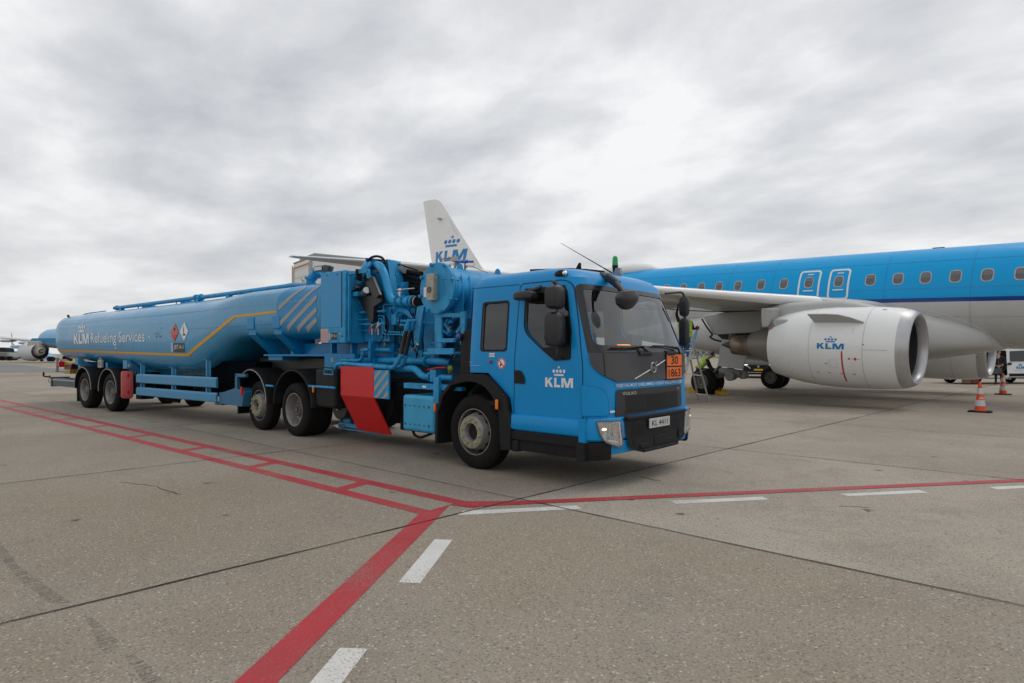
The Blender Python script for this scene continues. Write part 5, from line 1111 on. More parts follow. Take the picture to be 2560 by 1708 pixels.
decal('tree_mark', [[(-4.135, 2.04), (-4.13, 2.20), (-4.12, 2.27), (-4.11, 2.20), (-4.10, 2.04)], [(-4.17, 2.13), (-4.13, 2.15), (-4.13, 2.16)], [(-4.16, 2.18), (-4.12, 2.20), (-4.12, 2.21)], [(-4.11, 2.15), (-4.07, 2.17), (-4.11, 2.14)], [(-4.18, 2.02), (-4.02, 2.02), (-4.03, 2.05), (-4.07, 2.065), (-4.10, 2.045), (-4.15, 2.035)]], lambda x, z: TS(x, z, .009), dark, d2)
jb_ = decal('fuel_sign', [[(-4.62, 1.635), (-4.10, 1.625), (-4.10, 1.845), (-4.62, 1.855)]], lambda x, z: TS(x, z, .007), mat('sign_charcoal', (.025, .027, .035), .4), tank, (.2, .06))
decal('sign_bars', [[(-4.735, 1.64), (-4.71, 1.64), (-4.71, 1.855), (-4.735, 1.855)], [(-4.69, 1.64), (-4.665, 1.64), (-4.665, 1.855), (-4.69, 1.855)]], lambda x, z: TS(x, z, .008), white_s, jb_, (None, .06))
text_decal('sign_text', 'JET A-1', lambda x, z: TS(x, z, .010), white_s, jb_, -4.59, 1.685, .46, .115, .004, (None, .06))
# roof pipe, hatches, rear lamp mast
def tpart(name, b, m=gear_blue, parent=trl, **k): return obj(name, b, m, parent, **k)
b = MB(); yp = -.60; zp = 2.985
b.tube([(-9.72, yp, 2.95), (-4.86, yp, zp)], .052, 16); b.tube([(-4.62, yp, zp), (-1.0, yp, 3.02), (-.8, yp, 3.03), (-.25, yp, 2.985), (.0, yp, 2.98)], .052, 16, rad=.2)
for x in (-4.86, -4.62): b.cyl((x - .03, yp, zp), (x + .03, yp, zp), .085, n=24)
b.cyl((-4.86, yp, zp), (-4.62, yp, zp), .045, n=16); b.ball((-9.62, yp, 2.95), .085, 14, (1.6, .9, .9))
for x in (-9.3, -4.74, -1.9, -3.3): b.box(x - .07, x + .07, yp - .05, yp + .05, 2.84, 2.96)
b.box(-1.25, -1.0, yp - .03, yp + .12, 2.90, 3.0)
tpart('roof_pipe', b)
b = MB(); b.cyl((-9.80, yp, 2.95), (-9.70, yp, 2.95), .05, n=16); tpart('pipe_cap', b, black)
b = MB(); b.tube([(-.12, yp - .02, 2.93), (-.12, yp - .02, 3.10), (.05, yp, 3.22), (.25, yp, 3.24)], .095, 16, rad=.12); 
for c_, d_ in (((-.12, yp - .02, 2.97), (0, 0, 1)), ((-.11, yp - .02, 3.12), (.2, 0, 1)), ((.10, yp, 3.23), (1, 0, .2))): flange(b, c_, d_, .13, .03, 8)
tpart('pipe_bend', b)
b = MB()
for x in (-8.55, -6.2, -2.2): b.cyl((x, -.1, zt(x) - .05), (x, -.1, zt(x) + .09), .25, n=24); b.tube([(x - .3, -.35, zt(x)), (x - .2, -.35, zt(x) + .12), (x + .2, -.35, zt(x) + .12), (x + .3, -.35, zt(x))], .014, 6, rad=.05)
b.ball((-8.0, -.35, 2.93), .11, 12, (1.8, 1, 1)); b.cyl((-8.35, -.35, 2.88), (-8.35, -.35, 3.04), .03, n=8)
tpart('roof_hatch', b, split=True)
b = MB(); b.tube([(-12.3, -.75, 2.72), (-11.8, -.7, 2.86), (-10.6, -.55, 2.90)], .016, 6, rad=.3); b.tube([(-12.3, -.75, 2.60), (-12.3, -.75, 2.75)], .016, 6)
for x in (-12.05, -11.7, -11.3): b.tube([(x, -.7, 2.72), (x, -.7, 2.84 + (x + 12) * .03)], .012, 6)
tpart('roof_handrail', b)
b = MB(); b.box(-12.60, -12.45, -1.02, -.80, 2.45, 2.72); tpart('rear_fin_bracket', b, frame_blue)
b = MB(); b.ball((-12.45, -.95, 2.80), .042, 10); b.cyl((-12.45, -.95, 2.66), (-12.45, -.95, 2.80), .012, n=6); tpart('rear_lamp', b, mat('dark_plum_lamp', (.05, .01, .03), .3))
# saddle brackets, neck saddles and kingpin plate
def brk(x, z1, z0, w=.24, dz=.0):
    b = MB(); b.prism([(x - w / 2, -1.262, z1), (x + w / 2, -1.262, z1), (x + w / 2, -1.262, z0), (x - w / 2, -1.262, z0)], (0, .10, 0)); b.prism([(x - w / 2 + .02, -1.2, z0 + .02), (x - w / 2 + .02, -1.2, z1), (x - w / 2 + .02, -.6, z0 - .25), (x - w / 2 + .02, -.5, z0 - .35), (x - w / 2 + .02, -.75, z0 - .35)], (w - .04, 0, 0)); return b
for x, z1, z0 in ((-10.77, 1.47, 1.27), (-7.35, 1.42, 1.20)): tpart('tank_bracket', brk(x, z1, z0), frame_blue)
for x in (-1.25, -.33):
    b = MB(); b.box(x - .13, x + .13, -1.265, -1.17, 2.10, 2.34)
    b.loft([[Vector((x + s_ * .13, y, z)) for y, z in ((-1.22, 2.14), (-.9, 2.0), (-.45, 1.86), (-.45, 1.58), (-.75, 1.58), (-1.22, 1.98))] for s_ in (-1, 1)]); tpart('neck_saddle', b, nose_blue, bevel=.005)
b = MB(); b.box(-1.2, 1.5, -1.0, 1.0, 1.545, 1.585); b.box(-.7, 1.4, -.7, -.6, 1.58, 1.8); b.box(.88, 1.75, -1.02, -.9, 1.34, 1.60); b.box(1.0, 2.2, -.95, .95, 1.30, 1.52)
for x in (1.02, 1.60, 2.1): b.box(x, x + .06, -1.0, -.88, 1.45, 1.82)
b.box(-1.1, -.6, -.95, .95, 1.46, 1.55); b.box(1.0, 2.45, -.72, .75, 1.50, 1.86)
tpart('kingpin_frame', b, nose_blue, bevel=.006)
b = MB(); b.box(1.08, 1.16, -1.026, -1.02, 1.44, 1.52); tpart('small_plate', b, beige_s)
b = MB(); b.box(-12.3, -2.2, -.55, -.42, .98, 1.16); b.box(-12.3, -2.2, .42, .55, .98, 1.16)
for x in (-11.5, -9.3, -7.4, -5.0): b.box(x, x + .1, -.5, .5, 1.0, 1.14)
b.box(-9.35, -9.2, -1.0, 1.0, .9, 1.34); b.box(-11.3, -11.1, -1.05, 1.05, .85, 1.34)
tpart('trailer_frame', b, nose_blue)
# cabinet on the gooseneck
CB0, CB1 = tq(z2, 68, 470, -1.27).x, tq(z2, 262, 470, -1.27).x; CZ1, CZ0 = tq(z2, 68, 197, -1.27).z, tq(z2, 68, 748, -1.27).z
KX = (CB1 - CB0) / .78; KZ = (CZ1 - CZ0) / (3.09 - 1.775)
class Sh(MB):
    def box(s, x0, x1, y0, y1, z0, z1):
        f = lambda x: CB0 + (x - .88) * KX; g_ = lambda z: CZ0 + (z - 1.775) * KZ
        return MB.box(s, f(x0), f(x1), y0 - .15, y1 - .15, g_(z0), g_(z1))
def cmx(x, z, o=0): return (CB0 + (x - .88) * KX, -1.2735 - o, CZ0 + (z - 1.775) * KZ)
b = Sh(); b.box(.88, 1.66, -1.12, -.45, 1.775, 3.09); cb_ = tpart('valve_cabinet', b, gear_blue, bevel=.012)
b = Sh(); b.box(.895, 1.54, -1.128, -1.12, 2.06, 3.06); obj('cabinet_door', b, mat('cabinet_door_blue', (.025, .27, .55), .4, var=.06), cb_, bevel=.006)
b = Sh()
for x, z in ((1.10, 3.03), (1.42, 3.02), (1.56, 1.9)): b.cyl(Vector(cmx(x, z, .01)), Vector(cmx(x, z, 0)), .012, n=8)
b.box(1.548, 1.556, -1.127, -1.12, 2.06, 3.06); obj('cabinet_latches', b, dark, cb_)
pk = decal('notice_plate', [[(.885, 1.79), (1.135, 1.79), (1.135, 2.045), (.885, 2.045)]], lambda x, z: cmx(x, z, .0), mat('faded_pink_sign', (.50, .36, .35), .5), cb_)
decal('notice_lines', [[(.91, z), (1.11, z), (1.11, z + .010), (.91, z + .010)] for z in (1.83, 1.88, 1.93, 1.98)], lambda x, z: cmx(x, z, .003), mat('pink_print', (.42, .22, .22), .5), pk)
js = decal('fuel_sign', [[(1.205, 1.835), (1.405, 1.835), (1.405, 1.965), (1.205, 1.965)]], lambda x, z: cmx(x, z, .0), MATS['sign_charcoal'], cb_)
decal('sign_bars', [[(x, 1.835), (x + .014, 1.835), (x + .014, 1.965), (x, 1.965)] for x in (1.15, 1.178)], lambda x, z: cmx(x, z, .0), white_s, js)
text_decal('sign_text', 'JET A-1', lambda x, z: cmx(x, z, .003), white_s, js, 1.215, 1.868, .18, .066, .0)
decal('warning_triangle', [[(1.475, 1.925), (1.525, 1.925), (1.50, 1.975)]], lambda x, z: cmx(x, z, .0), mat('warning_yellow', (.6, .45, .02), .5), cb_)
b = Sh()
for yy in (-1.09, -.45):
    b.box(1.68, 2.28, yy, yy + .05, 3.00, 3.06); b.box(2.24, 2.29, yy, yy + .05, 2.9, 3.05); b.box(1.68, 1.72, yy, yy + .05, 1.8, 3.05)
b.tube([(1.68, -1.0, 2.2), (2.3, -1.0, 2.2)], .016, 6); b.tube([(1.70, -.95, 2.72), (2.3, -.95, 2.72)], .03, 8); b.box(1.7, 1.85, -1.0, -.8, 2.62, 2.70)
for z in (2.1, 2.32, 2.5): b.box(1.70, 2.42, -.86, -.80, z, z + .035)
b.box(1.66, 2.40, -.70, .6, 1.80, 2.42); b.cyl((1.66, -.35, 2.68), (2.45, -.35, 2.68), .22, n=24)
tpart('front_frame', b, gear_blue, bevel=.006)
b = Sh(); b.box(1.96, 2.0, -1.12, -1.0, 2.88, 3.08); tpart('frame_clamp', b, black)
b = MB(); b.cyl((1.98, -.6, 3.07), (1.98, -.6, 3.20), .10, .12, n=20); tpart('roof_canister', b, mat('canister_beige', (.40, .36, .27), .5)); b = MB(); b.cyl((1.98, -.6, 3.20), (1.98, -.6, 3.24), .125, n=20); tpart('canister_lid', b, mat('dark_brown', (.05, .025, .022), .5))
b = MB(); b.tube([(1.75, -1.0, 2.82), (1.72, -1.1, 2.75), (1.8, -1.12, 2.68), (1.95, -1.1, 2.74)], .025, 8, rad=.06); tpart('loose_hose_end', b, black)
# work lamp on the cabinet roof
b = MB(); b.loft([[Vector((1.05 + x, -1.15 + y, 3.16 + z)) for y, z in ((-.10, -.05), (-.12, .03), (-.06, .06), (.10, .05), (.10, -.05))] for x in (-.14, .12)]); b.tube([(1.16, -1.1, 3.05), (1.23, -1.1, 3.18), (1.13, -1.1, 3.20)], .03, 8); wl = tpart('work_lamp', b, mat('lamp_grey', (.08, .085, .09), .4), bevel=.01)
b = MB(); b.box(.93, 1.15, -1.278, -1.268, 3.12, 3.18); obj('lamp_glass', b, steel, wl)
# side guards
b = MB(); 
for z0, z1 in ((.845, 1.075), (.525, .735)): b.loft([[Vector((x, y, z)) for y, z in ((-1.20, z0), (-1.235, z0), (-1.25, z0 + .015), (-1.25, z1 - .04), (-1.215, z1), (-1.20, z1))] for x in (-6.70, -2.66)])
tpart('side_guard_rail', b, mat('guard_rail_blue', (.045, .255, .46), .42, var=.08, vscale=3, dirt=.2), split=True)
for x, zt_ in ((-6.55, 1.34), (-4.83, 1.28), (-3.18, 1.48)): b = MB(); b.box(x - .02, x + .03, -1.20, -1.14, .53, zt_); b.box(x + .03, x + .10, -1.15, -1.14, .53, zt_ - .05); b.box(x - .10, x + .03, -1.22, -1.1, zt_ - .012, zt_); tpart('guard_post', b, frame_blue)
b = MB(); p = [(-2.64, -1.19, .50), (-1.70, -1.19, .48), (-1.62, -1.19, .80), (-2.0, -1.19, .86), (-2.45, -1.19, .76), (-2.64, -1.19, .74)]; b.prism(p, (0, .5, 0)); b.box(-2.0, -1.92, -1.18, -1.1, .8, 1.16); b.box(-2.0, -1.6, -1.18, -1.1, 1.10, 1.17); b.box(-2.9, -2.6, -1.15, -.9, .46, .53); tpart('landing_gear_box', b, mat('shaded_blue_steel', (.03, .15, .28), .5, dirt=.3, dcol=(.03, .04, .05)), bevel=.01)
b = MB(); b.box(-1.72, -1.66, -1.22, -1.18, .72, .90); tpart('side_marker', b, redlamp, bevel=.008)
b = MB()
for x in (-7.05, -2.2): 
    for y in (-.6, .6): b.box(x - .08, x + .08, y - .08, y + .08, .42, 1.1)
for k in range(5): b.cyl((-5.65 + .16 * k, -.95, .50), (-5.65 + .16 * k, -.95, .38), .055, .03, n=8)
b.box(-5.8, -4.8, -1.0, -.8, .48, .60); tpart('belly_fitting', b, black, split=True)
b = MB(); b.box(-3.9, -1.75, -.85, .85, .60, 1.42); tpart('belly_shade_block', b, mat('under_black', (.002, .004, .007), .95, spec=.05), bevel=.02)  # dark block added under the tank belly to stand for its shade
# markers, sign, fire extinguisher box
b = MB(); b.box(-9.20, -8.93, -1.255, -1.20, 1.20, 1.42); sg = tpart('small_sign', b, beige_s, bevel=.006); text_decal('sign_text', '7062', lambda x, z: (x, -1.258, z), rim_dk, sg, -9.15, 1.26, .17, .09)
b = MB(); b.tube([(-9.13, -1.24, 1.42), (-9.12, -1.24, 1.47), (-9.0, -1.24, 1.47), (-8.99, -1.24, 1.42)], .01, 6, rad=.02); obj('sign_handle', b, steel, sg)
b = MB(); b.box(-7.15, -7.05, -1.262, -1.20, 1.24, 1.33); mk2 = tpart('marker_housing', b, frame_blue); b = MB(); b.ball((-7.10, -1.27, 1.285), .025, 8); obj('marker_lens', b, amber, mk2)
for x, z in ((-10.95, 1.32), (-3.2, 1.0)): b = MB(); b.ball((x, -1.24, z), .022, 8, (1, .7, 1.3)); tpart('marker_lens', b, amber)
b = MB(); b.loft([[Vector((x * k - 7.2, y * k - 1.27, z)) for x, y in ((-.085, -.02), (-.07, -.12), (.02, -.14), (.09, -.05), (.10, .12), (-.08, .12))] for z, k in ((.42, .75), (.46, 1), (1.10, 1), (1.14, .8))]); eb = tpart('extinguisher_box', b, ext_red, bevel=.012)
b = MB()
for z in (.55, .98): b.box(-7.10, -7.09, -1.30, -1.26, z, z + .09)
b.tube([(-7.45, -1.2, .82), (-7.32, -1.2, .82)], .03, 8); obj('box_latches', b, MATS['oxblood'] if 'oxblood' in MATS else red_p, eb)
# wheels and guards
for x in (-10.22, -8.38): wheel(trl, (x, -1.25, .535), 'single', -1, r=.535, w=.37); wheel(trl, (x, 1.25, .535), 'single', 1, r=.535, w=.37)
for x in (-10.22, -8.38): b = MB(); b.cyl((x, -1.0, .535), (x, 1.0, .535), .09, n=12); b.box(x - .35, x + .3, -.5, -.4, .5, .95); tpart('axle', b, dark)
for y0, y1 in ((-1.27, -.80), (.80, 1.27)):
    fender(trl, -10.29, y0, y1, .665, .60, .56); fender(trl, -8.49, y0, y1, .645, .60, .54)
b = MB(); b.prism([(-10.90, -1.22, .58), (-10.84, -1.22, .58), (-10.82, -1.22, .17), (-10.88, -1.22, .17)], (0, .4, 0)); tpart('mud_flap', b, black)
b = MB(); b.box(-7.05, -6.72, -1.12, -.8, .40, 1.1); tpart('side_locker', b, black, bevel=.02)
# rear: beam with tow ball, bumper upright, hose couplings
def RQ(x, y, Y=-.95): return T.P(*zT(x, y), 1, Y)
b = MB(); p, q = RQ(265, 665), RQ(690, 690); zlo_ = RQ(265, 815).z; b.box(p.x, -10.9, -1.0, -.90, zlo_, p.z); b.box(p.x - .03, p.x + .05, -1.02, -.5, zlo_ - .03, p.z + .03); b.box(p.x, -10.9, -.6, -.5, zlo_, p.z)
tpart('rear_beam', b, mat('dark_teal_steel', (.006, .045, .075), .35))
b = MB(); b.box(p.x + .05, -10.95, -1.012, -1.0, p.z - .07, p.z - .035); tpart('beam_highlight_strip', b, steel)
b = MB(); b.tube([RQ(215, 660), RQ(170, 645), RQ(75, 635), RQ(68, 600), RQ(72, 580)], .028, 8, rad=.04); b.ball(RQ(72, 572), .035, 10); b.tube([RQ(200, 680), RQ(170, 700), RQ(175, 750), RQ(245, 785)], .008, 6, rad=.05); b.tube([RQ(190, 620), RQ(200, 660), RQ(240, 670)], .02, 6); tpart('tow_hook', b, black)
b = MB(); b.beam(RQ(345, 270, -.7), RQ(338, 545, -.7), .10, .05, up=(0, 1, 0)); tpart('bumper_upright', b, mat('weathered_grey_post', (.20, .20, .21), .6)); b = MB(); b.beam(RQ(300, 545, -.7), RQ(680, 560, -.7), .02, .02); tpart('low_chain', b, black)
b = MB(); b.prism([RQ(x, y, -.85) for x, y in ((460, 340), (625, 385), (590, 530), (585, 590), (465, 585), (470, 500))], (0, .25, 0)); tpart('coupling_cover', b, mat('worn_yellow', (.42, .27, .02), .5, var=.35, vscale=16, dirt=.5, dcol=(.10, .02, .02)))
b = MB(); b.prism([RQ(x, y, -.87) for x, y in ((500, 410), (620, 400), (600, 490), (480, 500))], (0, .2, 0)); b.prism([RQ(x, y, -.8) for x, y in ((380, 300), (460, 345), (450, 375), (400, 360))], (0, .2, 0)); tpart('coupling_valve', b, mat('oxblood', (.06, .008, .012), .4))
b = MB()
for k in range(3): b.cyl(RQ(495 + 35 * k, 520, -.88), RQ(495 + 35 * k, 520, -.86), .03, n=8)
tpart('chain_links', b, white_s)
b = MB(); b.box(-11.0, -10.8, -1.1, -.9, .75, 1.36); b.prism([(-11.3, -1.0, 1.30), (-10.8, -1.0, 1.30), (-10.8, -1.0, 1.05), (-11.15, -1.0, 1.1)], (0, .3, 0)); tpart('rear_leg', b, nose_blue)
b = MB(); c = RQ(432, 400, -.9); b.box(c.x - .06, c.x + .06, -1.0, -.8, c.z - .09, c.z + .09); tpart('rear_light', b, redlamp, bevel=.01)
# ================================================================== AIRLINER
air = thing('airliner', 'blue and white twin engine airliner parked behind the refuelling truck', 'aeroplane', frame=A)
def ap(name, b, m=air_white, parent=air, **k): return obj(name, b, m, parent, **k)
RY, RZ = 1.50, 1.68
def fus(x):
    """half width, top z, bottom z"""
    if x > 4.5: t = min(1, (x - 4.5) / 6.6); k = math.sqrt(max(0, 1 - t ** 2.1)); return RY * k, -.25 + (RZ + .25) * k ** 1.2, -.25 - (RZ - .25) * k ** .8
    if x > -19: return RY, RZ, -RZ
    t = min(1, (-19 - x) / 14.5); k = 1 - t ** 1.5; return max(.12, RY * (k * .93 + .07 * (1 - t))), RZ - .55 * t ** 2, -RZ + 2.55 * t ** 1.25
ZS = [-1.0, -.235, -.10]
def fring(x):
    w, t_, b_ = fus(x); c = (t_ + b_) / 2; h = (t_ - b_) / 2; o = []
    # angles chosen so that the livery edges fall on vertices
    def za(z): return math.asin(max(-.97, min(.97, (z - c) / h)))
    z1 = min(-.235, t_ - .03); z2 = min(-.10, t_ - .015)
    a1, a2 = za(z1), za(z2)
    if a2 - a1 < .01: a2 = a1 + .01
    half = [-math.pi / 2 + (a1 + math.pi / 2) * i / 10 for i in range(10)] + [a1] + [a2] + [a2 + (math.pi / 2 - a2) * i / 14 for i in range(1, 15)]
    right = [(w * math.cos(a), c + h * math.sin(a)) for a in half]
    for y, z in right: o.append(Vector((x, -y, z)))
    for y, z in right[-2:0:-1]: o.append(Vector((x, y, z)))
    return o
b = MB(); xs = [-33.5, -33, -32, -30.5, -29, -27, -25, -23, -21, -19, -16, -12, -8, -4, 0, 3, 4.5, 5.5, 6.5, 7.5, 8.5, 9.5, 10.2, 10.7, 11.0]
rings = [fring(x) for x in xs]; n = len(rings[0]); vs = [b.bm.verts.new(p) for r_ in rings for p in r_]
for i in range(len(rings) - 1):
    for k in range(n):
        f = b.bm.faces.new((vs[i * n + k], vs[i * n + (k + 1) % n], vs[(i + 1) * n + (k + 1) % n], vs[(i + 1) * n + k]))
        kk = min(k, n - 1 - k); f.material_index = 0 if kk < 10 else (1 if kk == 10 else 2)
b.bm.faces.new(vs[:n][::-1]); b.bm.faces.new(vs[-n:])
fl_ = ap('fuselage', b, [air_grey if False else mat('aircraft_belly_paint', (.52, .52, .505), .30, var=.03, vscale=.7, coat=.3), air_navy, air_blue], angle=60)
def AS(x, z, o=.004):
    w, t_, b_ = fus(x); c = (t_ + b_) / 2; h = (t_ - b_) / 2; s = max(-1, min(1, (z - c) / h)); ca = math.sqrt(1 - s * s); return (x, -(w * ca) - o, z + o * s)
def AN(x, z, o=.004): p = AS(x, z, o); return (p[0], -p[1], p[2])
wx = [-12.19, -11.32, -10.45, -9.63, -8.80, -7.84, -6.95, -6.02, -4.98, -3.95, -3.11, -2.32, -1.51, -.70, .11] + [.92 + .81 * i for i in range(5)] + [-13.05 - .83 * i for i in range(14)]
for fn in (AS, AN):
    for x in wx:
        d = decal('cabin_window', [rrect(x - .165, x + .165, .57 - .205, .57 + .205, .12, 5)], lambda a_, c_, fn=fn: fn(a_, c_, .006), mat('window_rim', (.42, .43, .44), .35), fl_, (None, .1))
        decal('pane', [rrect(x - .135, x + .135, .57 - .175, .57 + .175, .105, 5)], lambda a_, c_, fn=fn: fn(a_, c_, .010), pane_m, d, (None, .1))
        decal('lowered_blind', [rrect(x - .134, x + .134, .57 - .01, .57 + .174, .09, 4)] if (int(abs(x) * 10) % 3) else [rrect(x - .134, x + .134, .57 + .05, .57 + .174, .06, 4)], lambda a_, c_, fn=fn: fn(a_, c_, .012), mat('blind_grey', (.155, .155, .16), .35), d, (None, .1))
    for x0_, x1_ in ((-6.40, -5.62), (-5.33, -4.62)):
        o_ = rrect(x0_, x1_, -.09, 1.03, .13); i_ = rrect(x0_ + .065, x1_ - .065, -.025, .965, .085)
        dr = decal('exit_outline', [o_, i_], lambda a_, c_, fn=fn: fn(a_, c_, .007), white_s, fl_, (None, .1), holes=True)
        xm = (x0_ + x1_) / 2
        decal('exit_marks', [[(xm - .18, .24), (xm + .18, .24), (xm + .18, .28), (xm - .18, .28)], [(xm - .10, .86), (xm + .12, .86), (xm + .12, .895), (xm - .10, .895)]], lambda a_, c_, fn=fn: fn(a_, c_, .007), white_s, dr)
# skin joints
jb_, jw_ = mat('joint_shade_blue', (0.0, .24, .55), .35), mat('joint_shade_grey', (.40, .40, .39), .4)
for x in (-14.2, -11.75, -9.25, -7.4, -3.5, -1.1, 1.6):
    decal('skin_joint', [[(x, -.09), (x + .018, -.09), (x + .018, 1.60), (x, 1.60)]], lambda a_, c_: AS(a_, c_, .0035), jb_, fl_, (None, .12)); decal('skin_joint', [[(x, -.25), (x + .018, -.25), (x + .018, -1.55), (x, -1.55)]], lambda a_, c_: AS(a_, c_, .0035), jw_, fl_, (None, .12))
for z in (1.12, .20): decal('skin_joint', [[(-18, z), (4, z), (4, z + .014), (-18, z + .014)]], lambda a_, c_: AS(a_, c_, .003), jb_, fl_, (2, None))
decal('skin_joint', [[(-18, -.72), (4, -.72), (4, -.706), (-18, -.706)]], lambda a_, c_: AS(a_, c_, .003), jw_, fl_, (2, None))
# radome on the crown
b = MB(); p = A.P(*zw(1230, 40), 1, 0.0); b.ball((p.x + .1, 0, RZ - .02), 1, 28, (1.75, .72, .40)); ap('antenna_fairing', b, air_white)
b = MB(); b.box(-2.5, -2.15, -.012, .012, RZ - .02, RZ + .04); ap('blade_antenna', b, dark)
# wings
def wing(side, name_l):
    LE = [(-3.0, 1.2, -.55, 5.9, .70), (-3.35, 2.2, -.42, 5.3, .62), (-4.53, 4.0, -.32, 4.4, .50), (-6.19, 6.5, -.22, 3.45, .38), (-7.6, 8.6, -.13, 2.95, .32), (-9.1, 10.9, .03, 2.5, .26), (-10.46, 13.0, .16, 2.05, .20), (-11.47, 14.6, .27, 1.65, .15), (-12.40, 16.1, .34, 1.2, .11), (-13.0, 17.2, .355, .75, .07), (-13.35, 17.9, .36, .33, .035)]
    b = MB(); rings = []
    for x, y, z, ch, th in LE:
        q = []
        prof = [(0, 0), (.006, .16), (.03, .30), (.09, .42), (.22, .50), (.42, .46), (.65, .30), (.85, .12), (1, .0), (.85, -.06), (.65, -.18), (.42, -.42), (.22, -.50), (.09, -.40), (.03, -.26), (.006, -.13)]
        for s_, t_ in prof: q.append(Vector((x - s_ * ch, side * y, z + t_ * th - s_ * ch * .035)))
        rings.append(q)
    b.loft(rings)
    for f in b.bm.faces: f.material_index = 0
    w_ = ap('wing', b, [mat('wing_paint', (.44, .44, .425), .35, var=.04, vscale=.8, coat=.15)], angle=50)
    # polished leading edge
    b = MB(); rr_ = []
    for x, y, z, ch, th in LE[2:]:
        q = []
        for s_, t_ in ((.05, .37), (.02, .27), (.005, .14), (-.002, 0), (.005, -.13), (.02, -.23), (.05, -.35)): q.append(Vector((x - s_ * ch + .004, side * y, z + t_ * th * 1.04 - s_ * ch * .035)))
        rr_.append(q)
    b.loft(rr_, closed=False); ap('leading_edge', b, air_white, parent=w_, angle=60)
    b = MB()
    for y, x, L_ in ((5.6, -8.2, 3.0), (9.5, -9.8, 2.6), (13.0, -11.7, 2.2)):
        b.loft([[Vector((x - L_ * t + 0, side * y + .13 * k * math.cos(R(a)), -.42 + .03 * (y - 5) + .05 + .20 * k * math.sin(R(a)) - .12 * t)) for a in range(0, 360, 45)] for t, k in ((0, .1), (.2, .75), (.5, 1), (.8, .6), (1, .08))])
    ap('flap_track_fairing', b, air_grey, parent=w_, split=True)
    # thin dark seal line under the wing
    b = MB(); b.tube([Vector((-9.6, side * 6.6, -.47)), Vector((-9.4, side * 5.2, -.58)), Vector((-8.0, side * 4.2, -.62)), Vector((-6.4, side * 3.6, -.56))], .018, 6, rad=.8); ap('panel_seal', b, dark, parent=w_)
    return w_
wr = wing(-1, ''); wing(1, '')
# wing-to-body fairing
b = MB(); rings = []
for x, hw_, zt_, zb_ in ((-.38, .25, -1.42, -1.62), (-.45, .7, -1.22, -1.72), (-.8, 1.15, -1.02, -1.80), (-1.4, 1.55, -.80, -1.92), (-2.4, 1.90, -.50, -2.12), (-4, 2.10, -.35, -2.32), (-7, 2.15, -.38, -2.50), (-9.0, 2.05, -.50, -2.45), (-10.2, 1.95, -.6, -2.2), (-11.2, 1.8, -.7, -2.06), (-12.5, 1.6, -.8, -1.95), (-14.5, 1.0, -1.2, -1.72)):
    c_, h_ = (zt_ + zb_) / 2, (zt_ - zb_) / 2
    rings.append([Vector((x, hw_ * math.copysign(abs(math.cos(a)) ** .62, math.cos(a)), c_ + h_ * math.copysign(abs(math.sin(a)) ** .62, math.sin(a)))) for a in [2 * math.pi * i / 40 for i in range(40)]])
b.loft(rings); ap('belly_fairing', b, mat('fairing_paint', (.49, .49, .475), .34, var=.03, coat=.2), angle=60)
def seamA(pts, m=MATS['dark_void'], r=.008, name='panel_joint', parent=air):
    b = MB(); b.tube(pts, r, 5); return ap(name, b, m, parent=parent)
seamA([Vector(A.P(*z6(x, y), 1, yy)) for x, y, yy in ((1000, 633, -1.98), (1200, 665, -1.93), (1420, 735, -1.72), (1580, 815, -1.50), (1650, 890, -1.36), (1640, 950, -1.22))], air_grey, .014)
# root panels seen beside the engine: drooped inboard flap and open gear bay
b = MB(); pts = [A.P(*z5(x, y), 1, -3.0) for x, y in [(500, 560), (1130, 480), (1220, 500), (1225, 690), (1150, 695), (1145, 742), (620, 772)]]; b.prism(pts, (0, .9, 0)); ap('inboard_flap', b, mat('flap_paint', (.40, .40, .385), .45, var=.03), bevel=.05, seg=3)
b = MB(); pts = [A.P(*z5(x, y), 1, -2.7) for x, y in [(660, 768), (1150, 740), (1160, 860), (1000, 850), (720, 820)]]; b.prism(pts, (0, 1.0, 0)); ap('gear_bay', b, mat('bay_shade', (.06, .055, .05), .8))
b = MB(); b.tube([A.P(*z5(x, y), 1, -3.1) for x, y in ((500, 600), (560, 700), (620, 775), (580, 792), (640, 830), (710, 842))], .035, 8, rad=.15); ap('door_linkage', b, dark)
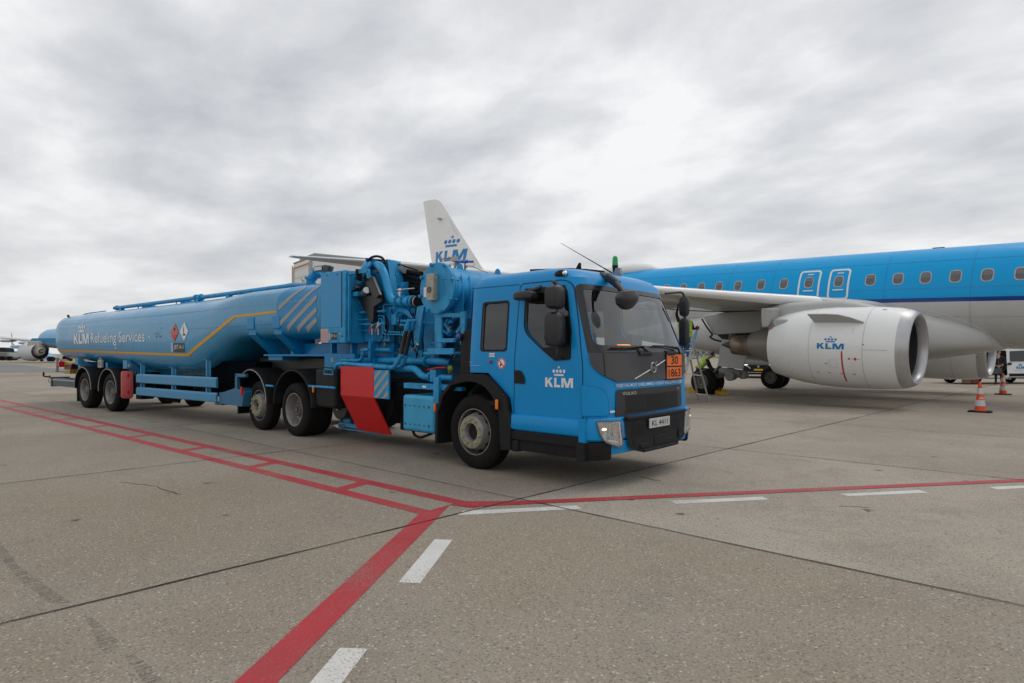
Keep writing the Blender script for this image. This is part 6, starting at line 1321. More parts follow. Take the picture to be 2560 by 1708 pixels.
# engines
def engine(side):
    c = Vector((0, side * 4.9, -1.76)); ax = Vector((1, 0, 0))
    e_ = MB(); e_.rev([(-1.84, 1.132), (-2.02, 1.165), (-2.4, 1.195), (-3.0, 1.225), (-3.6, 1.235), (-4.1, 1.205), (-4.6, 1.15), (-5.0, 1.07), (-5.3, .99), (-5.46, .945), (-5.45, .925), (-5.0, .97), (-4.2, 1.0)], c, ax, 72)
    na = ap('engine_nacelle', e_, air_white, angle=60)
    e_ = MB(); e_.rev([(-1.84, 1.133), (-1.72, 1.10), (-1.62, 1.055), (-1.56, 1.00), (-1.545, .965), (-1.56, .93), (-1.62, .89), (-1.72, .865), (-1.80, .86)], c, ax, 72); ap('inlet_lip', e_, lip_m, parent=na, angle=60)
    e_ = MB(); e_.rev([(-1.80, .86), (-2.0, .87), (-2.4, .89)], c, ax, 72); ap('inlet_duct', e_, mat('inlet_liner', (.030, .030, .032), .6), parent=na, angle=60)
    e_ = MB(); e_.rev([(-2.22, .88), (-2.24, .3), (-2.23, 0)], c, ax, 48); ap('fan_disc', e_, dark, parent=na)
    e_ = MB()
    for k in range(20):
        t = 2 * math.pi * k / 20; u = Vector((0, math.cos(t), math.sin(t))); v = Vector((0, -math.sin(t), math.cos(t)))
        e_.add([c + ax * -2.10 + u * .26 - v * .03, c + ax * -2.21 + u * .26 + v * .05, c + ax * -2.21 + u * .872 + v * .15, c + ax * -2.08 + u * .872 - v * .02], [(0, 1, 2, 3)])
    ap('fan_blade', e_, split=True, m= mat('fan_titanium', (.02, .02, .022), .5, metal=.4), parent=na)
    e_ = MB(); e_.rev([(-2.22, .28), (-2.08, .24), (-1.95, .12), (-1.88, 0)], c, ax, 24); ap('spinner', e_, mat('spinner_grey', (.05, .05, .052), .4), parent=na)
    e_ = MB(); e_.rev([(-4.3, .80), (-5.2, .74), (-5.7, .62), (-6.15, .47), (-6.40, .385), (-6.38, .37), (-5.6, .36)], c, ax, 48); ap('core_cowl', e_, mat('core_cowl_grey', (.23, .215, .195), .42, metal=.3), parent=na, angle=60)
    e_ = MB(); e_.rev([(-6.0, .38), (-6.6, .36), (-7.05, .32), (-7.06, .30), (-6.3, .28)], c + Vector((0, 0, -.05)), ax, 40); ap('exhaust_nozzle', e_, hot_m, parent=na, angle=60)
    e_ = MB(); e_.rev([(-6.6, .24), (-7.05, .19), (-7.5, .03), (-7.52, 0)], c + Vector((0, 0, -.05)), ax, 32); ap('exhaust_cone', e_, mat('burnt_cone', (.07, .055, .045), .5, metal=.5), parent=na)
    # pylon
    e_ = MB(); sp_ = [(1915, 775), (1925, 765), (1975, 757), (2020, 755), (2080, 751), (2115, 751), (2150, 756), (2195, 766), (2215, 775), (2160, 790), (2050, 800), (1940, 812), (1915, 805)]
    pts = [A.P(u, v, 1, -4.9) for u, v in sp_]; tz = lambda p: p.z
    rings = []
    for dy, k in ((-.34, .0), (-.30, .45), (-.18, .85), (0, 1), (.18, .85), (.30, .45), (.34, .0)):
        rings.append([Vector((p.x, side * 4.9 + dy, (p.z + 1.2) * (.78 + .22 * k) - 1.2)) for p in pts])
    tri = tessellate_polygon([pts]); 
    e_.loft(rings, caps=False); e_.add(rings[0], tri); e_.add(rings[-1], [t[::-1] for t in tri]); py = ap('pylon', e_, air_grey, angle=50)
    pq = lambda pts_: [Vector((p.x, side * 4.9 - .82, p.z)) for p in [A.P(*z5(x, y), 1, -5.72) for x, y in pts_]]
    e_ = MB(); e_.prism(pq([(1275, 600), (1430, 600), (1400, 830), (1275, 828)]), (0, 1.64, 0)); e_.prism(pq([(1140, 480), (1290, 480), (1225, 690), (1150, 695)]), (0, 1.64, 0)); ap('aft_pylon', e_, air_grey, parent=py, bevel=.05, seg=3)
    e_ = MB(); e_.prism([p + Vector((0, -.012, 0)) for p in pq([(1222, 668), (1277, 640), (1277, 828), (1222, 835)])], (0, 1.664, 0)); ap('heat_shield', e_, hot_m, parent=py, bevel=.03)
    # seams, chine, markings on the outer side
    def NS(x, z, o=.006):
        K = [(-5.46, .945), (-5.3, .99), (-5.0, 1.07), (-4.6, 1.15), (-4.1, 1.205), (-3.6, 1.235), (-3.0, 1.225), (-2.4, 1.195), (-2.02, 1.165)]
        r_ = 1.2
        for (a_, p), (c2, q) in zip(K, K[1:]):
            if a_ <= x <= c2: r_ = p + (q - p) * (x - a_) / (c2 - a_)
        dz = z - c.z; s = max(-.99, min(.99, dz / r_)); return (x, c.y - math.sqrt(1 - s * s) * (r_ + o), c.z + s * (r_ + o))
    for x in (-2.62, -4.08):
        bb = MB(); ring_ = []
        K = {-2.62: 1.208, -4.08: 1.207}
        bb.tube([c + Vector((x, math.cos(2 * math.pi * i / 60) * K[x], math.sin(2 * math.pi * i / 60) * K[x])) for i in range(61)], .006, 5); ap('cowl_seam', bb, air_grey, parent=na)
    if side < 0:
        bb = MB(); bb.tube([NS(-2.60 + .6 * i / 6, -1.82, .002) for i in range(7)], .005, 5); ap('cowl_seam', bb, air_grey, parent=na)
        decal('engine_logo', airline_logo(-3.83, -1.83, .74, .165), NS, mat('engine_logo_blue', (0, .19, .46), .4), na, (.1, .04))
        decal('red_stripe', [[(-3.165 + .0 * k, -1.88 - .11 * k) for k in range(9)] + [(-3.125, -1.88 - .11 * k) for k in range(8, -1, -1)]], NS, red_p, na, (None, .05))
        decal('red_arrow_mark', [[(-2.98, -2.06), (-2.98, -2.12), (-2.90, -2.09)], [(-2.89, -2.084), (-2.84, -2.084), (-2.84, -2.096), (-2.89, -2.096)], circ(-2.80, -2.09, .03, .045, 10), [(-2.77, -2.085), (-2.67, -2.085), (-2.67, -2.095), (-2.77, -2.095)]], NS, red_p, na, (None, .05))
        decal('cowl_latches', [[(-3.9 + .33 * k, -2.52), (-3.82 + .33 * k, -2.52), (-3.82 + .33 * k, -2.535), (-3.9 + .33 * k, -2.535)] for k in range(4)] + [circ(-2.9, -1.25, .012, n=8), circ(-2.9, -1.33, .012, n=8), [(-2.62, -1.66), (-2.58, -1.66), (-2.58, -1.69), (-2.62, -1.69)]], NS, rim_dk, na)
        decal('grey_marks', [[(-3.63, -2.24), (-3.55, -2.24), (-3.55, -2.26), (-3.63, -2.26)], circ(-3.48, -2.20, .012, n=8), circ(-3.47, -2.29, .012, n=8), [(-2.36, -.66), (-2.26, -.66), (-2.26, -.675), (-2.36, -.675)]], NS, rim_dk, na)
        seam('access_panel', [(-3.53, -2.36), (-3.53, -2.14), (-3.28, -2.14), (-3.28, -2.36), (-3.53, -2.36)], NS, .006, air_grey, na)
        bb = MB(); q = [(-4.07, -.84), (-3.20, -.84), (-2.95, -.92), (-2.68, -1.06), (-4.00, -1.06)]
        base_ = [Vector(NS(x, -1.06, -.01)) for x in (-4.02, -3.6, -3.2, -2.9, -2.68)]; top_ = [Vector((-4.10, c.y - 1.32, -.83)), Vector((-3.6, c.y - 1.33, -.83)), Vector((-3.25, c.y - 1.32, -.85)), Vector((-2.95, c.y - 1.22, -.93)), Vector((-2.67, c.y - 1.05, -1.05))]
        bb.loft([base_, top_, [p + Vector((0, .012, .022)) for p in top_], [p + Vector((0, .012, .022)) for p in base_]], closed=False); bb.prism([base_[0], top_[0], top_[0] + Vector((0, 0, .02)), base_[0] + Vector((0, 0, .02))], (.01, 0, 0)); ap('nacelle_chine', bb, air_grey, parent=na)
    else:
        decal('red_stripe', [[(-3.72, -1.9 - .1 * k) for k in range(8)] + [(-3.67, -1.9 - .1 * k) for k in range(7, -1, -1)]], NS, red_p, na, (None, .05))
engine(-1); engine(1)
# main gear
def gear(side):
    yg = side * 2.97; xg = -9.1; zg_ = -3.27
    b = MB(); xs_ = xg + .95; b.cyl((xs_, yg, -1.4), (xs_, yg, -2.85), .12, n=16); b.beam((xs_, yg, -2.85), (xg, yg, -3.22), .16, .18); b.cyl((xs_ - .1, yg, -2.2), (xg + .15, yg, -3.1), .07, n=12); b.beam((xs_, yg, -2.5), (xs_ + .8, yg - side * .2, -1.7), .09, .09)
    g_ = ap('landing_gear_strut', b, mat('gear_grey', (.10, .10, .10), .45, var=.3, vscale=8))
    b = MB(); b.cyl((xg + 1.05, yg - .30, -3.0), (xg + 1.05, yg + .05, -3.0), .19, .16, n=20); b.cyl((xg + 1.45, yg - .1, -2.93), (xg + 1.45, yg + .15, -2.93), .16, n=16); b.cyl((xg + .55, yg - .05, -2.85), (xg + 1.4, yg - .05, -2.9), .15, n=12); ap('hydraulic_actuator', b, mat('cast_grey', (.20, .20, .195), .45, var=.3, vscale=8), parent=g_, bevel=.02)
    for dy in (-.30, .30):
        o_ = -1 if side < 0 else -1
        cw = Vector((xg, yg + dy, zg_)); w2 = .19; bt = MB(); s = -1
        bt.rev([(-w2, .29), (-w2, .38), (-w2 + .06, .48), (-w2 + .12, .515), (w2 - .12, .515), (w2 - .06, .48), (w2, .38), (w2, .29), (w2 - .05, .27)], cw, (0, s, 0), 48)
        wh_ = MB(); wh_.rev([(w2 - .02, .285), (w2 - .06, .27), (w2 - .12, .24), (w2 - .13, .12), (w2 - .05, .11), (w2 - .04, 0)], cw, (0, s, 0), 36); wh_.rev([(-w2 + .02, .285), (-w2 + .1, .2), (-w2 + .1, 0)], cw, (0, s, 0), 36)
        wo = ap('gear_wheel', wh_, rim_dk, parent=g_); ap('gear_tyre', bt, tyre_m, parent=wo)
        sb_ = MB()
        for k in range(18): t = 2 * math.pi * k / 18; u = Vector((math.cos(t), 0, math.sin(t))); sb_.beam(cw + Vector((0, -(w2 - .01), 0)) + u * .13, cw + Vector((0, -(w2 + .0), 0)) + u * .255, .020, .02)
        sb_.rev([(w2 - .01, .285), (w2 + .015, .275), (w2 - .01, .255)], cw, (0, s, 0), 36); sb_.rev([(w2 - .01, .15), (w2 + .02, .13), (w2 - .02, .10)], cw, (0, s, 0), 24)
        ap('wheel_spokes', sb_, flange_m, parent=wo)
    b = MB(); pts = [A.P(*z5(x, y), 1, -3.42) for x, y in [(715, 828), (900, 838), (1040, 872), (990, 900), (990, 1000), (930, 1145), (800, 1135), (668, 1105), (690, 960)]]; yo = -3.42 if side < 0 else 3.37
    b.prism([Vector((p.x, yo, p.z)) for p in pts], (0, .05, 0)); ap('gear_door', b, mat('gear_door_paint', (.46, .46, .45), .4), parent=g_, bevel=.01)
gear(-1); gear(1)
# tail
tp_ = [A.P(u, v, 1, 0) for u, v in ((1058, 505), (1075, 502), (1090, 499), (1101, 505), (1107, 513), (1150, 582), (1207, 672))]
fin_pts = [(p.x, p.z) for p in tp_] + [(-24.5, 1.55), (-31.8, 1.2)]
te = A.P(1080, 660, 1, 0)
fin_pts[-1] = (te.x + (te.x - tp_[0].x) / (te.z - tp_[0].z) * (1.2 - te.z), 1.2)
b = MB(); cxm = sum(p[0] for p in fin_pts) / len(fin_pts)
def finhalf(x, z):
    t = (z - 1.2) / 6.4; a_ = tp_[0].x + (te.x - tp_[0].x) * (tp_[0].z - z) / (tp_[0].z - te.z); le = tp_[4].x + (tp_[6].x - tp_[4].x) * (tp_[4].z - z) / (tp_[4].z - tp_[6].z); f = max(0, min(1, (x - a_) / max(.1, le - a_))); return (.30 - .16 * t) * max(0.02, math.sin(math.pi * min(1, f ** .8)))
for s in (-1, 1):
    o = decal('fin_half', [fin_pts], lambda x, z, s=s: (x, s * finhalf(x, z), z), air_white, air, (.5, .7))
    if s < 0: o1 = o
    else:
        bm = bmesh.new(); bm.from_mesh(o1.data); bm2 = bmesh.new(); bm2.from_mesh(o.data); bm2.to_mesh(o.data); 
        tmp = bpy.data.meshes.new('x'); bm2.to_mesh(tmp); bm.from_mesh(tmp); bmesh.ops.remove_doubles(bm, verts=bm.verts, dist=.09 if False else .001); bm.to_mesh(o1.data); bm.free(); bm2.free(); bpy.data.objects.remove(o); finish(o1.data, 60)
o1.name = 'vertical_stabiliser'; fin = o1
p0, p1, p2 = A.P(1086, 657, 1, -.25), A.P(1160, 650, 1, -.25), A.P(1163, 622, 1, -.25)
def FM(x, z, o=.012): return (x, -finhalf(x, z) - o, z)
lh = p2.z - p1.z; lw = p1.x - p0.x
lg = airline_logo(0, 0, lw, lh); bar = [[(x, lh * 1.32 + (z - lh * 1.2) * 1.0) for x, z in l] if i > 2 else l for i, l in enumerate(lg)]
bar = [[(p0.x + x + z * .12, p0.z + z) for x, z in l] for l in bar]
decal('tail_logo', bar, FM, logo_blue, fin, (.5, .5))
b = MB(); q = A.P(1000 + 690 / 7.127, 480 + 475 / 7.127, 1, -.3); b.ball((q.x, -.25, q.z), .16, 10, (1.3, .9, .35)); ap('tail_lamp', b, air_grey, parent=fin)
seamA([Vector(FM(A.P(1000 + x / 7.127, 480 + y / 7.127, 1, 0).x, A.P(1000 + x / 7.127, 480 + y / 7.127, 1, 0).z, .004)) for x, y in ((900, 500), (960, 650), (1040, 780))], air_grey, .012, 'fin_joint', fin)
for s in (-1, 1):
    b = MB(); b.loft([[Vector((x - c_ * t, s * y, z + th * u)) for t, u in ((0, 0), (.1, .5), (.4, .6), (1, 0), (.4, -.6), (.1, -.5))] for x, y, z, c_, th in ((-28.5, .4, .35, 3.4, .18), (-31.8, 6.4, .9, 1.5, .08))]); ap('tailplane', b, air_white)
# ================================================================== PEOPLE
skin_m = mat('skin', (.45, .25, .17), .55); hivis = mat('hi_vis_yellow', (.42, .62, .01), .55, var=.12, vscale=14); reflect_m = mat('reflective_band', (.36, .38, .38), .4)
navy_c = mat('navy_cloth', (.008, .010, .020), .8, var=.2, vscale=20); black_c = mat('black_cloth', (.009, .009, .010), .8); royal = mat('royal_blue_cloth', (.0, .12, .38), .75, var=.15, vscale=10)
hair_m = mat('brown_hair', (.035, .018, .010), .7, var=.3, vscale=60)
def person(label, group, loc, rz, J, E_, clothes=(), head=True, hair=hair_m, hat=None):
    """J: joint -> (position, radius); E_: (a, b, material); one continuous skinned body"""
    o = thing_mesh = None; names = list(J); me = bpy.data.meshes.new('person'); me.from_pydata([J[n][0] for n in names], [(names.index(a), names.index(b)) for a, b, _ in E_], [])
    o = bpy.data.objects.new('person', me); COL.objects.link(o); sk = o.modifiers.new('skin', 'SKIN'); sk.use_smooth_shade = True
    if not me.skin_vertices: 
        bpy.data.objects.remove(o); raise RuntimeError('no skin layer')
    for i, n in enumerate(names): r_ = J[n][1]; me.skin_vertices[0].data[i].radius = (r_, r_) if not isinstance(r_, tuple) else r_; me.skin_vertices[0].data[i].use_root = (n == 'pelvis')
    sb = o.modifiers.new('sub', 'SUBSURF'); sb.levels = 2; sb.render_levels = 2
    dg = bpy.context.evaluated_depsgraph_get(); dg.update(); m2 = bpy.data.meshes.new_from_object(o.evaluated_get(dg)); o.modifiers.clear(); o.data = m2
    ms = []; 
    for _, _, m in E_:
        if m not in ms: ms.append(m)
    m2.materials.clear(); [m2.materials.append(m) for m in ms]
    segs = [(Vector(J[a][0]), Vector(J[b_][0]), ms.index(m)) for a, b_, m in E_]
    for p in m2.polygons:
        best, bi = 1e9, 0
        for a, c, mi in segs:
            d = c - a; t = max(0, min(1, (p.center - a).dot(d) / max(1e-9, d.dot(d)))); q = (p.center - a - d * t).length
            if q < best: best, bi = q, mi
        p.material_index = bi; p.use_smooth = True
    o.location = loc; o.rotation_euler = (0, 0, rz); tag(o, label, 'person', group)
    if head:
        h = Vector(J['head'][0]); n_ = Vector(J['nose'][0]); f = (n_ - h).normalized(); side = f.cross(Vector((0, 0, 1))).normalized(); upv = side.cross(f)
        b = MB(); 
        for s in (-1, 1): b.ball(h + f * .085 + side * .032 * s + upv * .012, .011, 8)
        obj('eyes', b, dark, o)
        b = MB(); b.beam(h + f * .088 - side * .022 - upv * .045, h + f * .088 + side * .022 - upv * .045, .01, .008); obj('mouth', b, mat('lips', (.30, .10, .08), .5), o)
        b = MB(); rings = []
        for i in range(9):
            t = math.pi * .60 * i / 8; rings.append([h - f * .015 + upv * .012 + (f * math.cos(2 * math.pi * k / 14) * .098 + side * math.sin(2 * math.pi * k / 14) * .086) * max(math.sin(t), .02) * (1.0 if math.cos(2 * math.pi * k / 14) < .3 else (1 if t < 1.05 else .80)) + upv * (.112 * math.cos(t) if math.cos(2 * math.pi * k / 14) < .3 else .112 * math.cos(min(t, 1.15))) for k in range(14)])
        b.loft(rings); obj('hair', b, hair, o)
    return o
def hand(J, E_, wrist, tip, key, m=skin_m, curl=Vector((0, 0, -.03))):
    w = Vector(wrist); t = Vector(tip); d = (t - w).normalized(); s = d.cross(Vector((0, 0, 1))); s = s.normalized() if s.length > .1 else Vector((1, 0, 0))
    J[key + 'palm'] = (w + d * .06, (.034, .018)); E_.append((key, key + 'palm', m))
    for i, L_ in enumerate((.065, .075, .07, .055)):
        a_ = w + d * .095 + s * (.028 - .019 * i); J[f'{key}f{i}'] = (a_, .0095); J[f'{key}g{i}'] = (a_ + d * L_ * .6 + curl * .4, .008); J[f'{key}h{i}'] = (a_ + d * L_ * .8 + curl, .007)
        E_ += [(key + 'palm', f'{key}f{i}', m), (f'{key}f{i}', f'{key}g{i}', m), (f'{key}g{i}', f'{key}h{i}', m)]
    J[key + 't'] = (w + d * .05 + s * .05, .010); J[key + 'u'] = (w + d * .085 + s * .062 + curl * .3, .008); E_ += [(key + 'palm', key + 't', m), (key + 't', key + 'u', m)]
def vest(parent, c, chest, waist, z0, z1, lean=Vector((0, 0, 0)), fwd=Vector((0, 1, 0)), sidev=Vector((1, 0, 0))):
    """hi-vis waistcoat: a shell round the torso with two reflective bands"""
    b = MB(); rr = []
    for i in range(9):
        t = i / 8; p = Vector(c[0]).lerp(Vector(c[1]), t); wd = waist + (chest - waist) * min(1, t * 1.4); k = 1.0 if t < .85 else 1 - (t - .85) * 2.2
        rr.append([p + sidev * wd * k * math.cos(2 * math.pi * q / 20) + fwd * wd * .66 * k * math.sin(2 * math.pi * q / 20) for q in range(20)])
    b.loft(rr, caps=False); v = obj('hi_vis_vest', b, hivis, parent, angle=80)
    b = MB()
    for i in (2, 5): b.loft([[p + (p - sum(rr[i], Vector()) / 20).normalized() * .006 for p in rr[i]], [p.lerp(q, .55) + (p - sum(rr[i], Vector()) / 20).normalized() * .006 for p, q in zip(rr[i], rr[i + 1])]], caps=False)
    obj('reflective_bands', b, reflect_m, v, angle=80)
LX = lambda d: RT.copy() * d
def stand_body(h=1.80):
    return {'pelvis': ((0, 0, .95), .13), 'waist': ((0, 0, 1.10), .125), 'chest': ((0, 0, 1.30), (.16, .12)), 'neckbase': ((0, 0, 1.47), .07), 'neck': ((0, 0, 1.54), .052), 'head': ((0, .015, 1.665), .088), 'crown': ((0, 0, 1.74), .07), 'nose': ((0, .115, 1.655), .012)}
# --- pilot standing in front of the van
pil = at(2496, 962.5, 1530 * 1.6 / 78.5); pil.z = 0
J = stand_body(); side = 1
J.update({'hipL': ((.10, 0, .88), .10), 'kneeL': ((.10, .01, .50), .065), 'ankL': ((.105, -.01, .10), .045), 'toeL': ((.12, .14, .035), .038), 'hipR': ((-.10, 0, .88), .10), 'kneeR': ((-.11, .02, .50), .065), 'ankR': ((-.13, 0, .10), .045), 'toeR': ((-.16, .15, .035), .038),
          'shL': ((.20, 0, 1.43), .065), 'elL': ((.26, .02, 1.14), .05), 'wrL': ((.10, .22, .98), .032), 'shR': ((-.20, 0, 1.43), .065), 'elR': ((-.26, .02, 1.14), .05), 'wrR': ((-.10, .22, .97), .032)})
for k in ('head', 'nose'): pass
J['nose'] = ((-.105, .05, 1.655), .012)
E_ = [('pelvis', 'waist', navy_c), ('waist', 'chest', navy_c), ('chest', 'neckbase', navy_c), ('neckbase', 'neck', skin_m), ('neck', 'head', skin_m), ('head', 'crown', skin_m), ('head', 'nose', skin_m)]
for s in 'LR': E_ += [('pelvis', 'hip' + s, navy_c), ('hip' + s, 'knee' + s, navy_c), ('knee' + s, 'ank' + s, navy_c), ('ank' + s, 'toe' + s, black_c), ('chest', 'sh' + s, navy_c), ('sh' + s, 'el' + s, navy_c), ('el' + s, 'wr' + s, navy_c)]
hand(J, E_, J['wrL'][0], (.0, .25, .93), 'wrL'); hand(J, E_, J['wrR'][0], (-.0, .26, .91), 'wrR')
face_cam = math.atan2(-pil.y, -pil.x) - math.pi / 2
po = person('pilot in dark uniform with gold cuffs, hands folded over a bag beside the white van', None, pil, face_cam, J, E_)
b = MB()
for s in (-1, 1):
    for k in range(3): c0 = Vector((s * .135, .175, 1.005)); d_ = Vector((-s * .12, .18, -.12)).normalized(); p = c0 - d_ * (.035 * k); b.cyl(p, p + d_ * .018, .045, n=12)
obj('gold_cuffs', b, mat('gold_braid', (.62, .42, .06), .4), po)
b = MB(); b.prism([(-.05, .115, 1.45), (.05, .115, 1.45), (.0, .128, 1.24)], (0, .004, 0)); obj('white_shirt', b, white_s, po)
b = MB(); b.prism([(-.014, .122, 1.43), (.014, .122, 1.43), (.018, .13, 1.28), (0, .132, 1.25), (-.018, .13, 1.28)], (0, .006, 0)); obj('tie', b, navy_c, po)
b = MB(); [b.ball((.0, .128, z), .012, 6) for z in (1.20, 1.11, 1.02)]; b.box(.05, .13, .115, .122, 1.33, 1.345); obj('buttons', b, MATS['gold_braid'] if 'gold_braid' in MATS else steel, po)
bag = pil + Matrix.Rotation(face_cam, 3, 'Z') @ Vector((.0, .30, 0))
b = MB(); b.box(-.23, .20, -.08, .08, .56, .84); bg_ = obj('flight_bag', b, mat('grey_bag', (.075, .075, .08), .6, var=.2, vscale=14)); bg_.location = bag; bg_.rotation_euler = (0, R(8), face_cam)
bv = bg_.modifiers.new('bevel', 'BEVEL'); bv.width = .04; bv.segments = 3; tag(bg_, 'soft dark grey flight bag hanging from the uniformed pilot\'s hands', 'bag')
b = MB(); b.tube([(-.10, 0, .83), (-.06, 0, .93), (.06, 0, .93), (.10, 0, .83)], .012, 6, rad=.04); obj('bag_handle', b, black, bg_)
# --- man on the stepladder
d20 = 20.6
def pl(u, v, d=d20): return at(u, v, d)
base = at(1713, 884, d20 - .35); base.z = 0
fz = lambda v: EYE + (HZ - v) / FPX * d20
hips = fz(842)
J = {'pelvis': ((0, 0, hips), .135), 'waist': ((0, 0, hips + .16), .13), 'chest': ((0, .03, hips + .38), (.17, .125)), 'neckbase': ((0, .04, hips + .53), .07), 'neck': ((0, .05, hips + .60), .052), 'head': ((0, .07, hips + .72), .088), 'crown': ((0, .06, hips + .79), .07), 'nose': ((0.02, .17, hips + .72), .012),
     'hipL': ((-.10, 0, hips - .06), .10), 'kneeL': ((-.12, .08, hips - .45), .066), 'ankL': ((-.12, -.02, hips - .84), .045), 'toeL': ((-.12, .12, hips - .90), .04), 'hipR': ((.10, 0, hips - .06), .10), 'kneeR': ((.12, .16, hips - .42), .066), 'ankR': ((.12, .02, hips - .80), .045), 'toeR': ((.12, .16, hips - .86), .04),
     'shL': ((-.20, .03, hips + .49), .066), 'elL': ((-.26, .12, hips + .74), .05), 'wrL': ((-.18, .22, hips + .98), .033), 'shR': ((.20, .03, hips + .49), .066), 'elR': ((.30, .08, hips + .24), .05), 'wrR': ((.40, .16, hips + .27), .035)}
glove = mat('rust_glove', (.22, .035, .012), .7)
E_ = [('pelvis', 'waist', black_c), ('waist', 'chest', black_c), ('chest', 'neckbase', black_c), ('neckbase', 'neck', skin_m), ('neck', 'head', skin_m), ('head', 'crown', skin_m), ('head', 'nose', skin_m)]
for s in 'LR': E_ += [('pelvis', 'hip' + s, royal), ('hip' + s, 'knee' + s, royal), ('knee' + s, 'ank' + s, royal), ('ank' + s, 'toe' + s, black_c), ('chest', 'sh' + s, black_c), ('sh' + s, 'el' + s, black_c), ('el' + s, 'wr' + s, black_c)]
hand(J, E_, J['wrL'][0], (-.16, .26, hips + 1.1), 'wrL', glove); hand(J, E_, J['wrR'][0], (.52, .20, hips + .30), 'wrR', glove)
rzw = YAW
wo_ = person('worker in yellow vest and blue trousers standing on the stepladder under the wing', None, base, rzw, J, E_)
b = MB(); b.ball((.455, .18, hips + .285), .062, 12, (1.1, .8, 1.25)); obj('glove_cuff', b, glove, wo_)
vest(wo_, ((0, 0, hips - .02), (0, .035, hips + .545)), .245, .205, 0, 0)
# --- worker bending at the wheel
kb = at(1766, 884, 25.4); kb.z = 0
J = {'pelvis': ((-.34, 0, .93), .135), 'waist': ((-.26, 0, 1.08), .13), 'chest': ((-.08, 0, 1.27), (.15, .13)), 'neckbase': ((.06, 0, 1.39), .068), 'neck': ((.13, 0, 1.45), .052), 'head': ((.25, -.0, 1.53), .095), 'crown': ((.26, 0, 1.62), .078), 'nose': ((.35, -.06, 1.49), .012),
     'hipL': ((-.34, .12, .88), .10), 'kneeL': ((-.18, .15, .50), .068), 'ankL': ((-.34, .15, .10), .045), 'toeL': ((-.20, .16, .04), .04), 'hipR': ((-.34, -.12, .88), .10), 'kneeR': ((-.30, -.16, .48), .068), 'ankR': ((-.52, -.16, .10), .045), 'toeR': ((-.38, -.16, .05), .04),
     'shL': ((.02, .20, 1.33), .066), 'elL': ((.16, .20, 1.06), .05), 'wrL': ((.34, .12, .90), .032), 'shR': ((.0, -.20, 1.32), .070), 'elR': ((.12, -.22, 1.04), .055), 'wrR': ((.30, -.15, .90), .032)}
E_ = [('pelvis', 'waist', navy_c), ('waist', 'chest', black_c), ('chest', 'neckbase', black_c), ('neckbase', 'neck', skin_m), ('neck', 'head', skin_m), ('head', 'crown', skin_m), ('head', 'nose', skin_m)]
for s in 'LR': E_ += [('pelvis', 'hip' + s, navy_c), ('hip' + s, 'knee' + s, navy_c), ('knee' + s, 'ank' + s, navy_c), ('ank' + s, 'toe' + s, black_c), ('chest', 'sh' + s, black_c), ('sh' + s, 'el' + s, black_c), ('el' + s, 'wr' + s, black_c)]
hand(J, E_, J['wrL'][0], (.42, .10, .82), 'wrL'); hand(J, E_, J['wrR'][0], (.40, -.14, .82), 'wrR')
kn = person('dark haired worker in yellow vest bending over the aircraft wheel', None, kb, YAW, J, E_)
vest(kn, ((-.36, 0, .96), (.05, 0, 1.38)), .205, .19, 0, 0, fwd=Vector((-.70, 0, .71)).normalized(), sidev=Vector((0, 1, 0)))
# ================================================================== STEPLADDER, CHOCKS, CONES
lad = thing('stepladder', 'aluminium stepladder with a blue taped rail standing beside the truck mirror', 'ladder', loc=(at(1740, 884, 20.4).x, at(1740, 884, 20.4).y, 0), world=True)
def LP(x, y, d=20.4): return at(*z5(x, y), d)
def gpnt(x, y): return W.P(*z5(x, y), 2, 0)
f1, f2 = gpnt(460, 1475), gpnt(575, 1495); top1 = LP(375, 1040, 20.7); top2 = LP(415, 890, 20.2)
b = MB(); b.beam(f1, top1, .055, .03); b.beam(f2, top2, .055, .03); obj('rear_leg', b, alu, lad, bevel=.004)
b = MB()
for (x0_, y0_), (x1_, y1_) in (((398, 1205), (492, 1215)), ((440, 1415), (560, 1425)), ((345, 1028), (440, 1032))): b.beam(LP(x0_, y0_, 20.5), LP(x1_, y1_, 20.1), .03, .03)
b.beam(LP(395, 1212, 20.5), LP(530, 1150, 20.1), .008, .008); obj('cross_bar', b, alu, lad)
b = MB(); r0, r1 = LP(445, 725, 20.1), LP(250, 1430, 19.5); b.beam(r0, r1, .075, .035); r2, r3 = LP(445 - 40, 725, 20.5), LP(210, 1430, 19.9); b.beam(r0 + Vector((-.42, .2, .0)), r1 + Vector((-.50, .2, 0)), .075, .035); obj('climbing_rails', b, alu, lad, bevel=.004)
b = MB()
for k in range(8): p = r0.lerp(r1, .1 + .11 * k); b.beam(p, p + Vector((-.45, .2, 0)), .04, .03)
obj('rungs', b, alu, lad)
b = MB(); b.beam(r0.lerp(r1, .03), r0.lerp(r1, .24), .079, .039); obj('blue_tape', b, mat('tape_blue', (.16, .38, .62), .5), lad)
def chock(label, p, rz):
    t = thing('wheel_chock', label, 'chock', loc=p, rz=rz)
    b = MB(); b.loft([[Vector((x, y, z)) for x, z in ((-.10, 0), (.10, 0), (.06, .13), (.0, .17), (-.06, .13))] for y in (-.24, -.20, .20, .24)]); obj('block', b, mat('chock_yellow', (.55, .32, .01), .5, var=.3, vscale=20, dirt=.5), t, bevel=.01)
    b = MB(); [b.cyl((0, y0, .17), (0, y0 + .02, .17), .05, n=10) for y0 in (-.16, .14)]; b.tube([(0, -.1, .17), (0, -.08, .24), (0, .08, .24), (0, .1, .17)], .012, 6, rad=.03); obj('handle', b, mat('chock_orange', (.5, .15, .01), .5), t); return t
c1 = W.P(*z5(655, 1428), 2, 0); chock('yellow wheel chock to the right of the ladder, against the twin tyres', W.P(*z5(712, 1425), 2, 0), YAW + R(85))
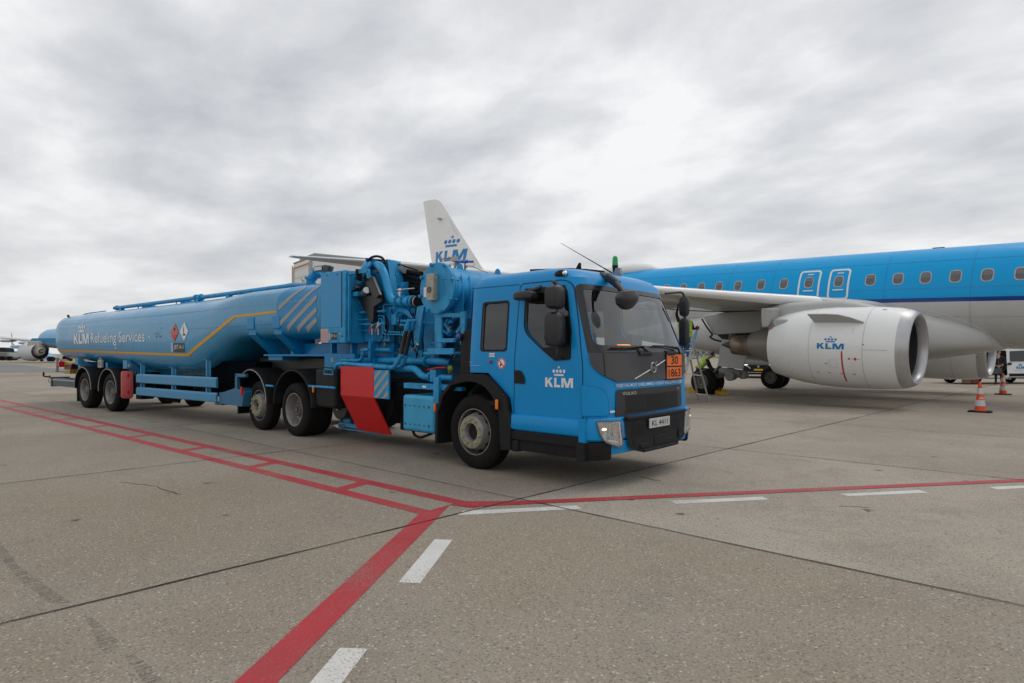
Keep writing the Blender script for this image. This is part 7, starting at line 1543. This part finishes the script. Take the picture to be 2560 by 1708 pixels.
chock('yellow wheel chock to the left of the ladder foot, behind the truck corner', W.P(*z5(410, 1402), 2, 0), YAW + R(60))
cone_r = mat('cone_orange', (.75, .08, .012), .45, var=.05); cone_w = mat('cone_white_band', (.55, .55, .56), .45, dirt=.2, dcol=(.25, .22, .2))
def cone(loc, label):
    t = thing('traffic_cone', label, 'cone', loc=loc, group='cones in front of the van')
    b = MB(); b.rev([(.03, .135), (.05, .132), (.82, .032), (.83, .0)], (0, 0, 0), (0, 0, 1), 32); co = obj('cone_body', b, cone_r, t)
    b = MB(); b.prism([(x, y, 0) for x, y in rrect(-.26, .26, -.26, .26, .05)], (0, 0, .035)); obj('rubber_foot', b, black, t, bevel=.008)
    b = MB()
    for z0, z1 in ((.17, .33), (.50, .655)): f = lambda z: .135 - (z - .03) * .1316 + .003; b.rev([(z0, f(z0)), (z1, f(z1))], (0, 0, 0), (0, 0, 1), 32)
    obj('white_band', b, cone_w, co, split=True)
    fa = math.atan2(-loc[1], -loc[0]) + R(18)
    def cm(x, z):
        r_ = .135 - (z - .03) * .1316 + .005; a_ = fa + x / r_; return (r_ * math.cos(a_), r_ * math.sin(a_), z)
    decal('cone_logo', airline_logo(-.055, .36, .11, .032), lambda x, z: cm(x, z), white_s, co, (.02, None)); return t
ga = W.P(*zc(550, 1492), 2, 0); gb_ = W.P(*zc(1000, 1150), 2, 0)
cone(ga, 'nearer orange and white traffic cone, standing on open apron'); cone(gb_, 'farther orange and white traffic cone, in front of the van and pilot')
# ================================================================== WHITE VAN WITH OPEN SIDE DOOR
VD = 33.0
vb = at(2475, 884, VD); vb.z = 0
vrot = YAW + R(6)
van = thing('crew_van', 'white crew van with open sliding door and airline lettering behind the far engine', 'van', loc=vb, rz=vrot)   # local x runs to the right (front), -y faces the camera
van_w = mat('van_white', (.72, .73, .73), .28, coat=.4, var=.03)
b = MB(); top = [(-2.45, .35), (-2.45, .95), (-2.40, 1.60), (-2.30, 1.88), (1.2, 1.92), (1.55, 1.80), (2.15, 1.22), (2.75, 1.08), (2.90, .85), (2.90, .35)]
def vprism(y, s=1): return [Vector((x, y, z)) for x, z in top]
b.loft([[Vector((x, -.93 + (.10 if z > 1.2 else 0) * (z - 1.0), z)) for x, z in top], [Vector((x, .93 - (.10 if z > 1.2 else 0) * (z - 1.0), z)) for x, z in top]], caps=False)
b.loft([[Vector((x, .93 - (.10 if z > 1.2 else 0) * (z - 1.0), z)) for x, z in top], [Vector((x, .92, .30)) for x, z in top][:1] * len(top)], caps=False)
# near side with the sliding door opening cut out
OX0, OX1, OZ0, OZ1 = -1.05, .10, .45, 1.76
sidep = [Vector((x, 0, 0)) for x, z in top]
loops = [[Vector((x, z, 0)) for x, z in top], [Vector((x, z, 0)) for x, z in rrect(OX0, OX1, OZ0, OZ1, .06)]]
tri = tessellate_polygon(loops); flat = [p for l in loops for p in l]
b.add([Vector((p.x, -.935 + (.10 if p.y > 1.2 else 0) * (p.y - 1.0), p.y)) for p in flat], tri)
body = obj('van_body', b, van_w, van, angle=35)
def vs(x, z, o=.004): return (x, -.935 + (.10 * (z - 1.0) if z > 1.2 else 0) - o, z)
dk = mat('van_glass', (.025, .03, .035), .08)
decal('front_side_window', [roundpoly([(.28, 1.18), (.28, 1.72), (1.15, 1.76), (1.50, 1.62), (1.95, 1.20)], .04)], vs, dk, van, (.2, .1)); decal('rear_side_window', [rrect(-2.25, -1.15, 1.18, 1.72, .05)], vs, dk, van, (.2, .1))
decal('windscreen', [[(-.75, .0), (.75, .0), (.68, 1.0), (-.68, 1.0)]], lambda y, t: (2.12 - .56 * t + .006, y, 1.24 + .55 * t + .01), dk, van)
decal('van_logo', airline_logo(.62, .80, .46, .13), vs, logo_blue, body, None)
text_decal('van_text', 'cityhopper crew', lambda x, z: vs(x, z), mat('van_grey_text', (.25, .22, .25), .5), body, .50, .70, .70, .05, .01)
b = MB(); b.box(OX0 - .3, OX1 + .1, -.60, .85, .40, .46); b.box(OX0 - .4, OX0 - .3, -.8, .85, .4, 1.8); b.box(OX0 - .4, OX1 + .4, .80, .86, .4, 1.8); b.box(OX0 - .2, OX0 + .3, -.5, .7, .46, 1.35); obj('cabin_interior', b, navy_c, van)
b = MB(); b.box(OX0 - .3, OX1 + .02, -.99, -.62, .43, .455); b.box(OX0 - .3, OX1 + .02, -.99, -.94, .33, .42); b.box(OX0 - .3, OX1 + .02, -.98, -.94, .26, .29); obj('sill_step', b, alu, van, bevel=.005)
b = MB(); b.box(-2.4, -1.3, -.96, -.935, .40, .52); b.box(.2, 2.8, -.965, -.935, .40, .55); b.box(-2.4, 2.85, -.85, .85, .28, .36); obj('lower_cladding', b, trim, van)
b = MB(); b.box(-1.05, .15, -.975, -.945, 1.02, 1.06); b.prism([(.14, -.99, 1.12), (.30, -.99, 1.12), (.28, -.99, 1.0), (.16, -.99, 1.0)], (0, .05, 0)); obj('door_handle', b, black, van)
for x in (-1.65, 1.95):
    b = MB(); b.rev([(-.1, .20), (.0, .26), (.0, .33), (-.03, .35), (-.2, .35), (-.22, .2)], (x, -.90, .35), (0, -1, 0), 32); w_ = obj('van_wheel', b, tyre_m, van); b = MB(); b.rev([(-.02, .22), (-.01, .12), (0, 0)], (x, -.90, .35), (0, -1, 0), 24); obj('hub_cap', b, rim_m, w_)
    b = MB(); b.rev([(-.1, .20), (.0, .26), (.0, .33), (-.03, .35), (-.2, .35), (-.22, .2)], (x, .90, .35), (0, 1, 0), 32); obj('van_wheel', b, tyre_m, van)
# seated crew member in the doorway
VM = Matrix.Translation(vb) @ Matrix.Rotation(vrot, 4, 'Z')
J = {'pelvis': ((-.62, .05, .86), .13), 'waist': ((-.62, .03, 1.0), .12), 'chest': ((-.61, .0, 1.2), (.15, .12)), 'neckbase': ((-.61, 0, 1.36), .06), 'neck': ((-.61, -.01, 1.42), .045), 'head': ((-.62, -.04, 1.54), .086), 'crown': ((-.62, -.02, 1.61), .07), 'nose': ((-.58, -.14, 1.53), .012),
     'hipL': ((-.53, .0, .82), .09), 'kneeL': ((-.50, -.42, .84), .062), 'ankL': ((-.48, -.45, .50), .036), 'toeL': ((-.47, -.58, .48), .03), 'hipR': ((-.71, .0, .82), .09), 'kneeR': ((-.70, -.42, .84), .062), 'ankR': ((-.66, -.46, .50), .036), 'toeR': ((-.64, -.58, .48), .03),
     'shL': ((-.43, 0, 1.32), .058), 'elL': ((-.38, -.10, 1.06), .043), 'wrL': ((-.48, -.32, .98), .03), 'shR': ((-.79, 0, 1.32), .058), 'elR': ((-.84, -.10, 1.06), .043), 'wrR': ((-.72, -.32, .98), .03)}
E_ = [('pelvis', 'waist', navy_c), ('waist', 'chest', navy_c), ('chest', 'neckbase', navy_c), ('neckbase', 'neck', skin_m), ('neck', 'head', skin_m), ('head', 'crown', skin_m), ('head', 'nose', skin_m)]
cob = mat('cobalt_skirt', (.0, .05, .30), .7)
for s in 'LR': E_ += [('pelvis', 'hip' + s, cob), ('hip' + s, 'knee' + s, cob), ('knee' + s, 'ank' + s, skin_m), ('ank' + s, 'toe' + s, black_c), ('chest', 'sh' + s, navy_c), ('sh' + s, 'el' + s, navy_c), ('el' + s, 'wr' + s, navy_c)]
hand(J, E_, J['wrL'][0], (-.55, -.42, .95), 'wrL'); hand(J, E_, J['wrR'][0], (-.65, -.42, .95), 'wrR')
person('crew member in dark jacket and blue skirt seated in the open van doorway', None, vb, vrot, J, E_)
for i, (u, m_, lb) in enumerate(((2407, mat('tan_case', (.16, .10, .06), .6), 'brown suitcase on the ground, on the left under the far engine'), (2424, mat('maroon_case', (.14, .04, .03), .6), 'reddish suitcase on the ground nearest the van door'))):
    p = at(u + 10, 884, 31.8); p.z = 0; t = thing('suitcase', lb, 'suitcase', loc=p, rz=vrot, group='suitcases by the van')
    b = MB(); b.box(-.20, .18, -.12, .12, .04, .50); obj('case_shell', b, m_, t, bevel=.03); b = MB(); b.box(-.12, .12, -.10, .10, 0, .05); b.tube([(-.08, 0, .48), (-.08, 0, .56), (.08, 0, .56), (.08, 0, .48)], .01, 5, rad=.02); obj('case_handle', b, black, t)
# ================================================================== DARK SUV BEHIND THE BELLY
sp_ = at(1893, 884, 41.5); sp_.z = 0
suv = thing('parked_car', 'dark suv with lit headlights and yellow plate seen under the aircraft belly', 'car', loc=sp_, rz=YAW + R(-20))   # local -y is the front
sv = mat('suv_black', (.012, .013, .016), .45, spec=.3)
b = MB(); rings = []
for y, zt_, hw_ in ((-2.2, .62, .82), (-2.15, .86, .90), (-1.9, 1.02, .92), (-1.0, 1.12, .93), (-.9, 1.14, .93), (1.9, 1.12, .93), (2.2, .9, .88)): rings.append([Vector((x, y, z)) for x, z in ((-hw_, .35), (-hw_, zt_ - .18), (-hw_ * .93, zt_), (hw_ * .93, zt_), (hw_, zt_ - .18), (hw_, .35), (hw_ * .9, .24), (-hw_ * .9, .24))])
b.loft(rings); car = obj('car_body', b, sv, suv, bevel=.03)
b = MB(); b.loft([[Vector((x * k, y, z)) for x, y, z in ((-.86, -.95, 1.10), (-.70, -.15, 1.62), (-.70, 1.4, 1.62), (-.86, 2.05, 1.10))] for k in (1,)] + [[Vector((-x, y, z)) for x, y, z in ((-.86, -.95, 1.10), (-.70, -.15, 1.62), (-.70, 1.4, 1.62), (-.86, 2.05, 1.10))]]); obj('car_cabin', b, dk, suv, bevel=.04)
b = MB(); b.box(-.55, .55, -2.215, -2.19, .66, .84); b.box(-.7, .7, -2.215, -2.17, .30, .50); gr_ = obj('front_grille', b, dark, suv)
b = MB(); b.tube([(-.85, -2.12, .84), (-.60, -2.21, .74), (-.48, -2.22, .62)], .03, 6); b.tube([(.85, -2.12, .84), (.60, -2.21, .74), (.48, -2.22, .62)], .03, 6); b.box(-.75, .75, -2.235, -2.21, .36, .40); b.cyl((0, -2.23, .76), (0, -2.22, .76), .07, n=16); obj('chrome_trim', b, alu, suv)
b = MB(); b.box(-.26, .26, -2.245, -2.225, .50, .61); obj('licence_plate', b, mat('plate_yellow', (.75, .45, .01), .4), suv)
for s in (-1, 1):
    b = MB(); b.box(s * .74 - .10, s * .74 + .10, -2.20, -2.12, .85, .89); obj('headlight', b, mat('led_light', (1, 1, 1), .3, emit=1.2), suv, bevel=.01)
    for y in (-1.4, 1.4): b = MB(); b.cyl((s * .72, y, .34), (s * .94, y, .34), .34, n=28); obj('car_wheel', b, tyre_m, suv, bevel=.03)
# ================================================================== CATERING TRUCK WITH RAISED BOX
cc_ = at(780, 884, 30.0); cc_.z = 0; axd = (at(921, 884, 31.76) - at(780, 884, 30)); axd.z = 0; axd.normalize(); crot = math.atan2(axd.y, axd.x)
cat_ = thing('catering_truck', 'white high-lift box truck with orange door frame rising behind the wing', 'truck', loc=cc_, rz=crot)   # local x along the truck, +y is its other side
bw = mat('catering_white', (.74, .74, .73), .45, var=.03, vscale=1); BL, BWd, B0, B1 = 6.8, 2.87, 4.0, 6.30
b = MB(); b.box(0, BL, 0, BWd, B0, B1); bx_ = obj('raised_box', b, bw, cat_, bevel=.02)
b = MB(); b.box(-.03, BL + .03, -.03, BWd + .03, B1, B1 + .10); b.box(.2, BL - .2, .3, BWd - .3, B1 + .10, B1 + .30); obj('box_roof', b, mat('roof_grey', (.30, .30, .30), .5), bx_, bevel=.06)
b = MB(); b.box(-.06, 0, .22, .32, B0, B1 - .22); b.box(-.06, 0, BWd - .25, BWd - .15, B0, B1 - .22); b.box(-.06, 0, .22, BWd - .15, B1 - .30, B1 - .20); obj('door_frame', b, mat('frame_ochre', (.42, .20, .03), .5), bx_)
b = MB(); b.box(-.045, -.01, .32, BWd - .25, B0, B1 - .30); dr_ = obj('roller_door', b, mat('door_white', (.66, .66, .65), .4), bx_)
b = MB(); 
for k in range(5): b.box(-.05, -.046, .34, BWd - .27, B0 + .4 * k + .3, B0 + .4 * k + .31)
b.box(-.06, -.045, .75, .95, 5.38, 5.42); b.box(-.06, -.045, 1.35, 1.55, 5.38, 5.42); obj('door_lines', b, rim_dk, dr_)
text_decal('door_number', '711', lambda y, z: (-.054, 2.3 - y, z), rim_dk, dr_, .93, 5.08, .38, .24, .02)
decal('door_mark', [circ(1.15, 4.72, .10, .10, 10)], lambda y, z: (-.052, y, z), mat('maroon_mark', (.25, .05, .04), .5), dr_)
b = MB(); b.box(-.08, -.06, BWd - .12, BWd + .06, B0, B1 - .1); b.box(-.08, 0, -.06, .18, B0, B1 - .05); obj('corner_post', b, mat('post_grey', (.32, .32, .31), .5), bx_, split=True)
b = MB()
for yy in (.35, BWd - .35): b.beam((.8, yy, 1.1), (5.8, yy, B0), .12, .2); b.beam((5.8, yy, 1.1), (.8, yy, B0), .12, .2)
obj('scissor_lift', b, rim_dk, cat_)
b = MB(); b.box(0, 8.2, .5, 1.85, .75, 1.1); obj('chassis', b, dark, cat_)
b = MB(); b.prism([(6.9, .05, .5), (8.7, .05, .5), (8.7, .05, 1.5), (8.4, .05, 2.5), (6.9, .05, 2.5)], (0, 2.25, 0)); obj('truck_cab', b, bw, cat_, bevel=.08)
for x in (1.5, 7.6):
    for y in (.0, 2.05): b = MB(); b.cyl((x, y, .5), (x, y + .3, .5), .5, n=28); obj('truck_wheel', b, tyre_m, cat_, bevel=.04)
# ================================================================== FAR LEFT: AIRCRAFT AND VEHICLES
far_w = mat('far_white', (.58, .60, .63), .5); far_b = mat('far_light_blue', (.25, .45, .66), .4); far_bb = mat('far_blue', (.03, .22, .42), .4)
def farthing(name, label, cat, u, d, rz=0, group=None): p = at(u, 884, d); p.z = 0; return thing(name, label, cat, loc=p, rz=YAW + rz, group=group)
def S_m(d): return d / FPX      # metres per photo pixel at depth d
# wide-body seen from behind its engine (depth 105 m): local x to the right, z up, y away
D1 = 105; k1 = S_m(D1); fa1 = farthing('distant_airliner', 'light blue airliner with a big white engine partly behind the tank trailer', 'aeroplane', 85, D1)
def L1(u, v): return ((u - 85) * k1, (HZ - v) * k1 + EYE)
def L1y(u, v, y): return ((u - 1280) * k1 * (D1 + y) / D1 - (85 - 1280) * k1, (HZ - v) * k1 * (D1 + y) / D1 + EYE)
b = MB(); rings = []; Y0 = 2.2; xa, zc1 = L1y(99, 851, Y0); hz1 = L1y(0, 822, Y0)[1] - zc1
for t, s in ((0, .05), (.35, .38), (.9, .70), (1.7, .92), (2.8, 1.0), (30, 1.0)):
    rings.append([Vector((xa + t, Y0 + 2.2 * s * math.cos(R(a)), zc1 + (hz1 if math.sin(R(a)) > 0 else 1.4) * s * math.sin(R(a)))) for a in range(0, 360, 15)])
b.loft(rings); f_ = obj('fuselage', b, far_b, fa1, angle=60)
b = MB(); z0_, z1_ = L1y(0, 852, .2)[1], L1y(0, 846, .2)[1]; b.prism([(xa + .1, -.1, z0_), (xa + 8, -.1, z0_ - .5), (xa + 8, -.1, z1_), (xa + .5, -.1, z1_)], (0, .4, 0)); obj('cheat_line', b, far_bb, f_)
b = MB(); pts = [L1(-80, 838), L1(4, 845), L1(60, 850), L1(150, 858), L1(150, 863), L1(60, 856), L1(5, 848.5), L1(-80, 841)]; b.prism([(x, 2, z) for x, z in pts], (0, 5, 0)); obj('wing', b, far_w, fa1, bevel=.05)
b = MB(); b.prism([(x, 1.95, z) for x, z in (L1(5, 846.8), L1(60, 852.5), L1(150, 860.5), L1(150, 864), L1(60, 856.5), L1(5, 849))], (0, 4.9, 0)); obj('wing_underside', b, air_grey, fa1)
ec = L1(93, 879); er = 20.5 * k1
ac_ = Vector((.90, -.50, 0)).normalized()          # rear of the nacelle turned to the camera
b = MB(); o3 = Vector((ec[0], 0, ec[1])); b.rev([(1.0, er * .93), (.2, er * 1.05), (-1.2, er * 1.18), (-2.6, er * 1.16), (-3.8, er * .95), (-3.9, er * .8)], o3, ac_, 40); en = obj('engine_nacelle', b, far_w, fa1, angle=60)
b = MB(); b.rev([(.98, er * .92), (.4, er * .96), (.2, .0)], o3, ac_, 40); obj('fan_duct', b, dark, en)
b = MB(); b.rev([(.2, er * .62), (1.0, er * .50), (1.5, er * .36), (1.45, er * .30), (.9, .25)], o3 + Vector((0, 0, .0)), ac_, 32); obj('core_cowl', b, air_grey, en)
b = MB(); b.rev([(1.0, er * .28), (1.9, er * .15), (2.2, 0)], o3, ac_, 24); obj('exhaust_plug', b, hot_m, en)
b = MB(); b.box(ec[0] - .9, ec[0] + .9, -1.0, 1.6, ec[1] + er * .1, L1(0, 853)[1]); obj('pylon', b, air_grey, fa1, bevel=.1)
for u, v0, v1, r_ in ((48, 854, 861, 7),): b = MB(); c_ = L1(u, 856.5); b.loft([[Vector((c_[0] + 7.5 * k1 * k * math.cos(R(a)), 1 + y, c_[1] + 4 * k1 * k * math.sin(R(a)) - .05)) for a in range(0, 360, 30)] for y, k in ((-1.2, .2), (-.6, .9), (.8, 1), (2.5, .3))]); obj('flap_fairing', b, air_grey, fa1)
b = MB(); c_ = L1(0, 851); b.loft([[Vector((c_[0] + 4 * k1 * k * math.cos(R(a)), 1 + y, c_[1] + 4 * k1 * k * math.sin(R(a)) - .05)) for a in range(0, 360, 30)] for y, k in ((-1.2, .2), (-.6, .9), (.8, 1), (2.5, .3))]); obj('flap_fairing', b, air_grey, fa1)
b = MB(); p = L1(137, 0); b.cyl((p[0], 3, 1.0), (p[0], 3, L1(0, 862)[1]), .22, n=10); b.cyl((p[0] - .5, 3, .62), (p[0] + .5, 3, .62), .62, n=24); obj('main_gear', b, black, fa1)
# second airliner beyond
D2 = 330; k2 = S_m(D2); fa2 = farthing('distant_airliner', 'small far airliner with thin white tail fin left of the big engine', 'aeroplane', 40, D2)
def L2(u, v): return ((u - 40) * k2, (HZ - v) * k2 + EYE)
b = MB(); rings = []
for u, zc_, r_ in ((26, 866, 1.5), (32, 866.5, 3.2), (42, 867, 4.2), (60, 867.3, 4.6), (110, 867.5, 4.6)): x, z = L2(u, zc_); rings.append([Vector((x, r_ * k2 * math.cos(R(a)), z + r_ * k2 * math.sin(R(a)))) for a in range(0, 360, 20)])
b.loft(rings); f2_ = obj('fuselage', b, far_b, fa2, angle=60)
b = MB(); b.prism([(x, -.15, z) for x, z in (L2(28.2, 832), L2(29.5, 832), L2(33, 858), L2(37, 863), L2(28.5, 863))], (0, .3, 0)); obj('tail_fin', b, far_w, fa2)
b = MB(); b.prism([(x, -8, z) for x, z in (L2(-5, 861.5), L2(0, 862), L2(27, 865), L2(27, 866), L2(0, 863), L2(-5, 862.4))], (0, .4, 0)); obj('tailplane', b, rim_dk, fa2)
b = MB(); b.prism([(x, -3, z) for x, z in (L2(42, 871.2), L2(110, 871.6), L2(110, 872.6), L2(42, 872.2))], (0, .3, 0)); b.prism([(x, -14, z) for x, z in (L2(16, 872), L2(60, 872), L2(60, 876), L2(20, 875))], (0, 1, 0)); obj('wing', b, far_w, fa2)
# blue high loader, grey dollies, tug
D3 = 150; k3 = S_m(D3)
def low(label, name, cat, u0, u1, v0, D, m, wheels, extra=None, group=None):
    k = S_m(D); um = (u0 + u1) / 2; t = farthing(name, label, cat, um, D, group=group); X0, X1 = (u0 - um) * k, (u1 - um) * k; zt_ = (HZ - v0) * k + EYE
    b = MB(); b.prism([(X0, 0, .7), (X1, 0, .7), (X1, 0, zt_ * .93), (X1 - .3, 0, zt_), (X0 + .25, 0, zt_), (X0, 0, zt_ * .9)], (0, 2.3, 0)); obj('vehicle_body', b, m, t, bevel=.06)
    b = MB(); b.box(X0 + .15, X1 - .15, .2, 2.1, .35, .7); b.box(X0 + .3, X1 - .3, -.02, 0, zt_ * .45, zt_ * .55); obj('underframe', b, rim_dk, t)
    for w_ in wheels: b = MB(); x = (w_ - um) * k; b.cyl((x, -.05, .5), (x, .35, .5), .5, n=20); obj('wheel', b, black, t)
    return t
low('blue apron vehicle low on the far left behind the engine', 'apron_vehicle', 'truck', 27, 70, 878.5, 146, far_bb, (34, 38, 62))
t = low('grey baggage trolley with dark cover at the far left edge', 'baggage_trolley', 'trolley', -6, 17, 881, 140, mat('trolley_grey', (.20, .19, .19), .6), (3, 8)); b = MB(); k = S_m(140); b.prism([(-11.5 * k, 0, 1.9), (11 * k, 0, 1.9), (11 * k, 0, 2.6), (6 * k, 0, 2.95), (-11 * k, 0, 3.0)], (0, 2.2, 0)); obj('dark_cover', b, navy_c, t, bevel=.05)
low('pale service cart between the trolley and the blue vehicle', 'service_cart', 'cart', 18, 26.5, 882, 138, mat('pale_green_grey', (.32, .36, .35), .5), (20, 25))
tg = farthing('baggage_tug', 'small light blue tug with lit lamps under the far airliner engine', 'tug', 112, 124); k = S_m(124)
b = MB(); b.prism([(x, 0, z) for x, z in ((-1.2, .4), (1.5, .4), (1.5, 1.0), (.6, 1.1), (.2, 1.7), (-.7, 1.7), (-1.2, 1.2))], (0, 1.5, 0)); obj('tug_body', b, far_b, tg, bevel=.05)
b = MB(); b.box(1.38, 1.52, -.02, 0, .7, .92); obj('lamp', b, mat('tug_lamp', (.8, .85, 1), .3, emit=3), tg)
for x in (-.7, .9): b = MB(); b.cyl((x, -.05, .3), (x, .2, .3), .3, n=16); obj('wheel', b, black, tg)
low('yellow and dark ground power cart beside the far wheel', 'power_cart', 'cart', 121, 131, 895, 122, mat('cart_yellow', (.30, .20, .02), .6), (123, 129))
# distant parked cars beneath the belly
rnd = random.Random(5); cols = [(.45, .46, .48), (.55, .55, .55), (.10, .11, .13), (.30, .32, .36), (.5, .5, .5), (.16, .16, .17), (.4, .42, .42)]
words = ['silver', 'white', 'black', 'blue grey', 'pale grey', 'charcoal', 'light grey']; spots = ['first', 'second', 'third', 'fourth', 'fifth', 'sixth', 'seventh']
for i in range(7):
    u = 1722 + 9.2 * i; t = farthing('distant_car', f'{words[i]} car, {spots[i]} from the ladder in the far row beyond the grass', 'car', u, 420, group='cars parked beyond the grass')
    m_ = mat(f'far_car_{i}', cols[i], .4); b = MB(); b.prism([(x, 0, z) for x, z in ((-2.1, .3), (2.1, .3), (2.1, .85), (1.3, .95), (.8, 1.45), (-1.2, 1.45), (-1.9, .95), (-2.1, .9))], (0, 1.8, 0)); obj('car_body', b, m_, t, bevel=.05)
    b = MB(); [b.cyl((x, -.03, .33), (x, .2, .33), .33, n=12) for x in (-1.3, 1.3)]; b.box(-1.1, .7, -.02, -.01, 1.0, 1.35); obj('wheels_and_glass', b, dark, t)
fs = farthing('far_building', 'long low grey building on the horizon beyond the parked cars', 'building', 1760, 620); b = MB(); b.box(-28, 26, 0, 12, 0, 6.5); obj('wall', b, mat('far_building_grey', (.30, .30, .30), .7), fs); b = MB(); [b.box(-26 + 6 * k, -23 + 6 * k, -.1, 0, 1.5, 4.0) for k in range(9)]; obj('window_band', b, rim_dk, fs)
for o in WORLD_PARENTS:
    if '_w' in o: del o['_w']
